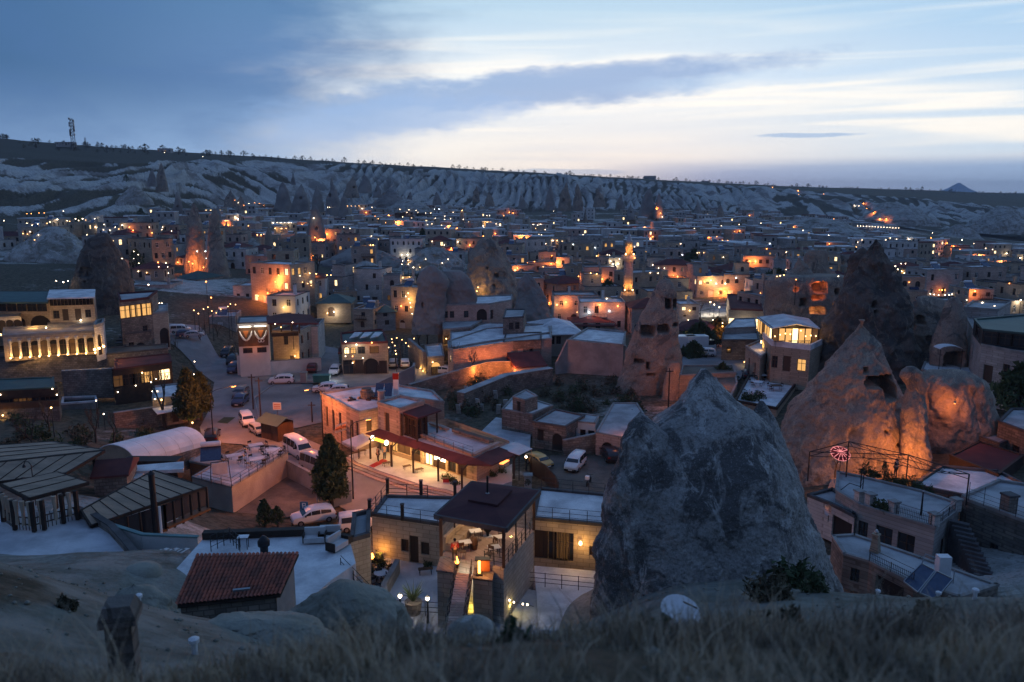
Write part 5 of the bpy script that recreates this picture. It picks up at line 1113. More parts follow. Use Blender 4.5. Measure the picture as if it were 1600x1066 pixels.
# gate house with arch, walls behind
gh = block('gate_house', 'small stone gate house with a lit round arch on the square', 'gate house', [(668, 560), (694, 558), (690, 538), (664, 541)], 3.0, 0, 'stone_tan', 'roof_pale', {0: [(.5, 1.7, .1, 2.2, True, 'door', 'glass_lit')]}, 'coping', .25)
pix_wall('garden_wall', 'stone wall with wall lights running back from the gate house', [(664, 583), (640, 560)], 0, [3.6, 3.6], .5, 'stone_tan')
block('stone_house', 'flat roofed block with a long blank wall lit orange from below', 'house', [(700, 545), (708, 549), (800, 536), (862, 531), (858, 508), (760, 515), (700, 535)], 4.9, 0, 'stone_pink', 'roof_pale', {0: [(.4, .8, 2.8, 1.2, False, 'window', 'glass_lit_bright')]}, 'coping', .3)
for px, py, w in ((748, 578, 320), (775, 577, 380), (800, 574, 260)): q = atz(px, py, 0.5)+Vector((0, -4.6, 0)); lamp(q+Vector((0, -1.4, 1.3)), w*1.5, ORANGE, .3); o = thing('ground_spotlight', None, 'lamp', q+Vector((0, -2.2, -.4)), 0, 'small spotlights at the foot of walls'); MB().lathe([(.1, 0), (.16, .15), (.1, .3)], n=7).obj('bulb', M['bulb_orange'], o, False)
for px, py in ((657, 578), (661, 582), (672, 581), (695, 578), (699, 574)): uplight(px, py, .1, 40)
spotq += [(696, 529, 'y', 'm'), (703, 531, 'y', 'm'), (676, 566, 'y', 'm')]
pix_wall('retaining_wall', 'dark retaining wall curving below the orange lit wall', [(640, 622), (700, 605), (760, 588), (800, 585)], 0, [2.0, 2.2, 2.4, 2.2], .5, 'stone_old')
pix_wall('concrete_wall', 'smooth blue grey concrete wall at the end of the square', [(588, 606), (646, 598), (648, 592)], 0, [.6, 2.6, 2.6], .3, 'concrete')
pix_wall('retaining_wall', 'pale topped retaining wall with planks leaning on it', [(720, 640), (790, 612), (860, 600)], 0, [2.4, 2.6, 2.6], 1.2, 'stone_old', 'roof_grey')
# cave houses under the layered rock
block('cave_house', 'upper row of old cave house facade with small windows and a wide dark arch', 'house', [(683, 478), (765, 476), (800, 470), (800, 462), (690, 466)], 8.7, 0, 'stone_pink', 'roof_pale', {0: [(.16, .85, 6.3, 1.3), (.28, .85, 6.3, 1.3), (.55, .9, 6.3, 1.3), (.85, 2.0, 5.7, 2.2, True, 'hole')], 1: [(.1, .9, 5.8, 1.8, False, 'hole')]}, 'coping', .25)
block('cave_house', 'lower row of old cave houses with square dark openings', 'house', [(692, 516), (735, 512), (752, 502), (758, 490), (692, 495)], 5.6, 0, 'stone_old', 'roof_grey', {0: [(.12, 1.0, 2.9, 1.7, False, 'hole'), (.5, 1.6, 3.3, 1.0, False, 'hole'), (.85, .7, 3.4, 1.2)], 1: [(.3, .9, 3.1, 1.6, True, 'hole'), (.75, 1.6, 3.1, 1.7, True, 'hole')]}, 'coping', .2)
block('terrace', 'broad pale flat terrace between the cave houses and the orange lit wall', 'terrace', [(704, 545), (760, 535), (862, 520), (862, 508), (760, 505), (704, 520)], 5.02, 0, 'stone_pink', 'roof_pale', None, 'coping', .2)
block('cave_house', 'round topped rock house with two dark square windows beside the hipped roof house', 'house', [(786, 498), (818, 496), (822, 484), (790, 484)], 7.9, 0, 'stone_old', 'roof_grey', {0: [(.4, .85, 5.8, 1.3), (.7, .85, 5.8, 1.3)]}, 'coping_dark', .2)
block('cave_house', 'old grey stone front with three window openings below the round topped rock house', 'house', [(786, 536), (846, 532), (846, 520), (790, 522)], 5.0, 0, 'stone_old', 'roof_grey', {0: [(.1, .9, 2.5, 1.3), (.45, 1.0, 2.4, 1.4), (.72, .9, 2.4, 1.3)]}, 'coping_dark', .2)
def roofed(name, label, pl, pr, pb, pt, z0, d, rz, wallm, roofm, ops, hh=1.6, e=.6, cat='house', gable=False):
    p = atz((pl+pr)/2, pb, z0); w = (pr-pl)*p[1]/FP/ray(0, pb)[1]/max(.6, math.cos(rz)); h = ztop(p, pt)-z0; c = Vector((p[0], p[1]))+Vector((-math.sin(rz), math.cos(rz)))*d/2
    r = thing(name, label, cat, (c.x, c.y, z0), rz); wm = MB(); cor = [(-w/2, -d/2), (w/2, -d/2), (w/2, d/2), (-w/2, d/2)]
    for k in range(4):
        L = w if k % 2 == 0 else d; q = []
        for t, ww, za, oh, arch, kind, glass in ops.get(k, []):
            q.append((t*L-ww/2, t*L+ww/2, za, za+oh, arch)); a = k*PI/2; dx_, dy_ = math.cos(a), math.sin(a)
            put_opening(r, kind, (cor[k][0]+dx_*t*L-dy_*.18, cor[k][1]+dy_*t*L+dx_*.18, za), a, ww, oh, arch, 'cross' if kind == 'window' else 'plank', glass)
        wall(wm, cor[k], cor[(k+1) % 4], -1, h, q, .2)
    if gable: wm.add([(w/2, -d/2, h), (w/2, d/2, h), (w/2, 0, h+hh), (-w/2, -d/2, h), (-w/2, d/2, h), (-w/2, 0, h+hh)], [(0, 1, 2), (5, 4, 3)])
    wm.obj('wall', M[wallm], r, False); m = MB(); X, Yq = w/2+e, d/2+e; ix = 0 if gable else min(X-.2, Yq)
    for dz in (0,):
        m.add([(-X, -Yq, h-.02), (X, -Yq, h-.02), (X, Yq, h-.02), (-X, Yq, h-.02), (-X+ix, 0, h+hh), (X-ix, 0, h+hh), (-X, -Yq, h-.2), (X, -Yq, h-.2), (X, Yq, h-.2), (-X, Yq, h-.2)], [(0, 1, 5, 4), (1, 2, 5), (2, 3, 4, 5), (3, 0, 4), (0, 6, 7, 1), (1, 7, 8, 2), (2, 8, 9, 3), (3, 9, 6, 0)]+([] if gable else [(9, 8, 7, 6)]))
    m.obj('roof', M[roofm], r, False); return r
W1 = lambda t, z, w=1.0, h=1.4, g='glass_dark', arch=False: (t, w, z, h, arch, 'window', g)
roofed('stone_house', 'cream house with broad pale hipped roof in the middle of the town', 846, 905, 556, 521, 0, 13, .12, 'plaster', 'roof_pale', {0: [W1(.28, 2.2, .9, 1.5), W1(.45, 2.2, .9, 1.5)], 3: []}, 1.9, .9)
roofed('stone_house', 'small white gabled building with red sheet roof before the cream hipped house', 806, 852, 588, 572, 0, 8, .30, 'plaster_white', 'roof_red', {}, 1.6, .3, gable=True)
pix_wall('concrete_wall', 'tall blank grey concrete wall left of the leaning rock tower', [(868, 584), (886, 582), (978, 588)], 0, [1.6, 5.6, 5.0], .4, 'concrete', 'coping')
block('stone_house', 'white flat terrace roof with glass railing behind the grey concrete wall', 'house', [(888, 532), (974, 541), (978, 520), (918, 514)], 5.2, 0, 'concrete', 'roof_pale', {}, 'coping', .3)
roofed('stone_house', 'low house with dark red roof and pink lit wall behind the concrete wall', 895, 960, 522, 508, 0, 10, 0, 'stone_pink', 'roof_red', {0: [W1(.3, 1), W1(.6, 1)]}, 1.4)
roofed('stone_house', 'yellow lit house with dark hipped roof right of the leaning rock tower', 1062, 1100, 540, 516, 0.6, 9, -.35, 'plaster', 'roof_brown', {0: [W1(.45, 1.5, .9, 1.1, 'glass_lit'), W1(.75, 1.4, .8, 1.1)]}, 1.5, 1.0)
lamp(atz(1072, 530, 2.2)+Vector((0, -2.0, 0)), 260, YELLOW, .2); lamp(atz(1090, 533, 2.2)+Vector((0, -1.5, 0)), 150, YELLOW, .2)
block('stone_house', 'old low stone building with flat roof between the side street and glass pavilion', 'house', [(1128, 533), (1152, 533), (1186, 533), (1184, 520), (1130, 521)], 4.4, 0.3, 'stone_old', 'roof_grey', {0: [(.5, .9, 2.2, 1.2)]}, 'coping_dark', .3)
block('stone_house', 'pale roofed block with orange lit end wall behind the old stone building', 'house', [(1132, 514), (1182, 512), (1180, 498), (1148, 499)], 5.4, 0.3, 'stone_grey', 'roof_pale', {}, 'coping', .2)
lamp(atz(1140, 520, 2.5)+Vector((-1.2, -2.0, 0)), 200, ORANGE, .2)
block('shop', 'shop with bright white windows under a dark red roof near the main street', 'shop', [(1142, 484), (1192, 486), (1186, 462), (1136, 461)], 5.0, 0.3, 'stone_tan', 'roof_red', {0: [(t, 2.4, 1.0, 2.2, False, 'glazing', 'glass_lit_bright') for t in (.12, .32, .7, .9)]}, 'roof_red', .3)
lamp(atz(1160, 506, 2)+Vector((0, -2, 0)), 150, WHITE, .3); lamp(atz(1112, 480, 2), 300, WHITE, .3)
# the floodlit minaret
def minaret():
    c = aty(980, 492, 186); z0 = 0.2; top = aty(980, 366, 186)[2]; s = (top-z0)/25.0; o = thing('minaret', 'slender stone minaret with one balcony, floodlit orange at base and balcony', 'minaret', (c[0], 186, z0))
    MB().lathe([(1.9, 0), (1.9, 7.5*s), (1.5, 8.5*s)], n=8).obj('base', M['stone_tan'], o, False)
    MB().lathe([(1.15, 8.5*s), (1.05, 17.6*s)], n=16).obj('shaft', M['stone_pink'], o, False, True)
    MB().lathe([(1.1, 17.2*s), (1.65, 18.0*s), (1.7, 18.1*s), (1.7, 19.0*s), (1.55, 19.0*s), (1.5, 18.2*s)], n=16).obj('balcony', M['stone_white'], o, False)
    MB().lathe([(.95, 18.1*s), (.85, 21.4*s), (1.0, 21.5*s), (1.0, 21.7*s)], n=14).obj('upper_shaft', M['stone_pink'], o, False, True)
    MB().lathe([(1.02, 21.7*s), (.6, 23.4*s), (.12, 25*s), (.05, 26*s)], n=14).obj('spire', M['metal_grey'], o, False, True)
    for q, zz, w in ((.9, 8.9*s, 150), (.9, 19.2*s, 150)):
        for dx_ in (-1.0, 1.0):
            b = MB(); b.lathe([(.08, 0), (.16, .12), (.1, .3)], (dx_*.9, -1.35, zz), 7); b.obj('floodlight', M['bulb_warm'], o, False); lamp((c[0]+dx_*1.0, 186-1.65, z0+zz+.7), w, (1.0, .42, .08), .12)
    return o
minaret()
# masts and ridge houses
def mast(px, py, ptop, Y, label, w=1.6):
    p = aty(px, py, Y); h = aty(px, ptop, Y)[2]-p[2]; o = thing('antenna_mast', label, 'antenna mast', p, 0, 'antenna masts'); m = MB(); n = 9
    for i in range(3):
        a = i*2*PI/3; m.beam((math.cos(a)*w, math.sin(a)*w, -3), (math.cos(a)*w*.5, math.sin(a)*w*.5, h), w*.16)
        for k in range(n):
            f, g = k/n, (k+1)/n; b = (i+1) % 3*2*PI/3; m.beam((math.cos(a)*w*(1-.5*f), math.sin(a)*w*(1-.5*f), h*f), (math.cos(b)*w*(1-.5*g), math.sin(b)*w*(1-.5*g), h*g), w*.09)
    m.obj('lattice', M['metal_dark'], o, False); d = MB(); a = random.Random(3)
    for k in range(18 if w > 1.2 else 5): q = a.uniform(.25, .98)*h; s = a.choice([-1, 1]); d.box(s*w*.8-w*.25, s*w*.8+w*.25, -w*.3, w*.3, q, q+h*.07)
    d.obj('antennas', M['metal_grey'], o, False); return o
mast(115, 229, 185, 730, 'tall antenna mast crowded with aerials on the left ridge', 2.2); mast(134, 230, 215, 735, 'short thin antenna mast right of the tall one on the ridge', .9)
for i, (px, pb, w, h, Y, lb) in enumerate([(256, 238, 20, 6, 840, 'low house with two lit windows on the left ridge'), (1016, 281, 18, 6, 1290, 'dark block house on the ridge line right of centre'), (1103, 288, 12, 5, 1330, 'small square hut on the ridge line'), (572, 259, 14, 4, 1130, 'long low building breaking the ridge line'), (100, 226, 26, 4, 745, 'long shed beside the tall antenna mast')]):
    p = aty(px, pb, Y); ww = w*Y/FP; house(p[0], Y+4, ww, 7, h*Y/FP, 0, lb, 'stone_grey', 'roof_grey', 1, lit=.6 if i == 0 else 0, seed=i+900, z=p[2]-.5, group=None, sides=False, extra=False)
# big hotel block on the right
HH(1384, 1434, 402, 379, H(62, 335), 12, rz=.12, label='large pale hotel block with two rows of windows and lamps on its roof', wallm='stone_white', roofm='roof_grey', nst=2, lit=0, seed=81, sides=True)
# named houses between the square and the wide pale slope
for a in [(366, 424, 479, 449, 2.5, 9, .0, 'long white house glowing orange above the car park trees', 'stone_white', 'roof_pale', 1, 0), (426, 462, 484, 452, 2.3, 9, .15, 'cream hotel front with rows of lit arched windows, right of the orange house', 'stone_cream', 'roof_pale', 2, .75), (464, 494, 484, 446, 2.2, 9, -.1, 'tall cream house with lit balconies behind the green roofed house', 'stone_cream', 'roof_pale', 3, .7),
          (496, 548, 495, 474, 1.8, 9, .1, 'low house with dark green hipped roof and lit porch', 'stone_tan', 'roof_green', 1, .3), (552, 584, 512, 486, 1.0, 8, -.2, 'narrow cream house with balcony behind the corner restaurant', 'stone_cream', 'roof_grey', 2, 0), (586, 618, 508, 488, 1.2, 8, .2, 'small grey house with green hipped roof above the hanging lights', 'stone_grey', 'roof_green', 2, 0),
          (270, 313, 458, 436, 3.5, 10, -.35, 'plain grey shed with green gabled roof left of the orange street', 'stone_grey', 'roof_green', 1, 0), (213, 266, 465, 448, 4.5, 9, .05, 'long low grey building left of the gabled shed', 'stone_grey', 'roof_grey', 1, 0), (505, 535, 470, 446, 2.5, 8, .2, 'small white house with three dark windows under the pale slope', 'plaster_white', 'roof_pale', 2, 0), (612, 645, 470, 440, 2.4, 8, 0, 'bright cream house with long lit terrace left of the grey rock tower', 'stone_cream', 'roof_pale', 2, .6),
          (330, 368, 520, 498, 1.5, 9, .2, 'low grey flat house behind the billboard, beside the alley', 'stone_grey', 'roof_grey', 1, 0), (1195, 1230, 470, 452, 2, 8, .1, 'small tan house left of the red lit cave rooms', 'stone_tan', 'roof_grey', 2, .3), (1060, 1092, 500, 478, 1, 8, 0, 'pale house behind the dark tree left of the bright shops', 'stone_white', 'roof_pale', 2, .4), (1512, 1550, 480, 455, 6, 8, 0, 'orange lit end house above the grey stone house', 'stone_cream', 'roof_pale', 2, .3)]:
    hp = a[9] == 'roof_green'; HH(*a[:6], rz=a[6], label=a[7], wallm=a[8], roofm=a[9], nst=a[10], sty='arch' if a[11] > .6 else 'plain', hip=hp, lit=a[11], seed=int(a[0]), extra=not hp)
# the shop with the long canopy
D45 = Vector((-.64, -.77, 0))                                      # the way its front looks
def shop():
    z = .5
    r = block('shop_building', 'pink stone shop with a long brown canopy and a bright doorway by the steps', 'shop', [(598, 705), (745, 752), (792, 728), (672, 690)], z, z-.1, 'stone_pink', 'paving', None, par=0, roof=False)
    A, B = atz(596, 705, z), atz(745, 752, z); d = (B-A).normalized(); L = (B-A).length; wm = MB(); P = []
    def put(px, w, za, h, kind, glass='glass_dark', arch=False):
        t = 0; lo, hi = 0.0, L
        for _ in range(30):                                     # distance along the front whose column is px
            mid = (lo+hi)/2; q = A+d*mid; c = 800+FP*q.x/(q.y*CP+(CAMZ-q.z)*SP)
            if c < px: lo = mid
            else: hi = mid
        s = lo; P.append((s-w/2, s+w/2, z+za, z+za+h, arch)); q = A+d*s-D45*.2
        put_opening(r, 'door' if kind == 'plank' else 'window', Vector((q.x, q.y, z+za))-r.location, math.atan2(d.y, d.x), w, h, arch, kind, glass)
    put(603, 1.2, .05, 2.2, 'plank'); put(616, 1.0, .4, 1.7, 'cross', 'glass_lit'); put(631, 2.2, .5, 1.7, 'cross', 'glass_lit_dim'); put(650, 1.5, .05, 2.3, 'door'); put(669, 1.3, .05, 2.4, 'cross', 'glass_lit_bright'); put(686, 2.0, .05, 2.4, 'door', 'screen_white'); put(706, 1.2, .1, 2.1, 'cross'); put(722, 1.3, .1, 2.1, 'plank')
    wall(wm, A, B, 0, 3.35, P, .2)
    wm.obj('wall', M['stone_cream'], r)
    wm = MB(); E = [B, atz(796, 728, z), atz(700, 690, z), A]
    for a, b in zip(E, E[1:]): wall(wm, a, b, 0, 3.35, (), .2)
    wm.obj('wall', M['stone_pink'], r)
    slab(r, 'terrace_floor', [(592, 671), (739, 716), (779, 697), (690, 664), (640, 655)], 3.36, .2, 'paving')
    slab(r, 'canopy', [(571, 677), (646, 699), (720, 725), (768, 727), (808, 709), (776, 697), (742, 716), (592, 670)], 0, .14, 'roof_red', tilt=[2.95, 2.95, 2.95, 2.95, 2.95, 3.3, 3.45, 3.45])
    for k, (px, py) in enumerate(((579, 717), (612, 729), (646, 739), (685, 752), (722, 767), (803, 748))):
        p = atz(px, py, z); MB().cbox((p.x, p.y, z), .2, .2, 2.45).obj('post', M['wood_dark'], r); MB().beam((p.x, p.y, 2.6), (p.x-D45.x*.9, p.y-D45.y*.9, 3.05), .1).obj('bracket', M['wood_dark'], r)
    for pts in (((640, 675), (739, 714), (779, 695)), ((672, 664), (700, 674))):
        Q = [atz(x, y, 3.4) for x, y in pts]
        for a, b in zip(Q, Q[1:]): m = MB(); m.beam(a+Vector((0, 0, .22)), b+Vector((0, 0, .22)), .45, .22); m.obj('parapet', M['stone_pink'], r)
    a, b = atz(709, 676, 3.4), atz(768, 694, 3.4)
    for i in range(9): q0, q1 = a.lerp(b, i/9+.004), a.lerp(b, (i+1)/9-.004); MB().beam(q0+Vector((0, 0, .32)), q1+Vector((0, 0, .32)), .64, .35).obj('stone', M['stone_old'], r)
    railing([atz(652, 683, 3.85), atz(739, 713, 3.85)], 'thin dark railing along the shop roof terrace above the canopy', .8, 1.4)
    # tower room and left wing
    block('stone_house', 'upper room with pale flat roof and one orange lit tall window above the canopy', 'house', [(590, 631), (624, 642), (663, 629), (626, 620)], 6.3, 3.3, 'stone_pink', 'roof_pale', {0: [(.42, .95, 3.4, 2.2, False, 'door', 'glass_lit')]}, 'coping', .28)
    lamp(atz(607, 655, 5)+D45*1.4, 14, ORANGE, .1)
    block('stone_house', 'two storey pink stone wing with snow pale flat roof left of the shop', 'house', [(501, 616), (536, 634), (541, 637), (561, 646), (590, 640), (626, 621), (694, 630), (676, 612), (614, 602), (560, 606)], 5.0, 0, 'stone_pink', 'roof_pale',
          {0: [(.25, .7, 1.2, 2.6), (.55, .7, 1.2, 2.6), (.85, .7, 2.4, 1.5)], 2: [(.4, .7, 1.2, 2.6, False, 'shutter'), (.8, .7, 1.2, 2.6, False, 'shutter')], 3: [(.52, .75, 2.6, 1.5, False, 'shutter')]}, 'coping', .22)
    g = thing('pergola', 'dark brown pergola roof over the terrace room beside the pale roofed upper room', 'pergola', atz(655, 660, 3.4), 0)
    slab(g, 'roof', [(626, 643), (653, 653), (690, 641), (663, 631)], 6.0, .16, 'roof_brown')
    for px, py in ((683, 676), (652, 690), (628, 681)): post(g, px, py, 3.4, 5.9, .18)
    block('glass_room', 'dark glazed terrace room with timber frames under the pergola roof', 'room', [(628, 647), (650, 655), (668, 648), (646, 640)], 5.7, 3.38, 'wood_dark', 'roof_brown', {0: [(t, .75, 3.5, 2.0, False, 'glazing') for t in (.18, .5, .82)], 1: [(t, .7, 3.5, 2.0, False, 'glazing') for t in (.25, .75)]}, par=0)
    aw = thing('awning', 'grey fabric awning on poles at the right end of the shop', 'awning', atz(805, 745, 0), 0); slab(aw, 'fabric', [(775, 698), (804, 690), (832, 701), (811, 711)], 3.1, .06, 'fabric_white')
    for px, py in ((811, 751), (830, 740), (803, 731)): post(aw, px, py, 0, 3.05, .1)
    for i, (px, py, w) in enumerate(((598, 702, 90), (618, 712, 130), (640, 718, 120), (664, 727, 190), (684, 735, 260), (704, 742, 90))): q = atz(px, py, z)+Vector((0, 0, 2.05)); lamp(q+D45*.9, w*1.0, YELLOW if i > 2 else WARM, .1); b = MB(); b.lathe([(.05, .1), (.09, .03), (.05, -.06)], tuple(q+D45*.9+Vector((0, 0, .25))), 7); b.obj('ceiling_lamp', M['bulb_warm'], r)
    # plaza and steps
    pl = thing('plaza', 'pale paved shop front with steps down to the street', 'terrace', atz(640, 735, .5), 0)
    S = [(545, 712), (558, 722), (600, 738), (655, 756), (700, 765), (735, 776), (800, 752), (800, 725), (745, 752), (598, 705), (585, 697)]
    slab(pl, 'floor', S, .5, .5, 'paving')
    E = [atz(x, y, .5) for x, y in S[:6]]
    for k in range(1, 4):
        for j, (a, b) in enumerate(zip(E, E[1:])):
            o = D45*.42*k; i = D45*.42*(k-1); m = MB(); m.prism([tuple((a+o)[:2]), tuple((b+o)[:2]), tuple((b+i)[:2]), tuple((a+i)[:2])], 0, .5-.125*k); m.obj('step', M['stone_pink' if k % 2 else 'coping'], pl)
    m = MB(); m.add([tuple(atz(x, y, .515)) for x, y in ((576, 728), (584, 731), (606, 720), (598, 717))], [(0, 1, 2, 3)]); m.obj('red_carpet', M['fabric_red'], r)
    # sign, shades and goods
    s = thing('shop_sign', 'amber lit sign panel between two white round lamps over the shop entrance', 'sign', atz(592, 690, 2.6), 0)
    a, b = atz(585, 685.5, 2.75), atz(601, 691, 2.75); MB().beam(a, b, .55, .1).obj('panel', M['sign_amber'], s)
    for q in range(7): c = a.lerp(b, (q+1)/8); MB().beam(c+Vector((-.03, -.12, -.12)), c+Vector((.05, -.12, .12)), .05).obj('letter_stroke', M['sign_orange'], s)
    for q in (a-(b-a).normalized()*.32, b+(b-a).normalized()*.32): m = MB(); m.lathe([(.02, -.06), (.3, -.05), (.3, .05), (.02, .06)], n=16); m.v = [(v[0]*.8+q.x, v[2]+q.y, v[1]+q.z) for v in m.v]; m.obj('round_lamp', M['screen_white'], s)
    n = thing('neon_sign', 'small glowing red orange sign under the right corner of the canopy', 'sign', atz(787, 722, 2.5), 0); a, b = atz(783, 725, 2.45), atz(793, 719, 2.45); MB().beam(a, b, .42, .08).obj('panel', M['neon_orange'], n); lamp((a+b)/2+Vector((0, -.4, 0)), 8, ORANGE, .1)
    u = thing('sunshade', 'square white market sunshade left of the shop entrance', 'sunshade', atz(557, 716, .3), 0)
    c = atz(556, 686, 3.2); P = [atz(x, y, 2.7) for x, y in ((534, 690), (557, 699), (580, 687), (567, 677))]; m = MB(); m.add([tuple(p) for p in P]+[tuple(p-Vector((0, 0, .3))) for p in P]+[tuple(sum(P, Vector())/4+Vector((0, 0, .5)))], [(0, 1, 8), (1, 2, 8), (2, 3, 8), (3, 0, 8), (0, 4, 5, 1), (1, 5, 6, 2), (2, 6, 7, 3), (3, 7, 4, 0)]); m.obj('fabric', M['fabric_white'], u)
    q = sum(P, Vector())/4; MB().tube([(q.x, q.y, .3), (q.x, q.y, 3.15)], .04, 6).obj('pole', M['metal_dark'], u)
    m = MB(); m.beam(P[0].lerp(P[1], .12)+Vector((-.04, -.04, -.17)), P[0].lerp(P[1], .85)+Vector((-.04, -.04, -.17)), .05, .02); m.obj('valance_print', M['sign_black'], u)
    lamp(atz(560, 706, 1.9), 50, WARM, .15)
    o = thing('hanging_sign', 'orange signboard with white frame on a post at the corner of the stone wing', 'sign', atz(528, 700, 0), 0); p = atz(528, 700, 0); a, b = aty(524.5, 671, p.y), aty(541.5, 665, p.y)
    MB().beam(a, b, .78, .12).obj('panel', M['sign_orange'], o)
    for e in (-.40, .40): MB().beam(a+Vector((0, -.03, e)), b+Vector((0, -.03, e)), .07, .16).obj('frame', M['sign_white'], o)
    for e in (a, b): MB().beam(e+Vector((0, -.03, -.42)), e+Vector((0, -.03, .42)), .07, .16).obj('frame', M['sign_white'], o)
    for k in range(6): c_ = a.lerp(b, (k+1)/7); MB().beam(c_+Vector((-.06, -.1, -.10)), c_+Vector((.08, -.1, .12)), .05).obj('letter_stroke', M['sign_black'], o)
    MB().tube([(p.x+.5, p.y, 0), (p.x+.5, p.y, aty(533, 660, p.y).z)], .06, 6).obj('post', M['metal_dark'], o)
    person(atz(591, 722, .5), 2.4, 'person in dark clothes standing by the red carpet at the shop door', 1.76, 'cloth_dark', 'cloth_dark', seed=1)
    person(atz(601, 719, .5), -2.6, 'person in a light blue top walking on the red carpet', 1.74, 'cloth_blue', 'cloth_jeans', seed=2)
    for i, (px, py) in enumerate(((556, 716), (566, 713), (636, 733), (604, 728), (655, 738))): table(atz(px, py, .5), ['small wooden display table under the white sunshade', 'display table with goods right under the sunshade edge', 'low metal table against the lit shop wall', 'small stool table beside the red carpet', 'low metal table left of the bright doorway'][i], .6, .9, .5, .7 if i < 2 else .4, 'wood', group='shop front tables')
    for i, (px, py) in enumerate(((697, 748), (704, 752), (712, 757), (770, 744), (784, 738))): shrub(atz(px, py, .5), .45, ['potted shrub right of the bright doorway', 'low potted plant beside the third post', 'leafy potted plant under the canopy corner', 'dense plant under the red sign', 'plant pot right of the red sign'][i], i, 'foliage', 240, 'potted plants of the shop')
    b = thing('goods_box', 'red box of goods beside the shop doorway', 'box', atz(697, 753, .5), 0); MB().box(-.3, .3, -.2, .2, 0, .35).obj('crate', M['fabric_red'], b, False); MB().box(-.33, .33, -.23, .23, .35, .42).obj('rim', M['wood'], b, False)
    for i, (px, py) in enumerate(((630, 700),)): pass
    # roof clutter
    c = thing('chimney', 'round dark chimney stack among rubble on the pale roof', 'chimney', atz(573, 622, 5.0), 0); MB().lathe([(.75, 0), (.8, .9), (.62, 1.0), (.62, 1.25), (.4, 1.25)], n=14).obj('stack', M['stone_old'], c, False)
    a_ = random.Random(5)
    for k in range(11): q = atz(573, 622, 5.0); x, y = a_.uniform(-2.2, 2.4), a_.uniform(-1.2, 2.2); MB().cbox((x, y, 0), a_.uniform(.4, 1.1), .35, a_.uniform(.12, .35), a_.uniform(0, 3)).obj('rubble', M['wood_dark' if k % 2 else 'stone_old'], c, False)
    c = thing('chimney', 'pale cylindrical chimney at the front of the snow pale roof', 'chimney', atz(596, 631, 5.0), 0); MB().lathe([(.42, 0), (.42, 1.5), (.5, 1.5), (.5, 1.65), (.3, 1.65)], n=12).obj('stack', M['concrete'], c, False)
    s = thing('solar_heater', 'solar water heater with tilted panels and a red topped white tank on the pale roof', 'solar heater', atz(610, 622, 5.0), 0)
    for k in range(2): m = Matrix.Translation((-1.9+k*1.1, -.2, .25)) @ Matrix.Rotation(.75, 4, 'X'); MB().box(0, 1.0, 0, 1.9, 0, .08, m).obj('panel', M['solar'], s, False)
    MB().box(.3, .9, .6, 1.1, .2, 2.2).obj('tank', M['white_paint'], s, False); MB().box(.25, .95, .55, 1.15, 2.2, 3.0).obj('tank_top', M['lamp_red'], s, False)
shop()
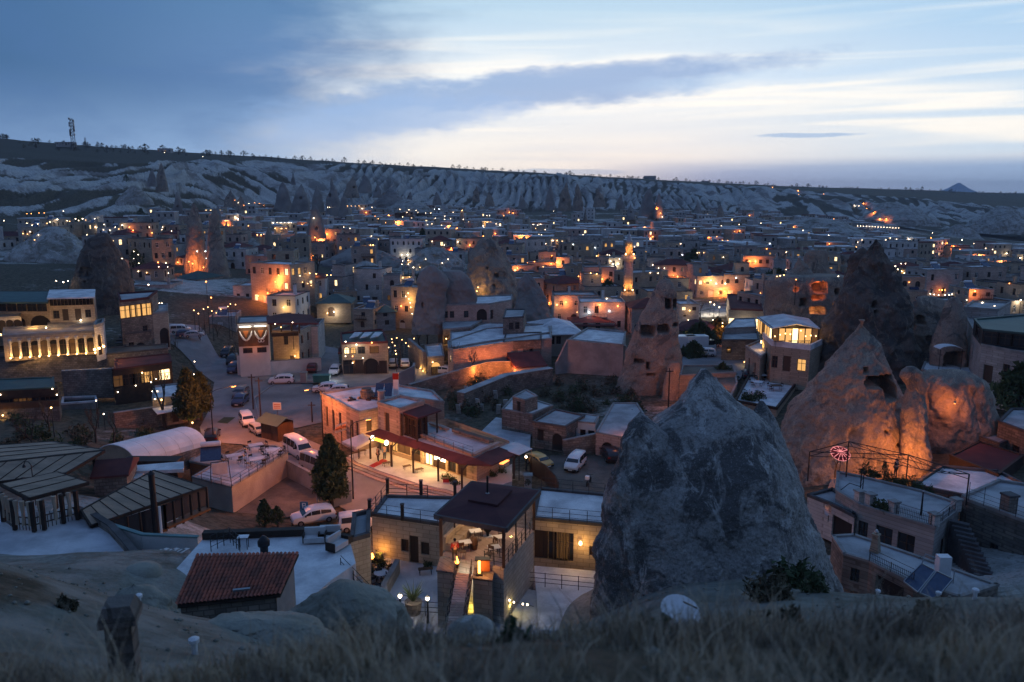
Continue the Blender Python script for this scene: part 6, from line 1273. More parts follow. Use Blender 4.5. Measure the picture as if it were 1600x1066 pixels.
# the building with the glazed rooftop pavilion
def pavilion_house():
    L = block('stone_house', 'cream courtyard building with a green door, its roof terrace left of the pavilion', 'house', [(581, 805), (690, 821), (722, 779), (603, 776)], 7.4, 3.4, 'stone_cream', 'roof_pale', {0: [(.47, .62, 5.0, .95, False, 'shutter', 'shutter'), (.60, .72, 4.3, 2.0, False, 'door', 'glass_dark'), (.76, .66, 5.0, .95, False, 'shutter', 'shutter')]}, 'coping_dark', .16)
    Rr = block('stone_house', 'cream building with lit french doors and a wall lamp, right of the pavilion', 'house', [(832, 811), (950, 822), (950, 774), (842, 764)], 7.4, 3.4, 'stone_cream', 'roof_pale', {0: [(.12, 1.0, 4.5, 2.1, False, 'door', 'glass_dark'), (.27, .62, 4.5, 2.1, False, 'glazing', 'glass_dark'), (.345, .62, 4.5, 2.1, False, 'glazing', 'glass_lit_dim'), (.42, .62, 4.5, 2.1, False, 'glazing', 'glass_lit_dim'), (.495, .62, 4.5, 2.1, False, 'glazing', 'glass_dark'), (.8, .4, 5.1, .7, False, 'shutter')]}, 'coping_dark', .16)
    b = MB(); p = aty(907, 850, 51.6); b.lathe([(.05, -.1), (.13, 0), (.08, .18)], tuple(p), 8); b.obj('wall_lamp', M['bulb_warm'], Rr); lamp(p+Vector((0, -.45, -.05)), 42, YELLOW, .08)
    p = aty(860, 828, 51.8); lamp(p+Vector((0, -.3, .2)), 7, YELLOW, .05)
    z = 8.0; FL, FR, BR, BL = atz(689.5, 868, z), atz(787, 887, z), atz(834, 828, z), atz(742, 814, z)
    r = thing('pavilion', 'rooftop pavilion with dark brown roof, glass sides, sofas and a black stove', 'pavilion', ((FL+BR)/2)[:2]+(z,), 0)
    body = [FL, FR, BR, BL]; wm = MB()
    cen = (FL+FR)/2; ddir = (FR-FL).normalized(); Lf = (FR-FL).length
    for k in range(4):
        a, b_ = body[k], body[(k+1) % 4]; ops = [(Lf*.62, Lf*.62+.8, 3.6, 6.0, False)] if k == 0 else []; wall(wm, a, b_, 3.0, z, ops, .4)
    wm.obj('wall', M['stone_grey'], r)
    m = MB(); m.add([tuple(p) for p in body], [(0, 1, 2, 3)]); m.obj('floor', M['stone_pink'], r)
    # roof
    RF = [atz(x, y, 10.55) for x, y in ((679, 804), (791, 825), (844, 766), (737, 752))]; m = MB(); c = sum(RF, Vector())/4
    m.add([tuple(p) for p in RF]+[tuple(p-Vector((0, 0, .28))) for p in RF]+[tuple(c+Vector((0, 0, .35)))], [(0, 1, 8), (1, 2, 8), (2, 3, 8), (3, 0, 8), (7, 6, 5, 4), (0, 4, 5, 1), (1, 5, 6, 2), (2, 6, 7, 3), (3, 7, 4, 0)]); m.obj('roof', M['roof_brown'], r)
    m = MB(); Q = [c+(p-c)*.42+Vector((.1, .3, .27)) for p in RF]; m.add([tuple(p) for p in Q]+[tuple(p+Vector((0, 0, .12))) for p in Q], [(4, 5, 6, 7), (0, 1, 5, 4), (1, 2, 6, 5), (2, 3, 7, 6), (3, 0, 4, 7)]); m.obj('roof_hatch', M['roof_brown'], r)
    for a, b_ in zip(RF, RF[1:]+RF[:1]): MB().beam(a-Vector((0, 0, .14)), b_-Vector((0, 0, .14)), .14, .3).obj('gutter', M['coping_dark'], r)
    st = atz(762, 838, z); MB().tube([(st.x, st.y, z+1.0), (st.x, st.y, 12.1)], .07, 8).obj('stove_pipe', M['metal_dark'], r); m = MB(); m.lathe([(.22, 0), (.12, .22), (.10, .25)], (st.x, st.y, 10.75), 10); m.obj('flashing', M['metal_grey'], r)
    for p in (FL, FR, BR, BL): MB().cbox((p.x, p.y, z), .19, .19, 2.45).obj('post', M['wood'], r)
    for t in (.38, .70): q = FR.lerp(BR, t); MB().cbox((q.x, q.y, z), .09, .09, 2.4).obj('post', M['wood_dark'], r); q = FL.lerp(BL, t); MB().cbox((q.x, q.y, z), .09, .09, 2.4).obj('post', M['wood_dark'], r)
    for t0, t1 in ((.02, .36), (.39, .69), (.71, .98)):
        a, b_ = FR.lerp(BR, t0), FR.lerp(BR, t1); m = MB(); m.add([tuple(a), tuple(b_), tuple(b_+Vector((0, 0, 2.3))), tuple(a+Vector((0, 0, 2.3)))], [(0, 1, 2, 3)]); m.obj('glass_panel', M['glass_clear'], r)
        a, b_ = BR.lerp(BL, t0), BR.lerp(BL, t1); m = MB(); m.add([tuple(a), tuple(b_), tuple(b_+Vector((0, 0, 2.3))), tuple(a+Vector((0, 0, 2.3)))], [(0, 1, 2, 3)]); m.obj('glass_panel', M['glass_clear'], r)
    railing([FR, BR], 'dark railing along the glass side of the rooftop pavilion', .85, .8, rad=.025, balus=None); railing([FR, FR.lerp(FL, .30)], 'short dark railing at the front right corner of the pavilion', .85, .6)
    # sofas along the left side, tables, stools, stove
    sd = (BL-FL).normalized(); inn = Vector((sd.y, -sd.x, 0))
    for i, t in enumerate((.10, .36, .62)):
        so = thing('sofa', ['long beige sofa nearest the front left post of the pavilion', 'middle beige sofa along the left side of the pavilion', 'beige sofa in the back left corner of the pavilion'][i], 'sofa', FL+(BL-FL)*t+inn*.35, math.atan2(sd.y, sd.x), 'pavilion sofas')
        MB().box(0, 1.45, -.35, .35, .08, .42).obj('seat', M['fabric_beige'], so, False); MB().box(0, 1.45, .30, .50, .08, .95).obj('backrest', M['fabric_beige'], so, False)
        for k in range(2): MB().box(.06+k*.7, .70+k*.7, -.32, .28, .42, .55).obj('cushion', M['fabric_beige'], so, False)
    for i, (px, py) in enumerate(((727, 861), (743, 843), (772, 869), (779, 853), (760, 825))): table(atz(px, py, z), ['white table nearest the left sofa in the pavilion', 'white table behind the first one by the sofas', 'small table beside the front glass side of the pavilion', 'set table in the middle of the glass side', 'table at the back of the pavilion'][i], .3, .75, .6, .62, 'white_paint', group='pavilion tables')
    for i, (px, py) in enumerate(((722, 872), (736, 853), (750, 836), (764, 876), (770, 862), (784, 845))): chair(atz(px, py, z), rnd.uniform(0, 6), ['wooden chair at the front white table', 'chair between the two white tables', 'chair near the stove on its left', 'chair by the front right railing', 'chair right of the stove', 'chair at the back glass side'][i], 'wood', 'pavilion chairs')
    s = thing('stove', 'black round stove on a white plate in the middle of the pavilion', 'stove', (st.x, st.y, z), 0); MB().lathe([(.3, 0), (.3, .03)], n=14).obj('plate', M['white_paint'], s, False); MB().lathe([(.08, .03), (.12, .3), (.26, .42), (.30, .9), (.2, 1.05), (.07, 1.1)], n=14).obj('drum', M['metal_dark'], s, False, True)
    bar = thing('barrel', 'red brown wooden barrel beside the sofa table', 'barrel', atz(741, 858, z), 0); MB().lathe([(.18, 0), (.24, .3), (.24, .5), (.18, .8)], n=14).obj('staves', M['wood'], bar, False, True); MB().lathe([(.245, .28), (.25, .3), (.245, .33)], n=14).obj('hoop', M['metal_dark'], bar, False)
    person(atz(711, 878, z), .4, 'person in red brown clothes at the front of the pavilion', 1.5, 'fabric_red', 'cloth_dark', seed=4)
    lamp((FL+BR)/2+Vector((-.3, .6, 2.1)), 75, (1.0, .66, .38), .12); lamp((FL+BR)/2+Vector((1.0, 1.3, 2.1)), 45, (1.0, .62, .33), .12); lamp((FL+FR)/2+Vector((-.6, .9, 1.9)), 45, (1.0, .66, .38), .12)
    for q in ((FL+BR)/2+Vector((-.3, .6, 2.3)), (FL+BR)/2+Vector((1.0, 1.3, 2.3)), (FL+BR)/2+Vector((1.4, .2, 1.9))): m = MB(); m.lathe([(.04, .1), (.07, 0), (.04, -.06)], tuple(q), 7); m.obj('ceiling_lamp', M['bulb_warm'], r)
    # front plinths with fires
    for i, (px0, px1, py, zt, lb) in enumerate(((683, 712, 893, 7.9, 'stone plinth with a fire basket left of the pavilion steps'), (739, 768, 905, 7.5, 'stone plinth with a glowing heater right of the pavilion steps'))):
        a, b_ = atz(px0, py, zt), atz(px1, py+4, zt); pr = thing('plinth', lb, 'plinth', (a.x, a.y, 3.5), 0, 'plinths at the pavilion steps'); m = MB(); m.prism([(a.x, a.y), (b_.x, b_.y), (b_.x+.1, b_.y+1.5), (a.x+.1, a.y+1.5)], 3.2, zt); m.obj('block', M['stone_cream'], pr); m = MB(); m.prism([(a.x-.06, a.y-.06), (b_.x+.06, b_.y-.06), (b_.x+.16, b_.y+1.6), (a.x+.04, a.y+1.6)], zt, zt+.12); m.obj('cap', M['stone_old'], pr)
    f = thing('fire_basket', 'small burning fire basket on the left plinth', 'fire', atz(714, 887, 8.0), 0); MB().lathe([(.10, 0), (.14, .25), (.1, .3)], n=8).obj('basket', M['metal_dark'], f, False); MB().lathe([(.09, .22), (.13, .36), (.05, .58), (.01, .72)], n=8).obj('flame', M['fire'], f, False, True); lamp(atz(714, 884, 8.0)+Vector((0, -.3, .75)), 22, (1.0, .36, .07), .1)
    h = thing('gas_heater', 'glowing glass tube heater with a timber backed shelf', 'heater', atz(749, 898, 7.62), 0); MB().box(-.2, .2, -.2, .2, 0, .12).obj('base', M['metal_dark'], h, False); MB().tube([(0, 0, .12), (0, 0, 1.0)], .075, 10).obj('flame_tube', M['fire'], h, False)
    MB().box(.12, .62, .18, .24, .1, .9).obj('panel', M['wood_orange'], h, False); MB().box(-.25, .65, -.22, .26, .98, 1.04).obj('top', M['metal_dark'], h, False); lamp(atz(749, 898, 7.62)+Vector((.2, -.35, .5)), 26, (1.0, .40, .09), .1)
    # walkway of planks to the hillside
    w = thing('walkway', 'narrow reddish plank walkway running from the pavilion to the grassy slope', 'walkway', atz(725, 900, 7.7), 0); a0, a1, b0, b1 = atz(713, 895, 7.9), atz(737, 897, 7.9), atz(697, 985, 7.75), atz(724, 985, 7.75); n = 22
    for i in range(n): p, q = a0.lerp(b0, i/n), a1.lerp(b1, i/n); p2, q2 = a0.lerp(b0, (i+.86)/n), a1.lerp(b1, (i+.86)/n); m = MB(); m.add([tuple(v) for v in (p, q, q2, p2)]+[tuple(v-Vector((0, 0, .1))) for v in (p, q, q2, p2)], [(3, 2, 1, 0), (4, 5, 6, 7), (0, 1, 5, 4), (1, 2, 6, 5), (2, 3, 7, 6), (3, 0, 4, 7)]); m.obj('plank', M['stone_pink'], w)
    for p, q in ((a0, b0), (a1, b1)): MB().beam(p-Vector((0, 0, .18)), q-Vector((0, 0, .18)), .12, .15).obj('beam', M['wood_dark'], w)
    railing([a0, b0], 'dark rail along the left edge of the plank walkway', .9, .9); railing([a1, b1], 'dark rail along the right edge of the plank walkway', .9, .9)
    lamp(atz(725, 905, 8.0)+Vector((0, 0, 1.0)), 14, ORANGE, .1)
    # courtyard
    slab(thing('courtyard', 'stone paved courtyard left of the pavilion', 'courtyard', atz(640, 900, 4.3), 0), 'floor', [(560, 866), (586, 868), (700, 885), (790, 915), (850, 925), (850, 990), (600, 990), (560, 930)], 4.3, .3, 'paving')
    slab(thing('terrace', 'pale terrace with railing below the french doors', 'terrace', atz(880, 940, 4.35), 0), 'floor', [(835, 884), (930, 892), (940, 985), (842, 985)], 4.4, .5, 'roof_pale')
    railing([atz(826, 915, 4.4), atz(930, 925, 4.4)], 'dark railing across the pale terrace below the french doors', 1.0, 1.2)
    railing([atz(800, 965, 4.3), atz(720, 966, 4.3), atz(610, 960, 4.3)], 'dark railing at the front edge of the courtyard below the plinths', .9, 1.0)
    for i, (px, py, lb) in enumerate(((625, 934, 'courtyard lantern farthest left, beside the leafless planter'), (668, 938, 'courtyard lantern between planter and walkway'), (696, 924, 'lantern just left of the plank walkway'), (724, 922, 'lantern just right of the plank walkway'))):
        p = atz(px, py, 6.35 if i > 1 else 5.8); g = 4.3; lamp_post((p.x, p.y, g), p.z-g, lb, 'w', power=30, r=.11, group='globe lanterns by the pavilion')
    sl = thing('string_lights', 'short string of small white bulbs right of the yellow lit wall', 'lights', atz(800, 940, 6), 0); P = [atz(x, y, 5.6) for x, y in ((780, 934), (787, 936), (796, 938), (803, 941), (817, 944), (824, 945), (834, 948))]; MB().tube(P, .012, 4).obj('wire', M['metal_dark'], sl)
    for p in P[1:-1]: m = MB(); m.lathe([(.03, .05), (.055, 0), (.03, -.05)], tuple(p), 6); m.obj('bulb', M['bulb_white'], sl)
    lamp(atz(750, 960, 4.4)+Vector((-.6, -.5, .5)), 30, (1.0, .72, .12), .1); lamp(atz(800, 955, 4.5)+Vector((0, -.2, .5)), 14, (1.0, .75, .2), .1); lamp(atz(583, 872, 4.4)+Vector((.5, -.3, .6)), 40, (1.0, .42, .08), .1)
    fb = thing('fire_basket', 'fire basket burning at the left foot of the courtyard wall', 'fire', atz(582, 879, 4.3), 0); MB().lathe([(.12, 0), (.16, .3), (.1, .32)], n=8).obj('basket', M['metal_dark'], fb, False); MB().lathe([(.10, .25), (.14, .4), (.04, .7)], n=8).obj('flame', M['fire'], fb, False, True)
    for i, (px, py, rr) in enumerate(((590, 878, .5), (597, 885, .45), (575, 900, .6), (668, 886, .3))): shrub(atz(px, py, 4.3), rr, ['dark shrub beside the fire basket', 'low shrub right of the fire basket', 'bushy shrub at the courtyard left edge', 'small plant at the foot of the courtyard facade'][i], i+20, 'foliage', 260, 'courtyard shrubs')
    pt = thing('planter', 'round barrel planter with a spiky plant in the courtyard', 'planter', atz(646, 958, 4.3), 0); MB().lathe([(.45, 0), (.55, .8), (.5, .8)], n=12).obj('pot', M['stone_old'], pt, False)
    m = MB()
    for k in range(26): an = k*2.4; t = .5+.5*math.sin(k*1.7); m.tube([(0, 0, .75), (math.cos(an)*.35, math.sin(an)*.35, 1.2+t*.3), (math.cos(an)*.7, math.sin(an)*.7, 1.35+t*.7)], [.05, .035, .005], 4)
    m.obj('leaves', M['foliage'], pt, False)
    cv = thing('cone_tree', '', 'tree'); bpy.data.objects.remove(cv)
    for i, (px, py, q) in enumerate(((592, 905, .3), (600, 915, 2), (588, 922, 4), (606, 900, 1), (584, 893, 2.5))): chair(atz(px, py, 4.3), q, ['dark garden chair nearest the fire basket', 'dark garden chair in front of the round patio table', 'garden chair at the courtyard stairs', 'garden chair right of the patio table', 'garden chair left of the patio table'][i], group='courtyard chairs')
    table(atz(596, 910, 4.3), 'round pale patio table among dark chairs in the courtyard', 0, 1.0, 1.0, .72, 'white_paint', True, 'courtyard tables')
    table(atz(665, 897, 4.3), 'small brown wooden bench in the courtyard before the door', .2, 1.0, .4, .42, 'wood', group='courtyard tables')
    pix_wall('parapet_wall', 'low stone wall between the courtyard seats and the lanterns', [(622, 895), (600, 935), (606, 960)], 4.3, .9, .3, 'stone_cream')
    # railings on the roofs
    railing([atz(579, 806, 7.55), atz(604, 775, 7.55), atz(668, 777, 7.55)], 'dark railing with stout posts round the left roof terrace', .95, 1.3, rad=.03)
    railing([atz(579, 806, 7.55), atz(684, 821, 7.55)], 'dark railing above the facade of the courtyard building', .9, 1.2, rad=.02); railing([atz(836, 811, 7.55), atz(945, 821, 7.55)], 'dark railing above the french door facade', .9, 1.1, rad=.02); railing([atz(846, 765, 7.55), atz(945, 775, 7.55)], 'dark railing at the back of the right roof terrace', .9, 1.3, rad=.02)
    for i, (px, py) in enumerate(((606, 771), (658, 774), (711, 776), (578, 805), (629, 813))): p = atz(px, py, 7.5); o = tag(thing('stone_post', ['stout dark post at the back left roof corner', 'stout dark post in the middle of the back edge', 'stout dark post near the pavilion roof', 'stout dark post at the front left roof corner', 'stout dark post above the shuttered window'][i], 'post', p, 0, 'stout posts of the roof terrace')); MB().cbox((0, 0, 0), .22, .22, 1.15).obj('shaft', M['wood_dark'], o, False); MB().cbox((0, 0, 1.15), .28, .28, .07).obj('cap', M['coping_dark'], o, False)
    c = thing('chimney', 'pale square chimney with clay pot at the back right corner of the pavilion roof', 'chimney', atz(825, 768, 7.4), 0); MB().cbox((0, 0, 0), .55, .55, 1.3).obj('stack', M['concrete'], c, False); MB().cbox((0, 0, 1.3), .7, .7, .1).obj('cap', M['coping'], c, False); shrub(atz(825, 756, 8.8), .3, 'dry plant in a pot on top of the square chimney', 9, 'foliage_dry', 120, None)
    lamp_post(atz(822, 735, .5), 1.4, 'short lantern glowing on the shop forecourt wall', 'w', power=30, r=.12, group=None)
pavilion_house()
# left neighbour wall and stair by the courtyard
block('stone_house', 'narrow cream corner wall with dark top left of the courtyard', 'house', [(548, 846), (577, 838), (578, 800), (552, 806)], 8.4, 4, 'stone_cream', 'roof_grey', None, 'coping_dark', .25)
sr = thing('stairs', 'narrow stair descending beside the cream corner wall', 'stairs', atz(570, 930, 6), 0)
for i in range(18): a = atz(540+i*3.6, 885+i*5.0, 8.6-.16*i); MB().cbox((a.x, a.y, a.z-.4), 1.0, .34, .4, -.5).obj('step', M['coping'], sr)
railing([atz(533, 893, 9.4), atz(612, 972, 6.6)], 'dark sloping handrail beside the narrow stair', .8, 1.0)
# vehicles
def c_(kind, col, px, py, deg, lb, z=0.04, **k): car(kind, col, atz(px, py, z), R(deg), lb, **k)
for a in [('van', 'white', 386, 663, -62, 'white compact van parked nose down the street, behind the silver car'), ('hatch', 'silver', 404, 677, -52, 'silver hatchback parked in front of the white compact van'), ('suv', 'dark', 332, 687, 105, 'dark car parked by the left kerb near the arched white roof'),
          ('suv', 'blue', 376, 631, -88, 'nearer of two blue cars parked on the street bend'), ('suv', 'grey', 377, 619, -88, 'farther of two bluish cars parked on the street bend'), ('van', 'blue', 366, 581, -86, 'blue van parked by the corner of the white wall'), ('van', 'dark', 364, 568, -86, 'dark van in the alley left of the billboard building'), ('van', 'dark', 355, 556, -86, 'dark vehicle farthest up the alley left of the billboard'),
          ('hatch', 'dark', 405, 583, 90, 'dark hatchback parked before the white wall, left of the white one'), ('hatch', 'white', 431, 581, 90, 'white hatchback seen from behind before the low white wall'), ('suv', 'darkred', 489, 580, 95, 'dark red car parked at the right end of the low white wall'), ('suv', 'white', 440, 599, 188, 'white car driving left along the square'),
          ('hatch', 'white', 580, 577, -85, 'white hatchback facing the camera before the green roofed restaurant'), ('suv', 'silver', 615, 573, 96, 'silver pickup like car seen from behind, left of its twin'), ('suv', 'white', 633, 573, 98, 'white car seen from behind, right one of the pair by the gate'), ('suv', 'white', 687, 584, 170, 'white car parked under the lit arch of the gate house'),
          ('suv', 'white', 509, 612, 192, 'white car parked behind another at the end of the gravel lot'), ('hatch', 'white', 527, 614, 190, 'white hatchback nearer the stone wing roof'), ('minibus', 'white', 466, 711, -50, 'white minibus parked on the slope road beside the tall cypress'), ('minibus', 'silver', 497, 738, -42, 'second white minibus half hidden by the cypress'),
          ('suv', 'white', 490, 815, 205, 'white car with dark roof parked below the walled lot'), ('van', 'white', 562, 826, 15, 'white van roof at the bottom of the road beside the terrace'), ('hatch', 'yellow', 842, 727, -52, 'yellow taxi parked behind the dark fence'), ('van', 'white', 899, 731, -112, 'white van parked alone in the yard left of the huge chimney'), ('suv', 'dark', 952, 716, 100, 'dark car half hidden behind the huge chimney'),
          ('suv', 'white', 1101, 556, 172, 'white estate car parked on the side street'), ('hatch', 'silver', 1152, 557, 195, 'silver blue car parked by the glass pavilion hotel'), ('hatch', 'darkred', 1168, 590, 80, 'car with red lights beside the lit hotel annex')]:
    z = .04
    if a[2] > 1060: z = 1.05
    if a[3] == 815: z = .1
    c_(*a[:5], a[5], z=z)
c_('suv', 'white', 524, 584, -88, 'white car driving towards the camera with headlights on', name='moving_car', on=True)
for s in (-.6, .6): p = atz(524, 584, .6); lamp(p+Vector((s, -2.6, .1)), 28, COOL, .1)
for a in [('van', 'white', 282, 520, 20, 'white pickup parked on the left terrace car park'), ('hatch', 'blue', 291, 526, 25, 'dark blue car between the white pickup and the silver car'), ('hatch', 'silver', 303, 527, 20, 'silver car parked right of the white pickup, left terrace')]: c_(*a[:5], a[5], z=max(.05, H(*atz(a[2], a[3], 2.0)[:2])+.05))
for px, lb in ((1073, 'white box truck nearest the leaning rock tower'), (1092, 'white box truck parked right behind the first')):
    p = atz(px, 549, 1.05); t = thing('box_truck', lb, 'truck', p, R(8), 'white box trucks'); MB().box(-2.6, 1.4, -1.05, 1.05, .9, 3.0).obj('cargo_box', M['car_white'], t, False); MB().box(1.5, 2.9, -1.0, 1.0, .5, 1.3).obj('cab', M['car_white'], t, False); MB().box(1.5, 2.6, -.92, .92, 1.3, 2.2).obj('windscreen', M['glass_dark'], t, False)
    for wx in (-1.8, 2.1):
        for s in (-1, 1): m = MB(); m.lathe([(.2, -.12), (.42, -.12), (.42, .12), (.2, .12)], n=12); m.v = [(v[0]+wx, v[2]+s*.9, v[1]+.42) for v in m.v]; m.obj('wheel', M['tyre'], t, False)
mb_ = thing('motorcycle', 'small parked motorcycle with white top box by the yard fence', 'motorcycle', atz(920, 757, 0.03), R(70))
for x in (-.62, .62): m = MB(); m.lathe([(.2, -.05), (.3, -.05), (.3, .05), (.2, .05)], n=14); m.v = [(v[0]+x, v[2], v[1]+.3) for v in m.v]; m.obj('wheel', M['tyre'], mb_, False)
MB().tube([(-.62, 0, .3), (-.1, 0, .62), (.4, 0, .8), (.62, 0, .3)], [.05, .12, .08, .04], 7).obj('frame', M['car_dark'], mb_, False); MB().box(-.55, .05, -.13, .13, .72, .85).obj('seat', M['tyre'], mb_, False); MB().box(-.85, -.5, -.2, .2, .8, 1.15).obj('top_box', M['white_paint'], mb_, False); MB().tube([(.4, -.33, 1.0), (.38, 0, .95), (.4, .33, 1.0)], .025, 5).obj('handlebar', M['metal_dark'], mb_, False)
# poles and street furniture of the square
lamp_post(atz(552, 780, 0), 7.6, 'tall lamp post with curved arm at the road beside the cypress', 'o', (1.3, .9), power=1700, group='tall street lamps')
lamp_post(atz(334, 694, 0), 6.4, 'slim lamp post by the dark car at the left kerb', 'o', (1.9, 1.8), power=1900, group='tall street lamps')
lamp_post(atz(505, 690, 0), 6.5, 'lamp post rising beside the kiosk yard', 'o', (-1.2, -1.0), power=1700)
lamp(atz(650, 775, 5.0), 1300, (1, .36, .12), .2); lamp(atz(440, 700, 6.0), 450, ORANGE, .2)  # bare lights without posts, added to strengthen the orange wash on the road
for px, pb, pt, lb in ((408, 660, 590, 'thin dark utility pole at the edge of the gravel lot'), (396, 640, 585, 'shorter utility pole left of the gravel lot'), (1043, 668, 575, 'dark timber utility pole before the orange lit rock foot'), (987, 672, 640, 'slim pale pole catching orange light left of the huge chimney'), (488, 660, 628, 'short pole at the end of the gravel lot')):
    p = atz(px, pb, 0); h = ztop(p, pt); o = thing('utility_pole', lb, 'pole', p, 0, 'utility poles'); MB().tube([(0, 0, -.2), (0, 0, h)], [.11, .08], 7).obj('shaft', M['wood_dark'], o, False); MB().box(-.5, .5, -.05, .05, h-.5, h-.4).obj('crossarm', M['wood_dark'], o, False)
lamp(atz(1045, 622, 1.0)+Vector((1.0, -1.5, 2.0)), 260, ORANGE, .3)
k = thing('kiosk', 'small timber kiosk with olive pitched roof and lit wall beside the parked cars', 'kiosk', atz(434, 684, 0), R(-35))
MB().box(-1.6, 1.6, -1.2, 1.2, 0, 2.2).obj('wall', M['wood'], k, False); m = MB(); m.add([(-2.1, -1.7, 2.15), (2.1, -1.7, 2.15), (2.1, 0, 2.95), (-2.1, 0, 2.95), (2.1, 1.7, 2.15), (-2.1, 1.7, 2.15)], [(0, 1, 2, 3), (3, 2, 4, 5)]); m.obj('roof', M['roof_green'], k, False); MB().box(-.5, .4, -1.22, -1.19, .1, 1.9).obj('door', M['wood'], k, False)
sg = thing('notice_board', 'small white and red notice board on a post in the gravel lot', 'sign', atz(434, 655, 0), 0); MB().tube([(0, 0, 0), (0, 0, 1.6)], .04, 5).obj('post', M['metal_dark'], sg, False); MB().box(-.55, .55, -.04, .04, 1.3, 2.3).obj('board', M['sign_white'], sg, False)
for i in range(3): MB().box(-.42, .42, -.06, -.04, 1.5+i*.25, 1.58+i*.25).obj('red_stripe', M['fabric_red'], sg, False)
dm = thing('dumpster', 'green waste container on the kerb of the square', 'container', atz(503, 598, .05), R(5)); m = MB(); m.prism([(-1.2, -.6), (1.2, -.6), (1.2, .6), (-1.2, .6)], .2, 1.2, 1.12); m.obj('bin', M['plastic_green'], dm, False); MB().box(-1.38, 1.38, -.7, .7, 1.2, 1.3).obj('lid', M['plastic_green'], dm, False)
cb = thing('stone_pillar', 'short stone pillar at the edge of the square', 'pillar', atz(475, 597, .05), 0); MB().cbox((0, 0, 0), .9, .9, 1.5).obj('shaft', M['concrete'], cb, False); MB().cbox((0, 0, 1.5), 1.1, 1.1, .15).obj('cap', M['coping'], cb, False)
mt_ = thing('green_mat', 'square of green matting laid on the street', 'mat', atz(352, 662, .03), 0); m = MB(); m.add([tuple(atz(x, y, .045)) for x, y in ((339, 660), (355, 662), (368, 652), (350, 652))], [(0, 1, 2, 3)]); m.obj('matting', M['fabric_green'], mt_)
ps = thing('parking_sign', 'blue parking sign with white P above the white car', 'sign', atz(476, 812, .1), 0); p = atz(476, 812, .1); hs = ztop(p, 792)-.1
MB().tube([(0, 0, 0), (0, 0, hs)], .03, 5).obj('post', M['metal_grey'], ps, False); MB().box(-.38, .38, -.02, .02, hs-.3, hs+.5).obj('plate', M['plastic_blue'], ps, False)
m = MB(); m.box(-.16, -.07, -.035, -.02, hs-.18, hs+.38); m.box(-.07, .10, -.034, -.02, hs+.30, hs+.38); m.box(-.07, .10, -.034, -.02, hs+.06, hs+.14); m.box(.10, .18, -.035, -.02, hs+.08, hs+.36); m.obj('letter', M['white_paint'], ps, False)
# walls of the sunken lot
pix_wall('lot_wall', 'grey block wall between the minibuses and the sunken lot', [(447, 742), (509, 776)], .05, 1.7, .3, 'concrete', 'coping'); pix_wall('lot_wall', 'short graffiti marked wall at the road corner below the cypress', [(496, 797), (549, 783)], .05, [2.0, 2.0], .3, 'concrete', 'coping')
sheet('lot_ground', [(370, 800), (447, 745), (509, 778), (496, 800), (430, 812)], .03, M['dirt'], 'bare sunken dirt lot below the table terrace')
conifer(atz(519, 795, 0), 7.2, 1.45, 'tall dark cypress beside the road in front of the shop', 5, 9000)
conifer(atz(297, 668, .4), 7.6, 1.5, 'tall dark conifer at the bend of the street, left one of two', 6, 7000); conifer(atz(315, 655, .4), 6.2, 1.5, 'broader dark conifer right behind the tall one', 7, 5000)
conifer(atz(415, 825, .4), 2.6, .7, 'small dark conical shrub above the lower terrace', 8, 1500, name='conifer_shrub'); conifer(atz(434, 822, .4), 1.8, .6, 'smaller conical shrub right of the first one', 9, 1000, name='conifer_shrub')
# table terrace left of the lot
block('table_terrace', 'tiled roof terrace with tables and a pink lit side wall above the lot', 'terrace', [(300, 746), (362, 762), (450, 707), (432, 697), (392, 696), (345, 720)], 2.6, 0, 'plaster', 'paving', None, 'coping', .12)
railing([atz(300, 746, 2.72), atz(362, 762, 2.72), atz(450, 707, 2.72)], 'thin railing along the front edges of the table terrace', .85, 1.5)
for i, (px, py) in enumerate(((366, 722), (400, 705), (402, 727), (428, 713))):
    table(atz(px, py, 2.6), ['pale square table at the left of the table terrace', 'pale table at the back of the table terrace', 'pale table at the front edge of the table terrace', 'pale table in the right corner of the table terrace'][i], .5, 1.5, 1.0, .75, 'plastic_green' if False else 'roof_pale', group='tables of the table terrace')
    for k in range(4): p = atz(px, py, 2.6)+Vector((math.cos(k*PI/2+.8)*1.1, math.sin(k*PI/2+.8)*.95, 0)); chair(p, k*PI/2+.8+PI/2, None, group='dark chairs round the terrace tables')
sw = thing('swing_seat', 'garden swing seat with pale sagging cover at the left end of the table terrace', 'swing', atz(345, 751, 2.6), .4)
for s in (-1, 1): MB().tube([(s*.9, -.6, 0), (s*.8, 0, 1.9), (s*.9, .6, 0)], .03, 5).obj('frame', M['metal_dark'], sw, False)
MB().tube([(-.8, 0, 1.9), (.8, 0, 1.9)], .03, 5).obj('top_bar', M['metal_dark'], sw, False); MB().box(-.7, .7, -.3, .25, .45, .55).obj('seat', M['fabric_white'], sw, False); MB().box(-.7, .7, .2, .3, .5, 1.7).obj('cover', M['fabric_white'], sw, False)
sh_ = thing('solar_heater', 'solar water heater with white tank on the roof behind the table terrace', 'solar heater', atz(330, 718, 2.9), .3); MB().box(-1.0, 1.0, -.9, .9, 0, .08, Matrix.Translation((0, 0, .6)) @ Matrix.Rotation(.6, 4, 'X')).obj('panel', M['solar'], sh_, False); m = MB(); m.lathe([(.05, -1), (.28, -.95), (.28, .95), (.05, 1)], n=12); m.v = [(v[2], v[0]+.7, v[1]+1.45) for v in m.v]; m.obj('tank', M['white_paint'], sh_, False); [MB().beam((s, .7, 0), (s, .7, 1.3), .05).obj('leg', M['metal_grey'], sh_, False) for s in (-.7, .7)]
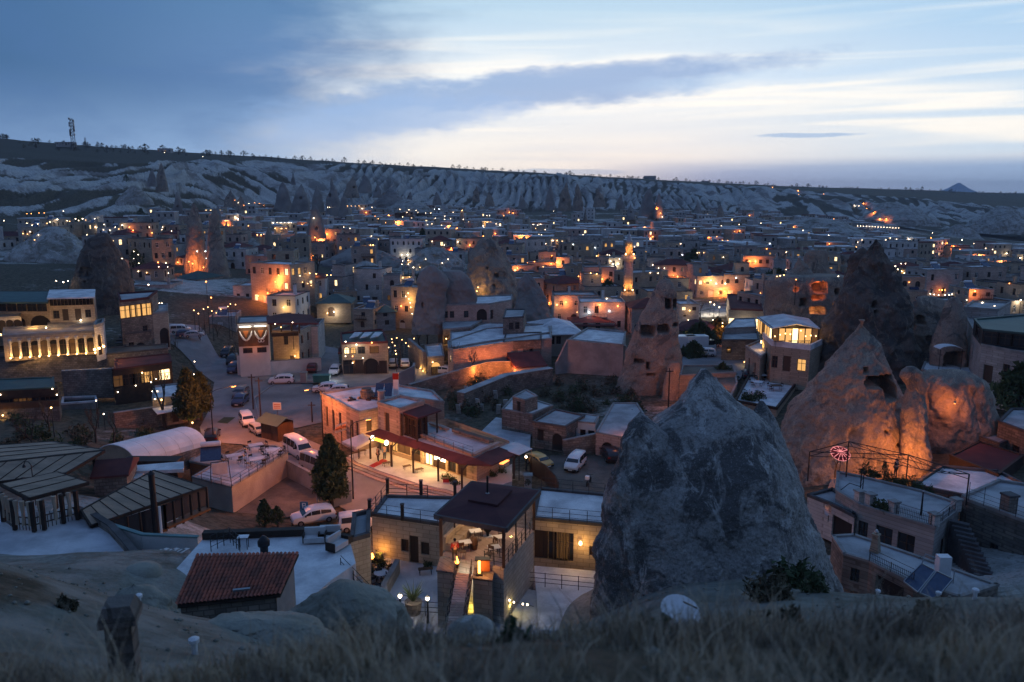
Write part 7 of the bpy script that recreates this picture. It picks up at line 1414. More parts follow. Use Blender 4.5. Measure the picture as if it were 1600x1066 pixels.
block('stone_house', 'low orange walled annex with clutter between arched roof and table terrace', 'house', [(296, 722), (345, 731), (352, 712), (310, 706)], 2.3, 0, 'wood_orange', 'roof_grey', None, 'coping', .15)
# arched white roof
def barrel():
    A, B = atz(180, 724, 4.2), atz(293, 693, 3.0); d = (B-A); L = d.length; d.normalize(); s = Vector((d.y, -d.x, 0)); r = thing('greenhouse', 'long white arched sheet roof catching pink street light', 'arched roof', A, 0); n = 12; seg = 5; rad = 2.5
    for k in range(seg):
        a, b = A+d*(L*k/seg+.02), A+d*(L*(k+1)/seg-.02); m = MB(); P = []
        for q in (a, b):
            for j in range(n+1): t = PI*j/n; P.append(q+s*math.cos(t)*rad+Vector((0, 0, math.sin(t)*1.9)))
        for q in (a, b):
            for j in range(n+1): t = PI*j/n; P.append(q+s*math.cos(t)*(rad-.08)+Vector((0, 0, math.sin(t)*1.82)))
        w = n+1; m.add([tuple(p) for p in P], [(j, j+1, w+j+1, w+j) for j in range(n)]+[(3*w+j, 3*w+j+1, 2*w+j+1, 2*w+j) for j in range(n)]+[(2*w+j, 2*w+j+1, j+1, j) for j in range(n)]+[(w+j, w+j+1, 3*w+j+1, 3*w+j) for j in range(n)]); m.obj('sheet_panel', M['white_paint'], r, smooth=False)
    m = MB(); m.add([tuple(A+d*.1+s*math.cos(PI*j/n)*(rad-.1)+Vector((0, 0, math.sin(PI*j/n)*1.8))) for j in range(n+1)], [tuple(range(n+1))]); m.obj('end_wall', M['reed'], r)
    m = MB()
    for s_ in (-1, 1): m.beam(A+s*s_*(rad-.05)-Vector((0, 0, 1)), B+s*s_*(rad-.05)-Vector((0, 0, 1)), .1, 2.0)
    m.obj('side_wall', M['stone_old'], r)
barrel()
# reed roofed pavilions at the left
def reed_roof(name, label, pts, zs, npan, walls=None, cat='pavilion', posts=(), floor=7.0, mt='reed', th=.16, glaze=True):
    P = [atz(x, y, z) for (x, y), z in zip(pts, zs)]; r = thing(name, label, cat, (P[0].x, P[0].y, floor), 0)
    for i in range(npan):                                                  # strips between eave (0-1) and ridge (3-2)
        a, b = P[0].lerp(P[1], i/npan+.003), P[0].lerp(P[1], (i+1)/npan-.003); c, d = P[3].lerp(P[2], (i+1)/npan-.003), P[3].lerp(P[2], i/npan+.003); m = MB(); q = [a, b, c, d]
        m.add([tuple(v-Vector((0, 0, th))) for v in q]+[tuple(v) for v in q], [(3, 2, 1, 0), (4, 5, 6, 7), (0, 1, 5, 4), (1, 2, 6, 5), (2, 3, 7, 6), (3, 0, 4, 7)]); m.obj('roof_panel', M[mt], r)
        if i: m = MB(); m.beam(P[0].lerp(P[1], i/npan)+Vector((0, 0, .03)), P[3].lerp(P[2], i/npan)+Vector((0, 0, .01)), .045, .05); m.obj('batten', M['wood_dark'], r)
    for a, b in zip(P, P[1:]+P[:1]): MB().beam(a-Vector((0, 0, th*.5)), b-Vector((0, 0, th*.5)), .12, .22).obj('edge_board', M['wood_dark'], r)
    for (x, y) in posts: p = atz(x, y, floor); zt = min(zs)-.1; MB().cbox((p.x, p.y, floor), .22, .22, zt-floor).obj('post', M['wood_dark'], r)
    return r, P
reed_roof('reed_pavilion', 'large reed roofed pavilion with two long roof slopes at the far left', [(-60, 760), (103, 739), (163, 704), (-20, 724)], [9.0, 9.0, 9.6, 9.9], 6, posts=((100, 775), (150, 745)), floor=6.8)
reed_roof('reed_pavilion', 'back slope of the large far left roof falling away behind its ridge', [(163, 703), (82, 690), (-60, 700), (-20, 723)][::-1], [9.9, 9.0, 9.0, 9.6], 4, floor=6.8)
r2, P2 = reed_roof('garden_pavilion', 'open timber pavilion with pale flat reed roof and dense dark posts', [(2, 756), (45, 778), (138, 753), (89, 737)], [10.9]*4, 3, posts=((24, 828), (54, 831), (70, 828), (100, 818), (122, 812), (6, 815), (88, 795), (40, 790)), floor=8.8, th=.22)
for (x0, y0), (x1, y1) in (((24, 828), (54, 831)), ((54, 831), (122, 812)), ((6, 815), (24, 828))):
    a, b = atz(x0, y0, 8.8), atz(x1, y1, 8.8)
    for zz in (.45, .9): MB().beam(a+Vector((0, 0, zz)), b+Vector((0, 0, zz)), .06, .06).obj('rail', M['wood_dark'], r2)
    k = int((b-a).length/.22)
    m = MB(); [m.beam(a.lerp(b, (i+.5)/k)+Vector((0, 0, .05)), a.lerp(b, (i+.5)/k)+Vector((0, 0, .9)), .035) for i in range(k)]; tag(m.obj('balusters', M['wood_dark'], r2), kind='stuff')
    for i in range(3): q = a.lerp(b, (i+.5)/3); MB().tube([q+Vector((0, 0, 2.0)), q+Vector((.05, -.06, 1.2)), q+Vector((0, 0, .4))], [.16, .10, .13], 7).obj('curtain', M['fabric_beige'], r2)
table(atz(72, 812, 8.8), 'small white table inside the open timber pavilion', .2, 1.0, .8, .75, 'white_paint', group=None)
r3, P3 = reed_roof('garden_restaurant', 'low restaurant with broad grey reed roof, dark glass sides and stovepipe', [(128, 800), (143, 822), (250, 784), (165, 754)][0:0] or [(142, 821), (320, 761), (240, 735), (127, 797)], [9.0, 9.0, 9.9, 9.6], 9, floor=6.9)
def glass_side(r, a, b, z0, z1, n, base, lit):
    d = (b-a)
    for i in range(n):
        p, q = a+d*(i/n), a+d*((i+1)/n); MB().cbox((p.x, p.y, z0), .14, .14, z1-z0).obj('post', M['wood_dark'], r)
        m = MB(); m.add([(p.x, p.y, z0+base), (q.x, q.y, z0+base), (q.x, q.y, z1), (p.x, p.y, z1)], [(0, 1, 2, 3)]); m.obj('glass_panel', M['glass_lit_dim' if (i in lit) else 'glass_dark'], r)
    m = MB(); m.beam(a+Vector((0, 0, z0+base/2-a.z)), b+Vector((0, 0, z0+base/2-b.z)), base, .16); m.obj('base_board', M['wood_orange'], r); MB().cbox((b.x, b.y, z0), .14, .14, z1-z0).obj('post', M['wood_dark'], r)
ga, gb, gc = atz(148, 824, 8.9), atz(249, 792, 8.9), atz(316, 764, 8.9); inset = Vector((.1, .5, 0))
glass_side(r3, ga+inset, gb+inset, 6.9, 8.85, 5, .25, ()); glass_side(r3, gb+inset, gc+inset, 6.9, 8.85, 5, .6, ())
sp = atz(245, 842, 7.0); sv = thing('stovepipe', 'tall black stovepipe beside a white pipe on the reed roofed restaurant', 'chimney', sp, 0); hh = ztop(sp, 741)-7.0; MB().tube([(0, 0, 0), (0, 0, hh)], .20, 10).obj('black_pipe', M['metal_dark'], sv, False); MB().lathe([(.25, hh), (.05, hh+.25)], n=10).obj('cowl', M['metal_dark'], sv, False); MB().tube([(.35, 0, 0), (.35, 0, hh*.5)], .09, 8).obj('white_pipe', M['white_paint'], sv, False)
tl = thing('terrace', 'blue grey cobbled terrace in front of the open timber pavilion', 'terrace', atz(100, 850, 8.6), 0)
slab(tl, 'floor', [(-90, 790), (0, 800), (110, 798), (168, 832), (215, 880), (160, 905), (-90, 880)], 8.75, 1.2, 'paving')
pix_wall('curved_wall', 'low rubble wall curving from the timber pavilion to the hillside', [(120, 806), (150, 818), (175, 834), (198, 860), (212, 878)], 8.7, .55, .35, 'stone_old', 'coping_dark')
pix_wall('teal_wall', 'low teal painted wall under the reed roofed restaurant', [(165, 842), (225, 862), (312, 866)], 8.0, 1.1, .25, 'plaster_white', 'coping'); bpy.data.objects['teal_wall'].children[0].data.materials[0] = mat('teal_paint', (0.16, 0.27, 0.26), (0.12, 0.2, 0.2), .8, rough=.8)
roofed('stone_house', 'small shed with dull red sheet roof between the reed roofs', 150, 196, 757, 742, 6.8, 4, .25, 'stone_old', 'roof_red', {}, .7, .2, gable=True)
tp = thing('tarpaulin_roof', 'long grey tarpaulin covered roof behind the reed roofed restaurant', 'roof', atz(240, 733, 6.5), 0); slab(tp, 'sheet', [(198, 737), (287, 733), (287, 721), (200, 728)], 6.6, .3, 'roof_pale'); slab(tp, 'sheet', [(175, 752), (215, 747), (232, 734), (186, 738)], 6.4, .2, 'roof_pale'); MB().cbox((atz(240, 738, 5.0).x, atz(240, 738, 5.0).y, 4.5), 5, 1.5, 1.8).obj('support', M['wood_dark'], tp)
lh = thing('hook_lamp', 'curved unlit hook lamp in front of the far left roof', 'lamp', atz(56, 790, 8.8), 0); MB().tube([(0, 0, 0), (0, 0, 2.9), (-.15, 0, 3.15), (-.4, 0, 3.15), (-.5, 0, 2.95)], .03, 6).obj('pole', M['metal_dark'], lh, False); MB().lathe([(.05, 2.95), (.12, 2.8), (.1, 2.75)], (-.5, 0, 0), 8).obj('shade', M['metal_dark'], lh, False)
# tiled roof house and lower terrace
def tiled_house():
    z0 = 10.2; P = [atz(306, 868, 12.7), atz(467, 865, 12.7), atz(438, 930, 11.9), atz(271, 948, 11.9)]   # BL BR FR FL
    r = thing('tiled_house', 'small plaster house with a terracotta pan tile roof below the camera', 'house', ((P[0]+P[2])/2)[:2]+(z0,), 0)
    C = sum(P, Vector())/4; W = [C+(p-C)*.90 for p in P]; m = MB()
    for a, b in ((3, 2), (2, 1), (1, 0), (0, 3)):
        p, q = W[a], W[b]; m.add([(p.x, p.y, z0-1.5), (q.x, q.y, z0-1.5), (q.x, q.y, q.z-.1), (p.x, p.y, p.z-.1)], [(0, 1, 2, 3)])
    m.obj('wall', M['stone_old'], r)
    m = MB(); m.add([tuple(p-Vector((0, 0, .12))) for p in P]+[tuple(p-Vector((0, 0, .02))) for p in P], [(3, 2, 1, 0), (4, 5, 6, 7), (0, 1, 5, 4), (1, 2, 6, 5), (2, 3, 7, 6), (3, 0, 4, 7)]); m.obj('roof_deck', M['wood_dark'], r)
    V = []; F = []; nc, nr, k = 26, 13, 5; U_ = (P[2]-P[3]); nrm = (P[2]-P[3]).cross(P[0]-P[3]).normalized(); a_ = random.Random(2)
    for i in range(nc):
        for j in range(nr):
            jx, jz = a_.uniform(-.012, .012), a_.uniform(0, .018); b = len(V)
            for row in (0, 1):
                v = (j+row*1.12)/nr; v = min(v, 1.01)
                for q in range(k+1):
                    u = (i+.04+.92*q/k)/nc; pt = P[3].lerp(P[2], u).lerp(P[0].lerp(P[1], u), v); hgt = math.sin(PI*q/k)*.085+.035*(1-row)+.02+jz; pt = pt+nrm*hgt+Vector((jx, 0, 0)); V.append(tuple(pt-r.location))
            F += [(b+q, b+q+1, b+k+2+q, b+k+1+q) for q in range(k)]
            F.append(tuple(b+q for q in range(k, -1, -1))) if False else None
    F = [f for f in F if f]
    tag(link('roof_tiles', npmesh('roof_tiles', V, F, M['terracotta'], False), r), kind='stuff')
    sky_ = P[3].lerp(P[2], .52).lerp(P[0].lerp(P[1], .52), .16)+nrm*.12; MB().beam(sky_, sky_+U_.normalized()*.75, .16, .1).obj('roof_pipe', M['metal_grey'], r)
    m = MB(); p, q = W[2]+Vector((.02, 0, 0)), W[1]+Vector((.02, 0, 0)); m.add([(p.x, p.y, z0-1), (q.x, q.y, z0-1), (q.x, q.y, q.z-.1), (p.x, p.y, p.z-.1)], [(0, 1, 2, 3)]); m.obj('side_wall', M['concrete'], r)
    a_ = random.Random(8)
    jk = thing('woodpile', 'heap of red brown planks and junk against the front wall of the tiled house', 'pile', atz(325, 965, 10.4), 0)
    for i in range(22): x, y = a_.uniform(-1.2, 1.3), a_.uniform(-.35, .35); MB().cbox((x, y, a_.uniform(0, .5)), a_.uniform(.2, .8), .12, .1, a_.uniform(-.5, .5)).obj('plank', M[a_.choice(['wood', 'wood_dark', 'terracotta'])], jk, False)
tiled_house()
tr = thing('terrace', 'pale roof terrace with white sofas beyond the tiled roof house', 'terrace', atz(430, 860, 9.8), 0)
slab(tr, 'floor', [(318, 842), (480, 836), (548, 850), (556, 880), (520, 905), (455, 960), (300, 960), (265, 900)], 9.8, 1.8, 'roof_pale')
for pts, n in ((((318, 842), (480, 836), (548, 850)), 'dark planted kerb along the back of the pale roof terrace'),):
    Q = [atz(x, y, 9.8) for x, y in pts]; kb = thing('planter_wall', n, 'wall', Q[0], 0)
    for a, b in zip(Q, Q[1:]): MB().beam(a+Vector((0, 0, .25)), b+Vector((0, 0, .25)), .5, .4).obj('box', M['wood_dark'], kb)
for i, (px, py) in enumerate(((492, 848), (516, 845), (528, 858))):
    so = thing('sofa', ['left white outdoor sofa in the terrace corner', 'white outdoor sofa in the middle of the terrace corner', 'slanting white daybed right of the outdoor sofas'][i], 'sofa', atz(px, py, 9.8), [.1, .1, 1.1][i], 'outdoor sofas'); MB().box(-.6, .6, -.3, .3, .1, .4).obj('seat', M['fabric_white'], so, False); MB().box(-.6, .6, .22, .36, .1, .85).obj('backrest', M['fabric_white'], so, False); MB().box(-.66, -.58, -.3, .36, .1, .6).obj('armrest', M['wood_dark'], so, False); MB().box(.58, .66, -.3, .36, .1, .6).obj('armrest', M['wood_dark'], so, False)
table(atz(381, 857, 9.8), 'tall white side table on the pale roof terrace', .1, .6, .45, .75, 'white_paint', group=None)
ck = thing('chimney', 'round black chimney cowl peeping over the tiled roof', 'chimney', atz(414, 880, 9.8), 0); MB().lathe([(.22, 0), (.22, 1.0), (.33, 1.05), (.34, 1.3), (.2, 1.5), (.08, 1.62)], n=12).obj('cowl', M['metal_dark'], ck, False, True)
railing([atz(330, 862, 9.8), atz(360, 848, 9.8), atz(375, 862, 9.8)], 'dark metal gate railing at the left end of the pale terrace', .9, .5)
for i in range(6): o = thing('stone_slab', None, 'stone slab', atz(244+i*8, 873-(i % 2)*2, 9.0), .5, 'cut pale stone slabs stacked beside the tiled roof'); MB().cbox((0, 0, 0), 1.1, .28, .35, .7).obj('slab', M['stone_white'], o, False)
cv = thing('well_head', 'low round rendered cistern cover on the hillside left of the tiled house', 'cistern', atz(222, 893, 10.6), 0); MB().lathe([(.95, -1.5), (.95, .05), (.7, .28), (.25, .36)], n=20).obj('dome', M['tuff_near'], cv, False, True)
# stone chimney in the foreground
def near_chimney():
    p = aty(195, 1035, 10.0); z0 = p.z-.6; zt = aty(195, 968, 10).z; o = thing('stone_chimney', 'squat square stone chimney with sloping cap in the left foreground', 'chimney', (p.x, 10.0, z0), .25); h = zt-z0
    n = 6
    for i in range(n):
        for k in range(2): a = h*i/n; q = .012*((i*7+k*3) % 3); MB().box(-.17+k*.17+.003, -.17+(k+1)*.17-.003, -.17-q, .17, a+.006, a+h/n-.006).obj('stone', M['stone_old'], o, False)
    m = MB(); m.prism([(-.24, -.24), (.24, -.24), (.24, .24), (-.24, .24)], h, h+.09); m.prism([(-.24, -.24), (.24, -.24), (.24, .24), (-.24, .24)], h+.09, h+.27, .72); m.obj('cap', M['stone_old'], o, False)
near_chimney()
for i, (px, py, Y) in enumerate(((1297, 903, 34), (1371, 934, 32), (1465, 942, 31), (1519, 970, 27), (303, 1000, 15), (214, 905, 22), (181, 880, 26), (530, 930, 26), (547, 965, 19), (461, 940, 22))):
    p = atz(px, py, H(aty(px, py, Y).x, Y)); o = thing('vent_pipe', None, 'pipe', (p.x, p.y, H(p.x, p.y)), 0, 'short white vent pipes sticking out of the tuff'); MB().lathe([(.07, -.2), (.07, .28), (.12, .30), (.12, .38), (.05, .42)], n=8).obj('pipe', M['white_paint'], o, False)
p = aty(1062, 958, 12.0); dish((p.x, 12.0, H(p.x, 12.0)-.05), .33, 'pale round satellite dish lying tilted in the grass at the chimney foot', (.12, -.42, 1), pole=max(.25, p.z-H(p.x, 12.0)+.05))
rock('boulder', 'pale boulder at the grassy brow beside the plank walkway', 'boulder', [rock_part(9.5, [(965, 735, 750), (969, 718, 762), (978, 704, 772), (995, 698, 780)], 60, 30, .8, .06, .5, 0, seed=3)], M['tuff_pale'])
rock('tuff_hump', 'smooth pale tuff hump beside the stair at the bottom centre', 'bare rock', [rock_part(27, [(912, 530, 548), (917, 505, 568), (928, 480, 590), (945, 455, 612), (975, 420, 640), (1000, 405, 660)], 240, 110, .9, .8, 2.2, .5, seed=6.3)], M['tuff_near'])
rock('tuff_hump', 'long pale tuff shoulder in front of the tiled roof house', 'bare rock', [rock_part(21, [(968, 380, 420), (974, 340, 460), (984, 290, 500), (1000, 250, 520), (1030, 230, 540)], 240, 90, .6, .6, 1.6, .35, seed=2.3)], M['tuff_near'])
rock('tuff_hump', 'rounded pale mound between the stone chimney and the tiled roof house', 'bare rock', [rock_part(24, [(912, 200, 216), (920, 182, 238), (940, 155, 275), (980, 130, 300), (1020, 120, 305)], 240, 90, .8, .75, 2.0, .45, seed=4.3)], M['tuff_near'])
# old houses in the middle ground
block('stone_hut', 'small cube hut with flat roof on the long ruin roof', 'hut', [(801, 620), (820, 626), (840, 619), (822, 609)], 4.6, 2.8, 'stone_old', 'roof_grey', {0: [(.5, .7, 2.9, 1.3, False, 'hole')]}, 'coping', .1)
block('old_house', 'long low ruined house with pale roof and rubble wall', 'house', [(784, 640), (832, 648), (864, 634), (838, 626), (800, 622)], 2.9, 0, 'stone_old', 'roof_pale', {1: [(.3, .8, .4, 1.6, False, 'hole')]}, 'coping', .12)
block('old_house', 'roofless looking stone house with dark doorway behind the yard', 'house', [(832, 660), (884, 668), (914, 650), (867, 640)], 3.1, 0, 'stone_old', 'roof_grey', {0: [(.25, .8, 1.0, 1.4, False, 'hole'), (.75, 1.3, .1, 2.1, True, 'hole')], 1: [(.6, .9, .2, 2.0, False, 'hole')]}, 'coping_dark', .15)
block('old_house', 'small white walled ruin with two dark openings beside the yard wall', 'house', [(892, 658), (930, 662), (936, 650), (905, 646)], 2.9, 0, 'plaster_white', 'roof_grey', {0: [(.5, .7, .4, 1.6, False, 'hole'), (.85, .8, .4, 1.6, False, 'hole')]}, 'coping', .1)
block('old_house', 'low pink lit house with broad pale sloping roof left of the huge chimney', 'house', [(931, 676), (985, 686), (1008, 650), (995, 630), (958, 630)], 2.7, 0, 'stone_pink', 'roof_grey', {0: [(.35, 1.6, .1, 1.7, True, 'hole')]}, 'coping', .1)
pix_wall('yard_wall', 'rubble yard wall with an arched gate behind the white van', [(880, 712), (932, 706), (985, 712)], 0, [1.8, 2.2, 2.2], .4, 'stone_old')
pix_wall('yard_fence', 'dark solid fence curving round the yard from the shop awning', [(828, 738), (852, 752), (868, 770), (872, 780)], 0, 1.7, .1, 'wood_dark', 'wood_dark')
sheet('yard', [(840, 742), (860, 712), (985, 712), (985, 775), (880, 782), (868, 768)], .02, M['dirt'], 'bare earth yard where the white van stands')
sheet('courtyard_floor', [(735, 690), (775, 652), (830, 662), (828, 700), (800, 712)], .3, M['paving'], 'pale courtyard floor behind the shop terrace')
lamp(atz(930, 735, 4.0), 130, (1, .55, .3), .3); lamp(atz(985, 660, 4.2)+Vector((-.6, -.3, 0)), 60, ORANGE, .2)
a_ = random.Random(77)
for i in range(14): px, py = a_.uniform(715, 790), a_.uniform(612, 648); o = thing('stone_slab', None, 'stone slab', atz(px, py, 0), a_.uniform(-.5, .5), 'pale slabs leaning in the vacant lot'); MB().box(-.3, .3, -.06, .06, 0, a_.uniform(.9, 1.6), Matrix.Rotation(.3, 4, 'X')).obj('slab', M['stone_white'], o, False)
for i in range(70):
    px, py = a_.uniform(700, 1000), a_.uniform(598, 650)
    if 780 < px < 870 and py > 620: continue
    shrub(atz(px, py, -.05), a_.uniform(.5, 1.3), None, i+40, a_.choice(['foliage_dry', 'foliage_dry', 'foliage']), 200, 'dry scrub bushes in the vacant lot')
for i in range(26):
    px, py = a_.uniform(10, 240), a_.uniform(645, 720); p = atz(px, py, 3.0); z = H(p.x, p.y)
    shrub((p.x, p.y, z), a_.uniform(.6, 1.5), None, i+90, a_.choice(['foliage_dry', 'foliage']), 220, 'shrubs of the left gardens')
for i, (px, py, h, lb, sp, z) in enumerate(((258, 668, 8.5, 'pale slender bare tree before the small canopy house', .34, .3), (78, 680, 5.0, 'bare tree above the far left garden terrace', .6, 2.5), (50, 705, 4.5, 'wide bare tree by the far left roofs', .65, 3.5), (178, 700, 5.0, 'thin bare tree behind the arched white roof', .5, 2.5), (205, 553, 4.5, 'small bare tree under the uplit arch', .6, 2.2), (150, 690, 5.0, 'bare tree in the middle of the left gardens', .5, 2.5), (275, 560, 4.0, 'bare tree beside the cafe corner', .5, 1.0), (372, 575, 5.5, 'bare tree against the billboard house', .45, 0), (440, 572, 5.0, 'branching bare tree in the walled courtyard', .6, 0), (430, 566, 6.5, 'taller bare tree left in the walled courtyard', .5, 0), (707, 592, 7.0, 'bare tree silhouetted on the orange lit wall', .5, 0), (735, 590, 5.0, 'smaller bare tree right on the orange lit wall', .6, 0), (655, 545, 6.5, 'bare tree at the foot of the left rock tower', .7, .5), (668, 540, 6.0, 'dense bare tree by the cave houses', .7, .5), (625, 575, 6.5, 'bare tree hung with small lamps by the restaurant', .6, 0), (312, 535, 4.0, 'bare tree strung with tiny lights at the car park', .6, 2.0), (340, 530, 4.0, 'wide bare tree hung with lights left of the alley', .7, 1.5), (1378, 735, 3.4, 'thin bare tree against the orange lit rock foot', .5, 2.0), (1305, 745, 3.2, 'bare tree left of the pink parasol', .6, 3.0))):
    p = atz(px, py, z); bare_tree(p, h, lb, i*7+3, sp)
for px, py in ((612, 530), (620, 528), (628, 531), (617, 540), (634, 536), (607, 543), (618, 548), (647, 529), (641, 541), (613, 535), (303, 485), (318, 483), (331, 486), (345, 482), (356, 479), (310, 490), (338, 489), (325, 480), (360, 475), (368, 476)):
    spotq.append((px, py, 'y', 's'))
for i, (px, py, h, r, Y) in enumerate(((1095, 497, 5, 3.2, 150), (1122, 499, 4.5, 2.6, 158), (1131, 541, 3.5, 1.8, 120), (1085, 505, 3.5, 2, 140), (660, 358, 9, 2.0, 380), (1085, 390, 8, 6, 290), (1150, 404, 6, 4, 260), (1213, 420, 7, 6, 230), (1525, 425, 6, 5, 260), (1590, 640, 6, 2.6, 92), (1105, 380, 8, 5, 330), (320, 398, 5, 2.0, 240), (186, 402, 5, 2.4, 190))):
    p = aty(px, py, Y); conifer((p.x, p.y, H(p.x, p.y)), h, r, ['dark rounded tree before the bright shops', 'smaller dark tree right of the bright shops', 'dark tree beside the yellow lit house', 'low dark tree left of the bright shops', 'slender dark cypress in the middle of the town', 'dark tree mass right of the minaret', 'dark tree in the right part of the town', 'dark tree left of the red lit cave rooms', 'dark tree below the lamp lit road', 'dark tree at the right edge beside the stone house', 'dark tree farther right behind the minaret', 'dark tree lit by cafe lamps on the orange street', 'dark tree right of the big dark cone'][i], i+60, 2600, base=.1, name='town_tree', group=None)
# trees along the ridge and scattered over the slopes
a_ = random.Random(12); protos = []
for i in range(290):
    px = a_.uniform(0, 1590); u = px2u(px); yr = float(np.interp(u, F_U, F_Y['r'])); Y = yr-a_.uniform(2, 40) if i % 3 else yr-a_.uniform(40, 110)
    x = u*Y; z = H(x, Y); s = a_.uniform(1.6, 3.2)+4.2*a_.random()**3
    if len(protos) < 6:
        t = conifer((x, Y, z), 3.0, 1.7, None, i+200, 150, 'foliage_dry', .12, 'small trees along the plateau edge', 'ridge_tree'); t.scale = (s/3,)*3; protos.append(t)
    else:
        q = protos[i % 6]; t = q.copy(); COL.objects.link(t); t.location = (x, Y, z); t.scale = (s/3*a_.uniform(.8, 1.4),)*2+(s/3,); t.rotation_euler = (0, 0, a_.uniform(0, 6))
        for ch in q.children: c2 = ch.copy(); COL.objects.link(c2); c2.parent = t
# bare and dark trees between the houses
protos = []
for i in range(90):
    Y = a_.uniform(185, 560); u = a_.uniform(-.6, .62); x = u*Y; px = 800+1266*u
    if any(math.hypot(x-cx, Y-c_y) < r_ for cx, c_y, r_ in ROCKC): continue
    z = H(x, Y); s = a_.uniform(.6, 1.3)
    if len(protos) < 6: t = bare_tree((x, Y, z), 6.5, None, i, .6, 'bare trees between the town houses', depth=4, name='town_bare_tree', thick=.06) if len(protos) % 2 else conifer((x, Y, z), 6, 2.4, None, i, 500, 'foliage', .15, 'dark trees between the town houses', 'town_bushy_tree'); protos.append(t)
    else:
        q = protos[i % 6]; t = q.copy(); COL.objects.link(t); t.location = (x, Y, z); t.scale = (s,)*3; t.rotation_euler = (0, 0, a_.uniform(0, 6))
        for ch in q.children: c2 = ch.copy(); COL.objects.link(c2); c2.parent = t
# hotel with the glass pavilion, right of centre
def glass_hotel():
    B = block('stone_hotel', 'stone hotel with wall washers under a glass roof pavilion', 'hotel', [(1192, 527), (1206, 540), (1266, 547), (1300, 530), (1240, 505)], 7.6, 1.5, 'stone_tan', 'paving', {0: [(.5, 1.0, 4.6, 2.0)], 1: [(.10, .9, 4.3, 1.8), (.42, 1.1, 4.0, 2.3, False, 'door', 'shutter'), (.80, 1.3, 4.3, 1.8, False, 'glazing', 'glass_lit')]}, 'roof_pale', .75)
    G = thing('glass_pavilion', 'brightly lit glass pavilion with pale gabled roof on the hotel terrace', 'pavilion', atz(1240, 530, 7.6), 0); z0, ze = 7.6, 9.9
    C = [atz(1207, 512.5, ze), atz(1279, 513, ze), atz(1262, 498, ze), atz(1185, 496, ze)]; rf, rb = (C[0]+C[1])/2+Vector((0, 0, .7)), (C[2]+C[3])/2+Vector((0, 0, .7)); O = lambda p: p+(p-(C[0]+C[2])/2)*.06
    m = MB(); E = [O(c) for c in C]; m.add([tuple(v) for v in (E[0], E[1], E[2], E[3], rf+Vector((0, -.4, 0)), rb)]+[tuple(v-Vector((0, 0, .12))) for v in (E[0], E[1], E[2], E[3], rf+Vector((0, -.4, 0)), rb)], [(0, 4, 5, 3), (4, 1, 2, 5), (6, 9, 11, 10), (10, 11, 8, 7), (0, 6, 10, 4), (4, 10, 7, 1)]); m.obj('roof', M['roof_pale'], G)
    for k, (a, b, n) in enumerate(((C[0], C[1], 7), (C[3], C[0], 6))):
        for i in range(n):
            p, q = a.lerp(b, i/n), a.lerp(b, (i+1)/n); MB().cbox((p.x, p.y, z0), .14, .14, ze-z0).obj('post', M['metal_dark'], G)
            m = MB(); m.add([(p.x, p.y, z0+.1), (q.x, q.y, z0+.1), (q.x, q.y, ze), (p.x, p.y, ze)], [(0, 1, 2, 3)]); m.obj('glass_panel', M['glass_lit' if (i+k) % 3 else ('glass_lit_bright' if i % 2 else 'glass_lit_dim')], G)
        MB().beam(a, b, .16, .16).obj('beam', M['metal_dark'], G)
    m = MB(); m.add([tuple(C[0]), tuple(C[1]), tuple(rf-Vector((0, 0, .05)))], [(0, 1, 2)]); m.obj('gable', M['metal_dark'], G); MB().cbox((C[1].x, C[1].y, z0), .14, .14, ze-z0).obj('post', M['metal_dark'], G)
    for q in range(9): p = C[0].lerp(C[1], (q+.5)/9)+Vector((0, .6, -rnd.uniform(.3, 1.3))); MB().lathe([(.04, .08), (.08, 0), (.04, -.08)], tuple(p+Vector((0, -.8, 0))), 6).obj('bulb', M['bulb_warm'], G)
    lamp((C[0]+C[1])/2+Vector((0, -1.6, -.3)), 120, YELLOW, .3)
    for px, py in ((1209, 543), (1231, 546), (1253, 550), (1191, 532)):
        p = atz(px, py, 7.0)+Vector((0, -.45, 0)) if px > 1200 else atz(px+2, py+1, 7.0)+Vector((-.4, -.2, 0)); b = MB(); b.tube([p-Vector((0, 0, .3)), p+Vector((0, 0, .1))], .09, 8); b.obj('wall_lamp', M['bulb_warm'], B); lamp(p+Vector((0, -.25, -.7)), 34, YELLOW, .08)
    for i, px in enumerate((1217, 1240, 1258)): table(atz(px, 541, 7.62), ['dark table left on the hotel balcony', 'dark table in the middle of the hotel balcony', 'dark table right on the hotel balcony'][i], .1, 1.6, .6, .8, 'metal_dark', group='balcony tables')
    block('hotel_annex', 'lower stone annex with pale roof and uplights left of the glass pavilion', 'annex', [(1165, 543), (1188, 560), (1206, 548), (1190, 532)], 5.6, 1.0, 'stone_tan', 'roof_pale', {0: [(.3, .8, 1.8, 2.6), (.7, .8, 1.8, 2.6)], 1: [(.5, 1.0, 1.4, 2.2, False, 'door', 'shutter')]}, 'coping', .3)
    for px, py in ((1163, 568), (1173, 579), (1184, 584)): p = atz(px, py, 1.6); uplight(px, py, 1.4, 60)
    block('hotel_room', 'low room with bright cream lit front below the hotel terrace', 'room', [(1216, 575), (1252, 580), (1262, 568), (1225, 562)], 4.2, 1.0, 'stone_white', 'roof_pale', {0: [(.35, 3.0, 1.8, 1.9, False, 'glazing', 'glass_lit_bright')]}, 'coping', .3); lamp(atz(1238, 592, 2.2)+Vector((0, -1, .6)), 70, WHITE, .2)
    block('terrace', 'pale hotel terrace with tables in front of the stone annex', 'terrace', [(1148, 628), (1214, 640), (1248, 596), (1170, 588)], 2.0, 0, 'stone_tan', 'roof_pale', None, 'wood_dark', .3)
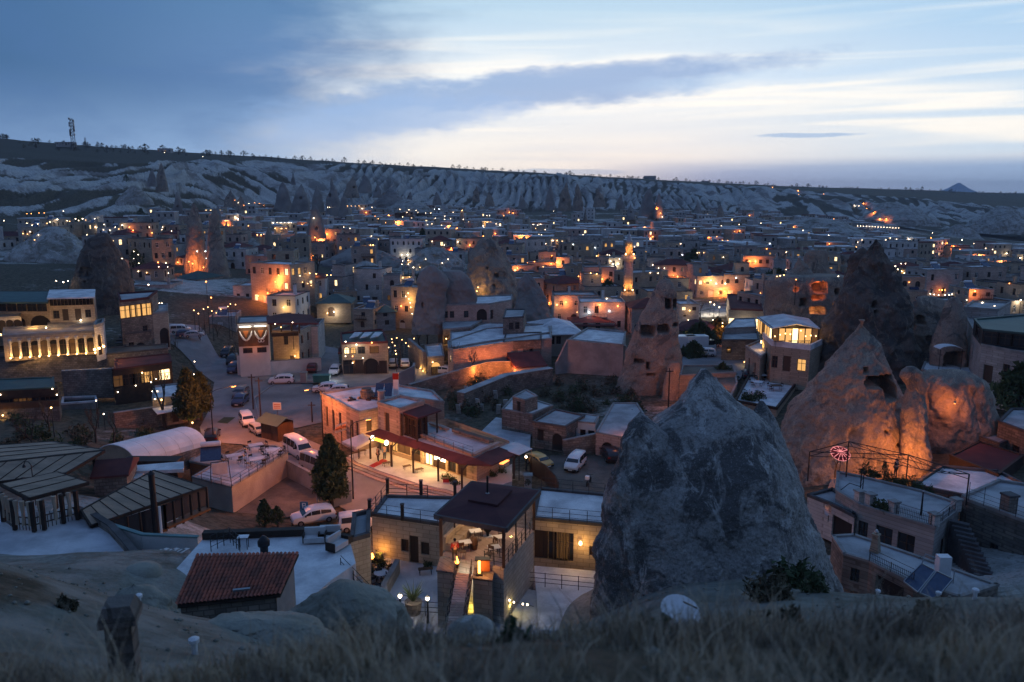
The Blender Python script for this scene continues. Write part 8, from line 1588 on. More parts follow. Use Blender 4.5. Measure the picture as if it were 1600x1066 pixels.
    for i, (px, py, rd) in enumerate(((1189, 593, False), (1184, 604, True), (1213, 610, False))): table(atz(px, py, 2.0), ['white square table nearest the annex on the hotel terrace', 'white round table in the middle of the hotel terrace', 'brown low table at the right of the hotel terrace'][i], 0, 1.5, 1.2, .75, 'white_paint' if i < 2 else 'wood', rd, group='hotel terrace tables'); [chair(atz(px, py, 2.0)+Vector((math.cos(k*1.57+.7)*1.2, math.sin(k*1.57+.7)*1.1, 0)), k*1.57+.7+1.57, None, group='dark chairs on the hotel terrace') for k in range(3)]
    for i, (px, py) in enumerate(((1165, 624), (1175, 626), (1186, 622))): shrub(atz(px, py, 2.0), .8, ['dark hedge block at the terrace corner', 'dark hedge block in the middle of the terrace edge', 'dark hedge block by the small rock spike'][i], i+140, 'foliage', 400, 'terrace hedges')
    for i, (px, py) in enumerate(((1213, 592), (1233, 596))): conifer(atz(px, py, 2.0), 2.6, .4, ['small potted cypress left of the bright room', 'small potted cypress before the bright room'][i], i+150, 500, name='potted_cypress')
    block('wall_terrace', 'curved tan retaining terrace with shrubs right of the rock spike', 'terrace', [(1125, 610), (1140, 625), (1152, 600), (1148, 575), (1110, 575)], 2.6, 0, 'stone_tan', 'dirt', None, 'coping', .2)
    lamp(atz(1120, 590, 4.0), 160, ORANGE, .3)
    block('stone_wall_house', 'blank tan wall with flat top between leaning tower and side street', 'wall', [(1062, 588), (1150, 583), (1146, 572), (1066, 572)], 3.2, 0, 'stone_tan', 'dirt', None, 'coping', .2)
glass_hotel()
for px, py, w in ((1278, 444, 60), (1273, 461, 55), (1270, 482, 90), (1301, 480, 30), (1243, 452, 12)): q = aty(px, py, 132.7); lamp(q, w*1.5, (1.0, .20, .04) if py < 470 else (1, .38, .12), .25)
# right edge: stone house and orange lit road
road = sheet('upper_road', [(1290, 775), (1300, 742), (1430, 735), (1470, 712), (1530, 680), (1560, 650), (1600, 640), (1600, 665), (1560, 690), (1500, 730), (1450, 752), (1400, 775)], 1.9, M['gravel'], 'gravel lane below the orange lit rock')
lamp_post(atz(1484, 711, 2.0), 6.2, 'tall street lamp with orange head beside the red gate', 'o', (-1.3, -2.2), power=260, group='tall street lamps')
lamp(atz(1425, 722, 4.6), 850, (1.0, .29, .07), .3); lamp(atz(1340, 735, 4.6), 330, (1.0, .33, .09), .3)
cw = thing('wall_lamp_post', 'small cool white lamp on the wall by the lane', 'lamp', atz(1500, 672, 2.2), 0); MB().tube([(0, 0, 0), (0, 0, 1.1)], .04, 6).obj('pole', M['metal_dark'], cw, False); MB().lathe([(.08, 1.1), (.2, 1.25), (.2, 1.4), (.06, 1.5)], n=8).obj('bulb', M['bulb_cool'], cw, False, True); lamp(atz(1500, 672, 2.2)+Vector((-.2, -.5, 1.4)), 70, COOL, .1)
gt = thing('gate', 'red brown plank gate beside the street lamp', 'gate', atz(1468, 700, 2.0), .25)
for i in range(8): MB().box(-.9+i*.23, -.9+i*.23+.21, -.04, .04, 0, 1.8+.05*(i % 2)).obj('plank', M['wood_orange'], gt, False)
MB().box(-.95, .95, .04, .1, .5, .6).obj('crossbar', M['wood_dark'], gt, False); MB().box(-.95, .95, .04, .1, 1.3, 1.4).obj('crossbar', M['wood_dark'], gt, False)
block('stone_house', 'tall grey stone house with dark glazed top storey at the right edge', 'house', [(1508, 495), (1534, 541), (1660, 566), (1660, 492)], 11.0, 3.0, 'stone_grey', 'coping', {0: [(.35, 1.1, 7.4, 2.1), (.62, 1.1, 7.4, 2.1), (.85, .9, 4.5, 1.6)], 1: [(.12, 1.3, 6.6, 2.2, False, 'shutter'), (.35, .9, 7.2, 2.2)]}, 'coping', .3)
gs = block('roof_room', 'dark glazed roof room with flat green grey roof on the grey stone house', 'room', [(1522, 500), (1536, 516), (1660, 528), (1660, 488)], 13.0, 11.0, 'metal_dark', 'roof_green', {0: [(.5, 4.0, 11.3, 1.5, False, 'glazing')], 1: [(t, 1.8, 11.3, 1.5, False, 'glazing') for t in (.12, .3, .48, .66)]}, 'roof_green', .2)
block('stone_house', 'grey house with dark hipped roofline behind the glazed roof room', 'house', [(1506, 482), (1560, 486), (1580, 474), (1520, 472)], 12.4, 4, 'stone_grey', 'roof_grey', None, 'coping', .3)
cc = thing('canopy', 'white curved canopy over a dark opening at the rock foot', 'canopy', atz(1487, 556, 7.0), 0); p = aty(1487, 546, 106); m = MB()
for k in (0, 1): m.add([(p.x+math.cos(t)*1.55, 106+k*1.8, p.z+math.sin(t)*.45) for t in np.linspace(PI, 0, 9)], [])
m.f = [(j, j+1, 9+j+1, 9+j) for j in range(8)]; m.mi = [0]*8; m.obj('sheet', M['white_paint'], cc)
for s in (-1, 1): MB().tube([(p.x+s*1.5, 106, 3.5), (p.x+s*1.5, 106, p.z)], .05, 5).obj('post', M['metal_dark'], cc)
block('terrace', 'snow pale terrace between the rock lobe and the grey stone house', 'terrace', [(1440, 578), (1530, 600), (1540, 582), (1520, 566), (1445, 566)], 5.6, 2, 'stone_old', 'roof_pale', None, 'coping', .15)
block('shed', 'dark low shed with brown flat roof right of the lane', 'shed', [(1484, 712), (1560, 742), (1600, 712), (1530, 690)], 4.2, 1.5, 'wood_dark', 'roof_brown', {0: [(.3, .9, 1.8, 1.5, False, 'hole')]}, 'wood_dark', .1)
block('shed', 'small grey roofed lean to behind the dark low shed', 'shed', [(1529, 682), (1562, 694), (1586, 684), (1552, 674)], 4.4, 1.5, 'stone_old', 'roof_grey', None, 'coping_dark', .1)
block('stone_house', 'dark walled house at the right edge above the lane', 'house', [(1560, 660), (1640, 690), (1640, 640), (1580, 640)], 6.0, 1.5, 'stone_old', 'roof_grey', {0: [(.4, 1, 3, 1.3)]}, 'coping_dark', .2)
lamp(atz(1545, 645, 3.4), 40, (1, .6, .2), .2)
# stone terraces bottom right, walls and roofs greyed to stand for dim light
T1 = block('terrace_house', 'cream house with balustraded roof terrace and tall dark windows, bottom right', 'house', [(1306, 768), (1342, 790), (1461, 826), (1496, 799), (1500, 788), (1440, 768), (1344, 745), (1308, 738)], 5.5, 2.0, 'stone_grey', 'roof_grey',
           {0: [(.7, .8, 2.8, 1.9)], 1: [(.08, .8, 2.3, 2.0), (.37, 1.3, 2.2, 2.2), (.66, 1.3, 2.2, 2.2)], 2: [(.45, .9, 2.3, 1.8)]}, 'coping', .15)
for i, (px, py) in enumerate(((1342, 785), (1359, 790), (1396, 802), (1459, 822), (1493, 798))):
    o = thing('terrace_pillar', ['square pillar at the left corner of the balustrade', 'second square pillar of the balustrade from the left', 'square pillar between hedge and iron railing', 'square pillar at the front corner of the balustrade', 'square pillar at the right end of the balustrade'][i], 'pillar', atz(px, py, 5.5), .3, 'balustrade pillars'); MB().cbox((0, 0, 0), .55, .55, .9).obj('shaft', M['stone_white'], o, False); MB().cbox((0, 0, .9), .72, .72, .14).obj('cap', M['coping'], o, False)
railing([atz(1400, 804, 5.6), atz(1454, 821, 5.6)], 'wrought iron railing with close bars on the bottom right terrace', .8, 2.2, balus=.13); railing([atz(1462, 822, 5.6), atz(1492, 800, 5.6)], 'short iron railing at the right end of the balustrade', .8, 1.5, balus=.2)
for i, (px, py) in enumerate(((1372, 794), (1381, 797), (1388, 799))): shrub(atz(px, py, 5.5), .55, ['hedge plant left between the two pillars', 'hedge plant in the middle between the pillars', 'hedge plant right between the pillars'][i], i+160, 'foliage', 300, 'balustrade hedge')
for i, (px, py) in enumerate(((1352, 741), (1366, 746), (1392, 752), (1405, 756), (1420, 760), (1436, 764), (1452, 770))): shrub(atz(px, py, 5.4), rnd.uniform(.4, .8), None, i+170, 'foliage', 260, 'dark shrubs along the back of the balustraded terrace')
block('terrace', 'purple lit paved terrace behind the pergola frames', 'terrace', [(1425, 760), (1512, 778), (1600, 758), (1560, 738), (1470, 730)], 4.0, 1.5, 'stone_old', 'roof_pale', None, 'coping_dark', .25)
T3 = block('stone_house', 'long pale wall and roof terrace running down the right edge', 'house', [(1503, 777), (1513, 783), (1680, 845), (1680, 770), (1560, 752)], 6.2, 1.0, 'stone_old', 'roof_grey', {1: [(.3, .7, 2.4, 1.2)]}, 'coping', .2)
railing([atz(1513, 782, 6.4), atz(1640, 828, 6.4)], 'tall thin wire railing along the right edge roof', 1.5, 1.2, rad=.018)
o = thing('chimney', 'square dark chimney on the right edge roof', 'chimney', atz(1575, 800, 6.2), .2); MB().cbox((0, 0, 0), .8, .8, 1.3).obj('stack', M['stone_old'], o, False); MB().cbox((0, 0, 1.3), .95, .95, .15).obj('cap', M['coping_dark'], o, False)
T2 = block('stone_house', 'low tan house with pale roof, solar panels and iron railing in front', 'house', [(1318, 866), (1358, 878), (1427, 913), (1500, 935), (1560, 915), (1440, 872), (1335, 836), (1300, 838)], 5.0, 2.5, 'stone_old', 'roof_grey', {1: [(.5, 2.2, 2.9, 1.5, False, 'hole')], 0: [(.5, .6, 3.2, 1.0)]}, 'coping', .12)
railing([atz(1358, 877, 5.1), atz(1427, 911, 5.1)], 'low iron railing with close bars on the solar panel roof', .7, 1.6, balus=.14)
o = thing('chimney', 'tapered stone chimney with a pale ball on the solar panel roof', 'chimney', atz(1367, 862, 5.0), 0); MB().lathe([(.42, 0), (.26, 1.2), (.34, 1.25), (.34, 1.35)], n=4).obj('stack', M['stone_tan'], o, False); MB().lathe([(.05, 1.35), (.17, 1.5), (.05, 1.66)], n=10).obj('cap', M['stone_white'], o, False, True)
def solar2():
    s = thing('solar_heater', 'pair of large tilted solar panels with white tank at the bottom right', 'solar heater', atz(1445, 915, 5.0), 0)
    for q in (((1412, 909, 5.1), (1440, 881, 5.9), (1461, 892, 5.9), (1434, 926, 5.1)), ((1437, 927, 5.1), (1463.5, 893, 5.9), (1489, 905, 5.9), (1462, 937, 5.1))):
        P = [atz(*v) for v in q]; m = MB(); m.add([tuple(v) for v in P]+[tuple(v-Vector((0, 0, .09))) for v in P], [(3, 2, 1, 0), (4, 5, 6, 7), (0, 1, 5, 4), (1, 2, 6, 5), (2, 3, 7, 6), (3, 0, 4, 7)]); m.obj('panel', M['solar'], s)
        for a, b in zip(P, P[1:]+P[:1]): MB().beam(a, b, .06, .1).obj('frame', M['metal_grey'], s)
    p = atz(1472, 897, 5.0); MB().cbox((p.x, p.y, 5.0), .8, .6, 1.3).obj('tank', M['white_paint'], s); MB().tube([atz(1440, 882, 6.0), atz(1446, 866, 6.6), atz(1462, 872, 6.4)], .04, 5).obj('pipe', M['metal_grey'], s)
    for px, py in ((1440, 890), (1489, 912)): p = atz(px, py, 5.0); MB().tube([p, p+Vector((0, 0, .9))], .03, 5).obj('leg', M['metal_grey'], s)
solar2()
st_ = thing('stairs', 'dark outside stair between the cream house and the long pale wall', 'stairs', atz(1510, 850, 3), 0)
for i in range(14): a = atz(1500+i*3.5, 812+i*7.5, 5.6-.2*i); MB().cbox((a.x, a.y, 1.5), 1.3, .5, max(.3, a.z-1.7), -.7).obj('step', M['coping_dark'], st_)
block('stone_house', 'dim house with open dark ground floor between the huge chimney and balustrade', 'house', [(1262, 775), (1300, 790), (1335, 808), (1340, 790), (1300, 765)], 4.6, 1.5, 'stone_white', 'roof_grey', {1: [(.5, 2.2, 2.0, 1.9, False, 'hole')]}, 'coping_dark', .2)
dish(atz(1294, 812, 4.0), .45, 'grey satellite dish seen edge on beside the dim house', (-1, -.2, .3), 'metal_grey', .8)
# pergola frames over the terrace
pg = thing('metal_pergola', 'bare dark metal pergola frame over the bottom right terraces', 'pergola', atz(1415, 760, 5.5), 0)
TP = [(1322, 690, 745, 5.5), (1415, 711, 757, 5.5), (1509, 741, 790, 5.8), (1262, 706, 752, 5.0), (1440, 735, 800, 5.5)]
PT = []
for px, pt, pb, zb in TP[:4]: p = atz(px, pb, zb); t = Vector((p.x, p.y, ztop(p, pt))); PT.append(t); MB().tube([p, t], .06, 6).obj('post', M['metal_dark'], pg)
for a, b in ((0, 1), (1, 2), (0, 3), (3, 1)): MB().tube([PT[a], PT[b]], .04, 5).obj('beam', M['metal_dark'], pg); MB().tube([PT[a]-Vector((0, 0, .4)), PT[b]-Vector((0, 0, .4))], .03, 5).obj('beam', M['metal_dark'], pg)
e = atz(1470, 790, 5.5); e.z = PT[2].z-.2; f = PT[1]+Vector((-.5, -3.0, -.2)); g_ = PT[0]+Vector((-.3, -3.2, -.3))
for a, b in ((PT[2], f), (f, g_), (PT[1], f), (PT[0], g_), (PT[0], f), (PT[1], e), (e, PT[2]), (f, e)): MB().tube([a, b], .03, 5).obj('beam', M['metal_dark'], pg)
for i in range(7): a = PT[0].lerp(PT[1], i/7); b = g_.lerp(f, i/7); MB().tube([a, b], .016, 4).obj('wire', M['metal_dark'], pg)
for i in range(6): a = PT[1].lerp(PT[2], i/6); b = f.lerp(e, i/6); MB().tube([a, b], .016, 4).obj('wire', M['metal_dark'], pg)
ar = thing('lattice_arch', 'dark lattice lamp bracket rising from the bottom right terrace', 'bracket', atz(1340, 800, 4), 0); a = atz(1340, 812, 3.5); t = Vector((a.x, a.y, ztop(a, 735))); MB().tube([a, t], .05, 5).obj('post', M['metal_dark'], ar); MB().tube([a+Vector((.2, 0, 0)), t+Vector((.2, 0, 0))], .04, 5).obj('post', M['metal_dark'], ar)
for k in range(9): z = a.z+(t.z-a.z)*k/9; MB().beam((a.x, a.y, z), (a.x+.2, a.y, z+.35), .03).obj('brace', M['metal_dark'], ar)
MB().tube([t-Vector((0, 0, 1.4)), t+Vector((-.9, 0, -1.1)), t+Vector((-1.6, 0, -1.7))], .035, 5).obj('arm', M['metal_dark'], ar)
pa = thing('parasol', 'open parasol with pink and white spokes glowing in the lamp light', 'parasol', atz(1312, 738, 5.5), 0); c0 = atz(1312, 738, 5.5); zt = ztop(c0, 706)-5.5
MB().tube([(0, 0, 0), (0, 0, zt)], .03, 6).obj('pole', M['metal_dark'], pa, False); n = 12
for i in range(n):
    a0, a1 = 2*PI*i/n, 2*PI*(i+1)/n; tl_ = Matrix.Rotation(.55, 4, 'X'); q = [tl_ @ Vector((math.cos(t)*r_, math.sin(t)*r_, -.28*r_/.85)) for t, r_ in ((a0, .03), (a1, .03), (a1, .85), (a0, .85))]; m = MB(); m.add([(v.x, v.y, v.z+zt) for v in q], [(0, 1, 2, 3)]); m.obj('fabric', M['fabric_red'], pa, False); MB().tube([(q[0].x, q[0].y, q[0].z+zt+.02), (q[3].x, q[3].y, q[3].z+zt+.02)], .03, 4).obj('rib', M['neon_pink'], pa, False); MB().tube([(v.x, v.y, v.z+zt+.02) for v in (q[3], q[2])], .025, 4).obj('rim', M['neon_pink'], pa, False)  # lit look of ribs and rim is emission in their material
person(atz(1399, 745, 4.6), .5, 'person in dark coat standing on the terrace against the orange light', 1.72, 'cloth_dark', 'cloth_dark', seed=11)
conifer(atz(1380, 757, 5.0), 2.0, .38, 'narrow clipped cypress left of the person on the terrace', 181, 500, name='potted_cypress')
lamp_post(atz(1439, 805, 5.5), 1.9, 'unlit slender lamp on the bottom right terrace', 'w', lit=False, r=.06, group=None)
# dry grass and scrub of the near slope
def grass():
    a = np.random.RandomState(4); n = 150000
    y = 1.6+a.rand(n)**1.25*11.5; x = (a.rand(n)*2-1)*(0.72*y+1.2)
    z, veg = Hn(x, y); dens = fbm(x/1.1, y/1.1, 4.0, 3); keep = (veg+0.5*(dens-.5) > .45) & (dens+a.rand(n)*.24 > .57); x, y, z, dens = x[keep], y[keep], z[keep], dens[keep]; n = len(x)
    h = (.04+.24*a.rand(n)**3)*(0.4+2.2*np.clip(fbm(x/.45, y/.45, 7.0, 2)-.3, 0, 1)*2)*np.interp(y, [0, 4, 6.5, 9], [1, .9, .5, .35]); w = .0035+.003*a.rand(n); th = a.rand(n)*2*PI; ln = h*(.2+.8*a.rand(n)); t2 = a.rand(n)*2*PI
    bx, by = np.cos(th)*w, np.sin(th)*w; mx, my = np.cos(t2)*ln*.35, np.sin(t2)*ln*.35; tx, ty = np.cos(t2)*ln, np.sin(t2)*ln
    V = np.stack([np.c_[x-bx, y-by, z-.02], np.c_[x+bx, y+by, z-.02], np.c_[x+mx+bx*.7, y+my+by*.7, z+h*.6], np.c_[x+mx-bx*.7, y+my-by*.7, z+h*.6], np.c_[x+tx, y+ty, z+h]], 1).reshape(-1, 3)
    i = np.arange(n)[:, None]*5; F = np.concatenate([i+[0, 1, 2], i+[0, 2, 3], i+[3, 2, 4]], 0)
    tag(link('grass', npmesh('grass', V, F, mat('dry_grass', (0.50, 0.41, 0.28), (0.19, 0.16, 0.12), 1.3, rough=.9, lo=.42, hi=.6), False)), 'dry grass on the near slope', kind='stuff')
    n = 2600; y = 3+a.rand(n)**.8*34; x = (a.rand(n)*2-1)*.75*y; z, _ = Hn(x, y); s = (.012+.05*a.rand(n)**4)*(1+y*.03); C = np.c_[x, y, z+s*.3]
    D = np.array([(1, 0, 0), (0, 1, 0), (-1, 0, 0), (0, -1, 0), (0, 0, .8), (0, 0, -.8)]); V = C[:, None]+D[None]*s[:, None, None]*(.6+.8*a.rand(n, 6, 1)); i = np.arange(n)[:, None]*6
    F = np.concatenate([i+t for t in ([0, 1, 4], [1, 2, 4], [2, 3, 4], [3, 0, 4], [1, 0, 5], [2, 1, 5], [3, 2, 5], [0, 3, 5])], 0); tag(link('pebbles', npmesh('pebbles', V.reshape(-1, 3), F, M['tuff_near'], False)), 'small stones scattered on the near tuff slope', kind='stuff')
grass()
for i, (px, py, Y, r, mtn) in enumerate(((1240, 905, 34, .9, 'foliage'), (1205, 935, 30, .8, 'foliage_dry'), (1275, 925, 31, .5, 'foliage'), (1180, 985, 11, .22, 'foliage_dry'), (1150, 960, 22, .5, 'foliage_dry'), (100, 925, 17, .2, 'foliage_dry'), (1020, 1010, 6, .12, 'foliage'), (1220, 1020, 7, .16, 'foliage_dry'), (560, 1010, 8, .16, 'foliage_dry'), (420, 1020, 8, .16, 'foliage_dry'), (800, 1010, 6, .12, 'foliage'), (1450, 1010, 8, .18, 'foliage_dry'))):
    x = aty(px, py, Y).x; shrub((x, Y, H(x, Y)-.05), r, None, i+300, mtn, 900, 'tufts of scrub on the near slope', name='scrub_tuft')
# lamps of the town: each is fixed where its place in the photo meets a wall, or stands on a pole
bpy.context.view_layer.update()
_dg = bpy.context.evaluated_depsgraph_get()
BULB = {}
def bulb_mesh(r, mt):
    k = (round(r, 2), mt)
    if k not in BULB:
        mb = MB(); mb.lathe([(r*.35, -r), (r*.9, -r*.5), (r, 0), (r*.8, r*.6), (r*.3, r)], n=7); BULB[k] = mb.mesh('bulb_mesh', M[mt], True)
    return BULB[k]
COLS = {'o': (ORANGE, 'bulb_orange'), 'w': (WHITE, 'bulb_white'), 'y': (YELLOW, 'bulb_warm'), 'c': (COOL, 'bulb_cool')}
POLE = {}
SEQ = []
def spot(px, py, col='w', size='s', power=None):
    a, b, c = ray(px, py); d = Vector((a, b, c)).normalized(); o = Vector((0, 0, CAMZ)); st = 12.0
    hit, loc, nor, idx, ob, mtx = SC.ray_cast(_dg, o+d*st, d)
    if not hit: return
    root = ob
    while root.parent: root = root.parent
    dist = (loc-o).length; r = 0.045+dist*(0.0002 if size == 's' else .00025); colr, bm = COLS[col]
    if size != 's': r *= 1.25
    ground = root.get('kind') in ('structure', 'stuff') or nor.z > .5
    if not ground:
        pos = loc-d*(.35+r) if nor.dot(d) > 0 else loc+nor*(.25+r)
        if root.rotation_euler[2] == 0 and root.type == 'EMPTY': l = link('wall_lamp', bulb_mesh(r, bm), root, pos-root.location)
        elif root.type == 'EMPTY': l = link('wall_lamp', bulb_mesh(r, bm), root, root.matrix_world.inverted() @ pos)
        else: ground = True; loc = loc-d*1.0
    if ground:
        hp = 4.2 if dist > 90 else 3.2; z0 = loc.z
        pos = loc-d*.6+Vector((0, 0, 0)); h2 = pos.z-(H(pos.x, pos.y))
        if h2 < 2.0:
            t = (o+d*(dist-min(60, hp/max(.03, -d.z)*.8))) if d.z < -.02 else loc-d*2
            pos = t
        zg = H(pos.x, pos.y) if pos.z-H(pos.x, pos.y) < 7 else pos.z-4.0
        q = tag(thing('street_lamp', None, 'lamp', (pos.x, pos.y, zg)), group='lamps of the town'); hh = pos.z-zg; SEQ.append((q, px, py, col))
        pm = MB(); pm.tube([(0, 0, -.3), (0, 0, hh-r)], [.06, .045], 5); pm.lathe([(r*.4, hh+r), (r*1.15, hh+r*.85), (.03, hh+r*1.5)], n=7)
        pm.obj('pole', M['metal_dark'], q, False)
        link('bulb', bulb_mesh(r, bm), q, (0, 0, hh))
    if size != 's':
        pw = power or {'m': 26, 'L': 110, 'X': 300}[size]; pw *= 1.5*(dist/200)**1.0*(1.35 if col == 'o' else 1) if dist > 60 else .3
        lamp(pos-d*(r*2.2+(.7 if dist > 60 else .2))+Vector((0, 0, -.3)), pw*(1.0 if col != 'o' else 1.25), colr, .12)
S = '''257,239,w 317,245,w 42,334,o 49,334,o 61,333,o 69,333,o 99,330,w 88,343,w,m 105,345,w 109,346,y 118,342,w,m 123,345,w 129,342,w,m 134,344,y 148,342,w,m 6,345,w 43,349,w 51,352,w 59,350,w 72,349,y 79,347,w 37,365,y 44,366,y 48,362,w 60,367,w 54,375,y 148,355,w,m 137,367,w 163,351,w 162,359,w 172,360,w 192,352,w,m 180,355,w 186,358,y 203,355,o,m 208,360,o,m 234,355,w 236,364,o,m 255,355,w 253,359,w 268,361,w 367,313,o 372,317,w 381,321,o 389,318,w 398,317,o 371,342,w,L 357,352,o,X 352,345,o,L 388,353,y 308,393,c 321,393,c 322,404,c 247,410,o,m 248,417,w 262,417,w 258,411,w 276,410,o,m 295,409,o,L 301,412,o,X 318,418,o,L 322,440,o,L 330,465,o,L 209,393,w 209,404,w 216,398,w 216,412,w 217,424,w 191,404,w 88,439,w 106,439,w 232,445,w,m 261,427,w 230,426,y
405,318,o 412,321,o 515,324,w 512,324,w 543,322,y 549,322,y 555,322,y 561,322,y 566,326,w,m 581,324,w 586,338,o,L 572,332,o,m 591,342,y 608,337,o,L 620,347,o,X 602,348,o 490,341,w,m 427,348,w,m 433,348,w 439,348,w,m 445,348,w 451,348,w,m 455,348,w 430,357,y,m 440,357,y,m 447,357,y 472,351,o,m 402,367,y,m 408,367,y,m 412,366,y 511,366,o,L 499,375,o,X 492,371,o,L 537,355,w 547,357,w 625,327,w 636,332,w 639,328,w 650,329,w 653,332,w 665,333,w 673,333,w 679,327,c 686,327,c 680,341,w 695,338,w 695,343,w 708,332,w 722,329,y,m 724,343,w 704,342,w 643,341,w 629,339,w 668,351,w 675,350,w 690,352,w 703,353,o,L 714,357,o,L 695,357,w 761,337,w 765,337,w 787,337,o,m 796,332,o,m 761,348,y,L 755,353,w,m 781,352,w 775,350,w 774,365,o,m 755,369,o,m 580,369,w 579,383,y,m 583,383,y,m 675,377,w 715,378,w,m 705,388,o,X 694,383,w 734,383,o,m 487,400,o,m 467,431,w 482,427,y,m 494,428,y,m 511,430,y,m 517,430,y 437,430,o,L 432,440,o,X 471,441,y 479,443,y 487,446,y 628,398,w,m 637,398,w,m 629,408,w 638,407,y,m 628,413,w 638,413,w 646,418,w,m 656,418,y 691,411,w 700,405,w 665,405,w 640,433,y,L 627,434,y,m 747,449,y,L 745,455,y,L
802,333,o,m 865,330,w 833,351,w,m 840,352,w 845,351,w,m 852,359,w 837,357,y 842,366,w 846,367,w 815,371,o,X 823,372,o,L 911,367,w,m 863,376,w,m 854,381,w 870,376,y,m 896,382,c 930,387,c 1007,355,o,L 1020,370,o,m 1025,326,o,X 1032,333,o,L 1035,339,w,m 991,386,w 952,399,w 949,398,w 953,408,w,m 965,412,w,L 957,413,w,m 967,405,w 934,400,y,L 870,410,o,X 861,412,o,L 847,417,y 835,409,o,m 824,411,o 808,419,o,L 990,403,o,m 941,436,o,L 906,432,o,m 923,427,y,m 932,428,y,m 1029,419,w 1038,419,w 1020,414,w 1015,426,w 1027,427,w 1052,431,o,L 1058,432,o,L 1066,398,c 1130,402,w 1085,357,w 1063,381,w 1127,353,w 1155,351,w 1171,337,o,m 1189,349,w 1108,371,o,L 1120,370,o,L 1129,376,o,L 1137,376,o,m 1156,361,o,m 1148,362,o 1094,395,y 1101,395,y 1089,395,w 1171,408,o,L 1180,408,o,L 1110,438,y,X 1133,443,w,m 1150,434,c 1198,389,o,m 1207,293,o,L 1247,298,o,m 1248,304,o 1287,303,o
1335,321,w,m 1342,322,w 1349,318,o,L 1354,326,o,L 1365,333,o,L 1375,342,o,L 1385,342,o,L 1303,342,o 1295,368,w,m 1255,360,w 1240,355,o,m 1296,381,o,m 1228,394,w 1203,381,c 1347,375,w 1340,379,w 1384,375,w 1391,372,w 1401,374,w 1420,374,w,m 1457,364,w 1503,375,w,m 1522,381,w 1540,388,w 1551,390,w 1573,396,w,m 1595,403,w,m 1338,386,y 1415,412,w 1408,412,w 1399,416,w 1403,421,w 1410,424,w 1414,427,w 1420,441,o 1219,431,y,m 1214,432,y 1225,430,y 1244,437,o 1310,432,w 1579,443,o 1228,421,w 1470,453,o,m 1466,453,o 1475,453,o 1452,459,w 1458,460,w 1465,461,w 1475,461,w 1483,461,w 1490,460,w 1522,455,o,L 1513,469,w 1535,473,w,m 1554,478,w 1595,469,w,L 1480,380,o,m 1500,390,o,m 1455,372,o,L 1490,385,o,L 1530,398,o,L 1565,408,o,L
860,473,o,L 884,472,o,L 870,476,y,m 904,488,y 920,488,c,m 948,467,w,m 937,476,o,L 952,486,c 965,478,o,m 1110,472,w,X 1116,476,w,L 1124,480,w,m 1077,485,y,m 1122,458,o,L 1132,455,o,X 1129,510,o,L 1100,440,o,m 1118,443,w,m 1075,500,w 1114,500,w 1128,503,w 1190,458,o
420,458,o,X 405,462,o,L 444,480,y,L 522,487,w,L 512,489,y,m 643,480,y,m 640,467,y,L 639,458,y,m 628,478,o,m 642,473,w 635,463,w 645,490,w'''
for px_, py_, c_, s_ in spotq: spot(px_, py_, c_, s_)
for q in S.split():
    p = q.split(','); spot(float(p[0]), float(p[1]), p[2], p[3] if len(p) > 3 else 's')
for i in range(15): spot(1340+i*4.6, 353+i*.25, 'w', 's')
# thin dusk haze over the valley
def haze():
    m = bpy.data.materials.new('haze'); m.use_nodes = True; t = NT(m.node_tree); t.n.clear()
    v = t.node('ShaderNodeVolumePrincipled'); v.inputs['Color'].default_value = (.75, .86, 1, 1); v.inputs['Density'].default_value = 0.00011; v.inputs['Anisotropy'].default_value = 0.0
    t.l.new(v.outputs[0], t.node('ShaderNodeOutputMaterial').inputs['Volume'])
    b = MB(); b.box(-7000, 7000, -60, 7400, -20, 118); o = b.obj('haze', m); tag(o, kind='stuff')
haze()
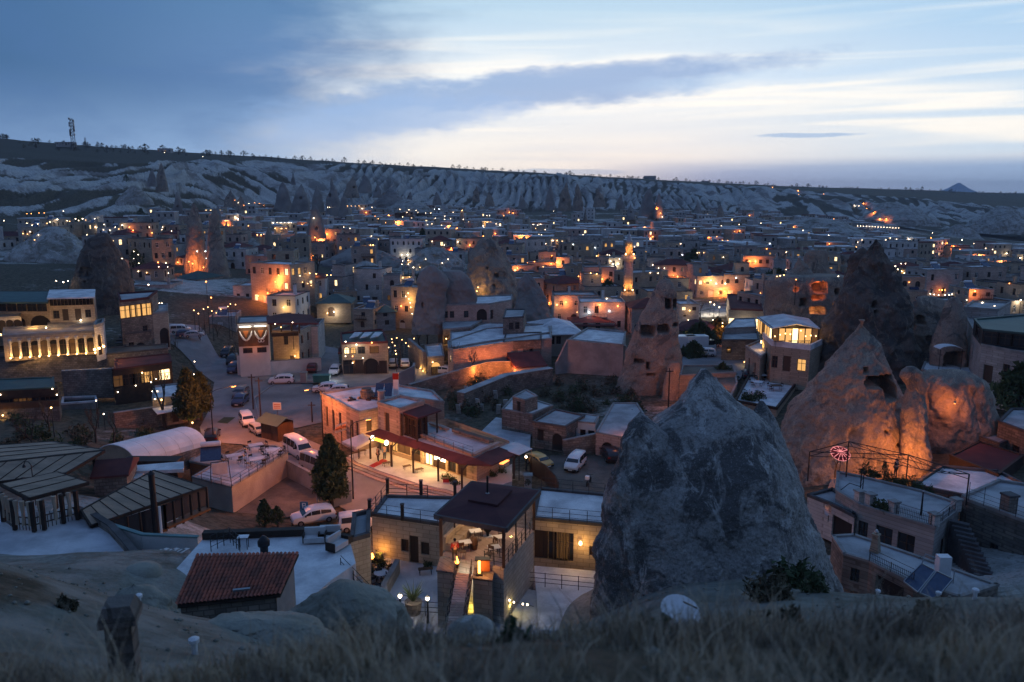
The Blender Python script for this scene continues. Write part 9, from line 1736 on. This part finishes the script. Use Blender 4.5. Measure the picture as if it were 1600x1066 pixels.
# labels of the many small repeats
NEAR = [('the long shop', 640, 90), ('the rooftop pavilion', 762, 47), ('the huge grey chimney', 1110, 43), ('the roadside cypress', 519, 75), ('the tiled roof', 370, 34), ('the table terrace', 385, 75), ('the leaning rock tower', 1020, 119), ('the billboard', 395, 128), ('the floodlit arcade', 80, 124), ('the glass pavilion hotel', 1235, 117), ('the cave mouth chimney', 1345, 81), ('the balustraded terrace', 1420, 60), ('the reed roofed restaurant', 225, 52), ('the conifer pair', 305, 102), ('the green roofed restaurant', 570, 140), ('the orange lit wall', 780, 135), ('the veranda restaurant', 210, 145)]
NEARW = [(n, px2u(px)*Y, Y) for n, px, Y in NEAR]
BASE = {'street_lamp': {'bulb_orange': 'orange lamp', 'bulb_white': 'white lamp', 'bulb_warm': 'yellow lamp', 'bulb_cool': 'cool white lamp'}, 'small_chimney': 'small pointed rock chimney', 'ground_spotlight': 'small wall spotlight', 'shrub': 'scrub bush', 'scrub_tuft': 'scrub tuft', 'vent_pipe': 'short white vent pipe in the tuff', 'stone_slab': 'pale stone slab', 'chair': 'dark terrace chair', 'ridge_tree': 'small tree on the plateau edge', 'town_bare_tree': 'bare tree between houses', 'town_bushy_tree': 'dark bushy tree between houses'}
def end_labels():
    for o in sorted([q for q in SC.objects if q.parent is None and q.type in ('EMPTY', 'MESH') and not q.get('label')], key=lambda q: q.name):
        st = o.name.split('.')[0]; b = BASE.get(st, st.replace('_', ' ')); x, y = o.location[0], max(1, o.location[1])
        if isinstance(b, dict): b = next((b[c.data.materials[0].name] for c in o.children if c.type == 'MESH' and c.data.materials[0].name in b), 'lamp')
        if st == 'shrub' and o.get('group') and 'garden' in o['group']: b = 'garden shrub'
        L = NEARW if y < 172 else LANDW; ph = []
        for n, lx, ly in sorted(L, key=lambda q: math.hypot(q[1]-x, (q[2]-y)*.8))[:4]:
            a = (x/y-lx/ly)*y; d = y-ly; r = math.hypot(a, d); s = 'right' if a > 0 else 'left'; k = ('just ', 'a little ', 'some way ', 'well ')[0 if r < .05*y else (1 if r < .12*y else (2 if r < .3*y else 3))]
            ph.append(f"{k}{s} of {n}" if abs(a) > abs(d)*.5 else f"{k}{'behind' if d > 0 else 'in front of'} {n}")
            ph.append(f"{k}{'behind' if d > 0 else 'in front of'} and {s} of {n}")
        ph = [p for p in ph if len((b+' '+p).split()) <= 16]; l = next((f"{b}, {p}" for p in ph if f"{b}, {p}" not in USED), None) or f"{b}, {ph[0]}"
        USED.add(l); o['label'] = l
        if not o.get('group'): o['group'] = st.replace('_', ' ')+'s'
end_labels()
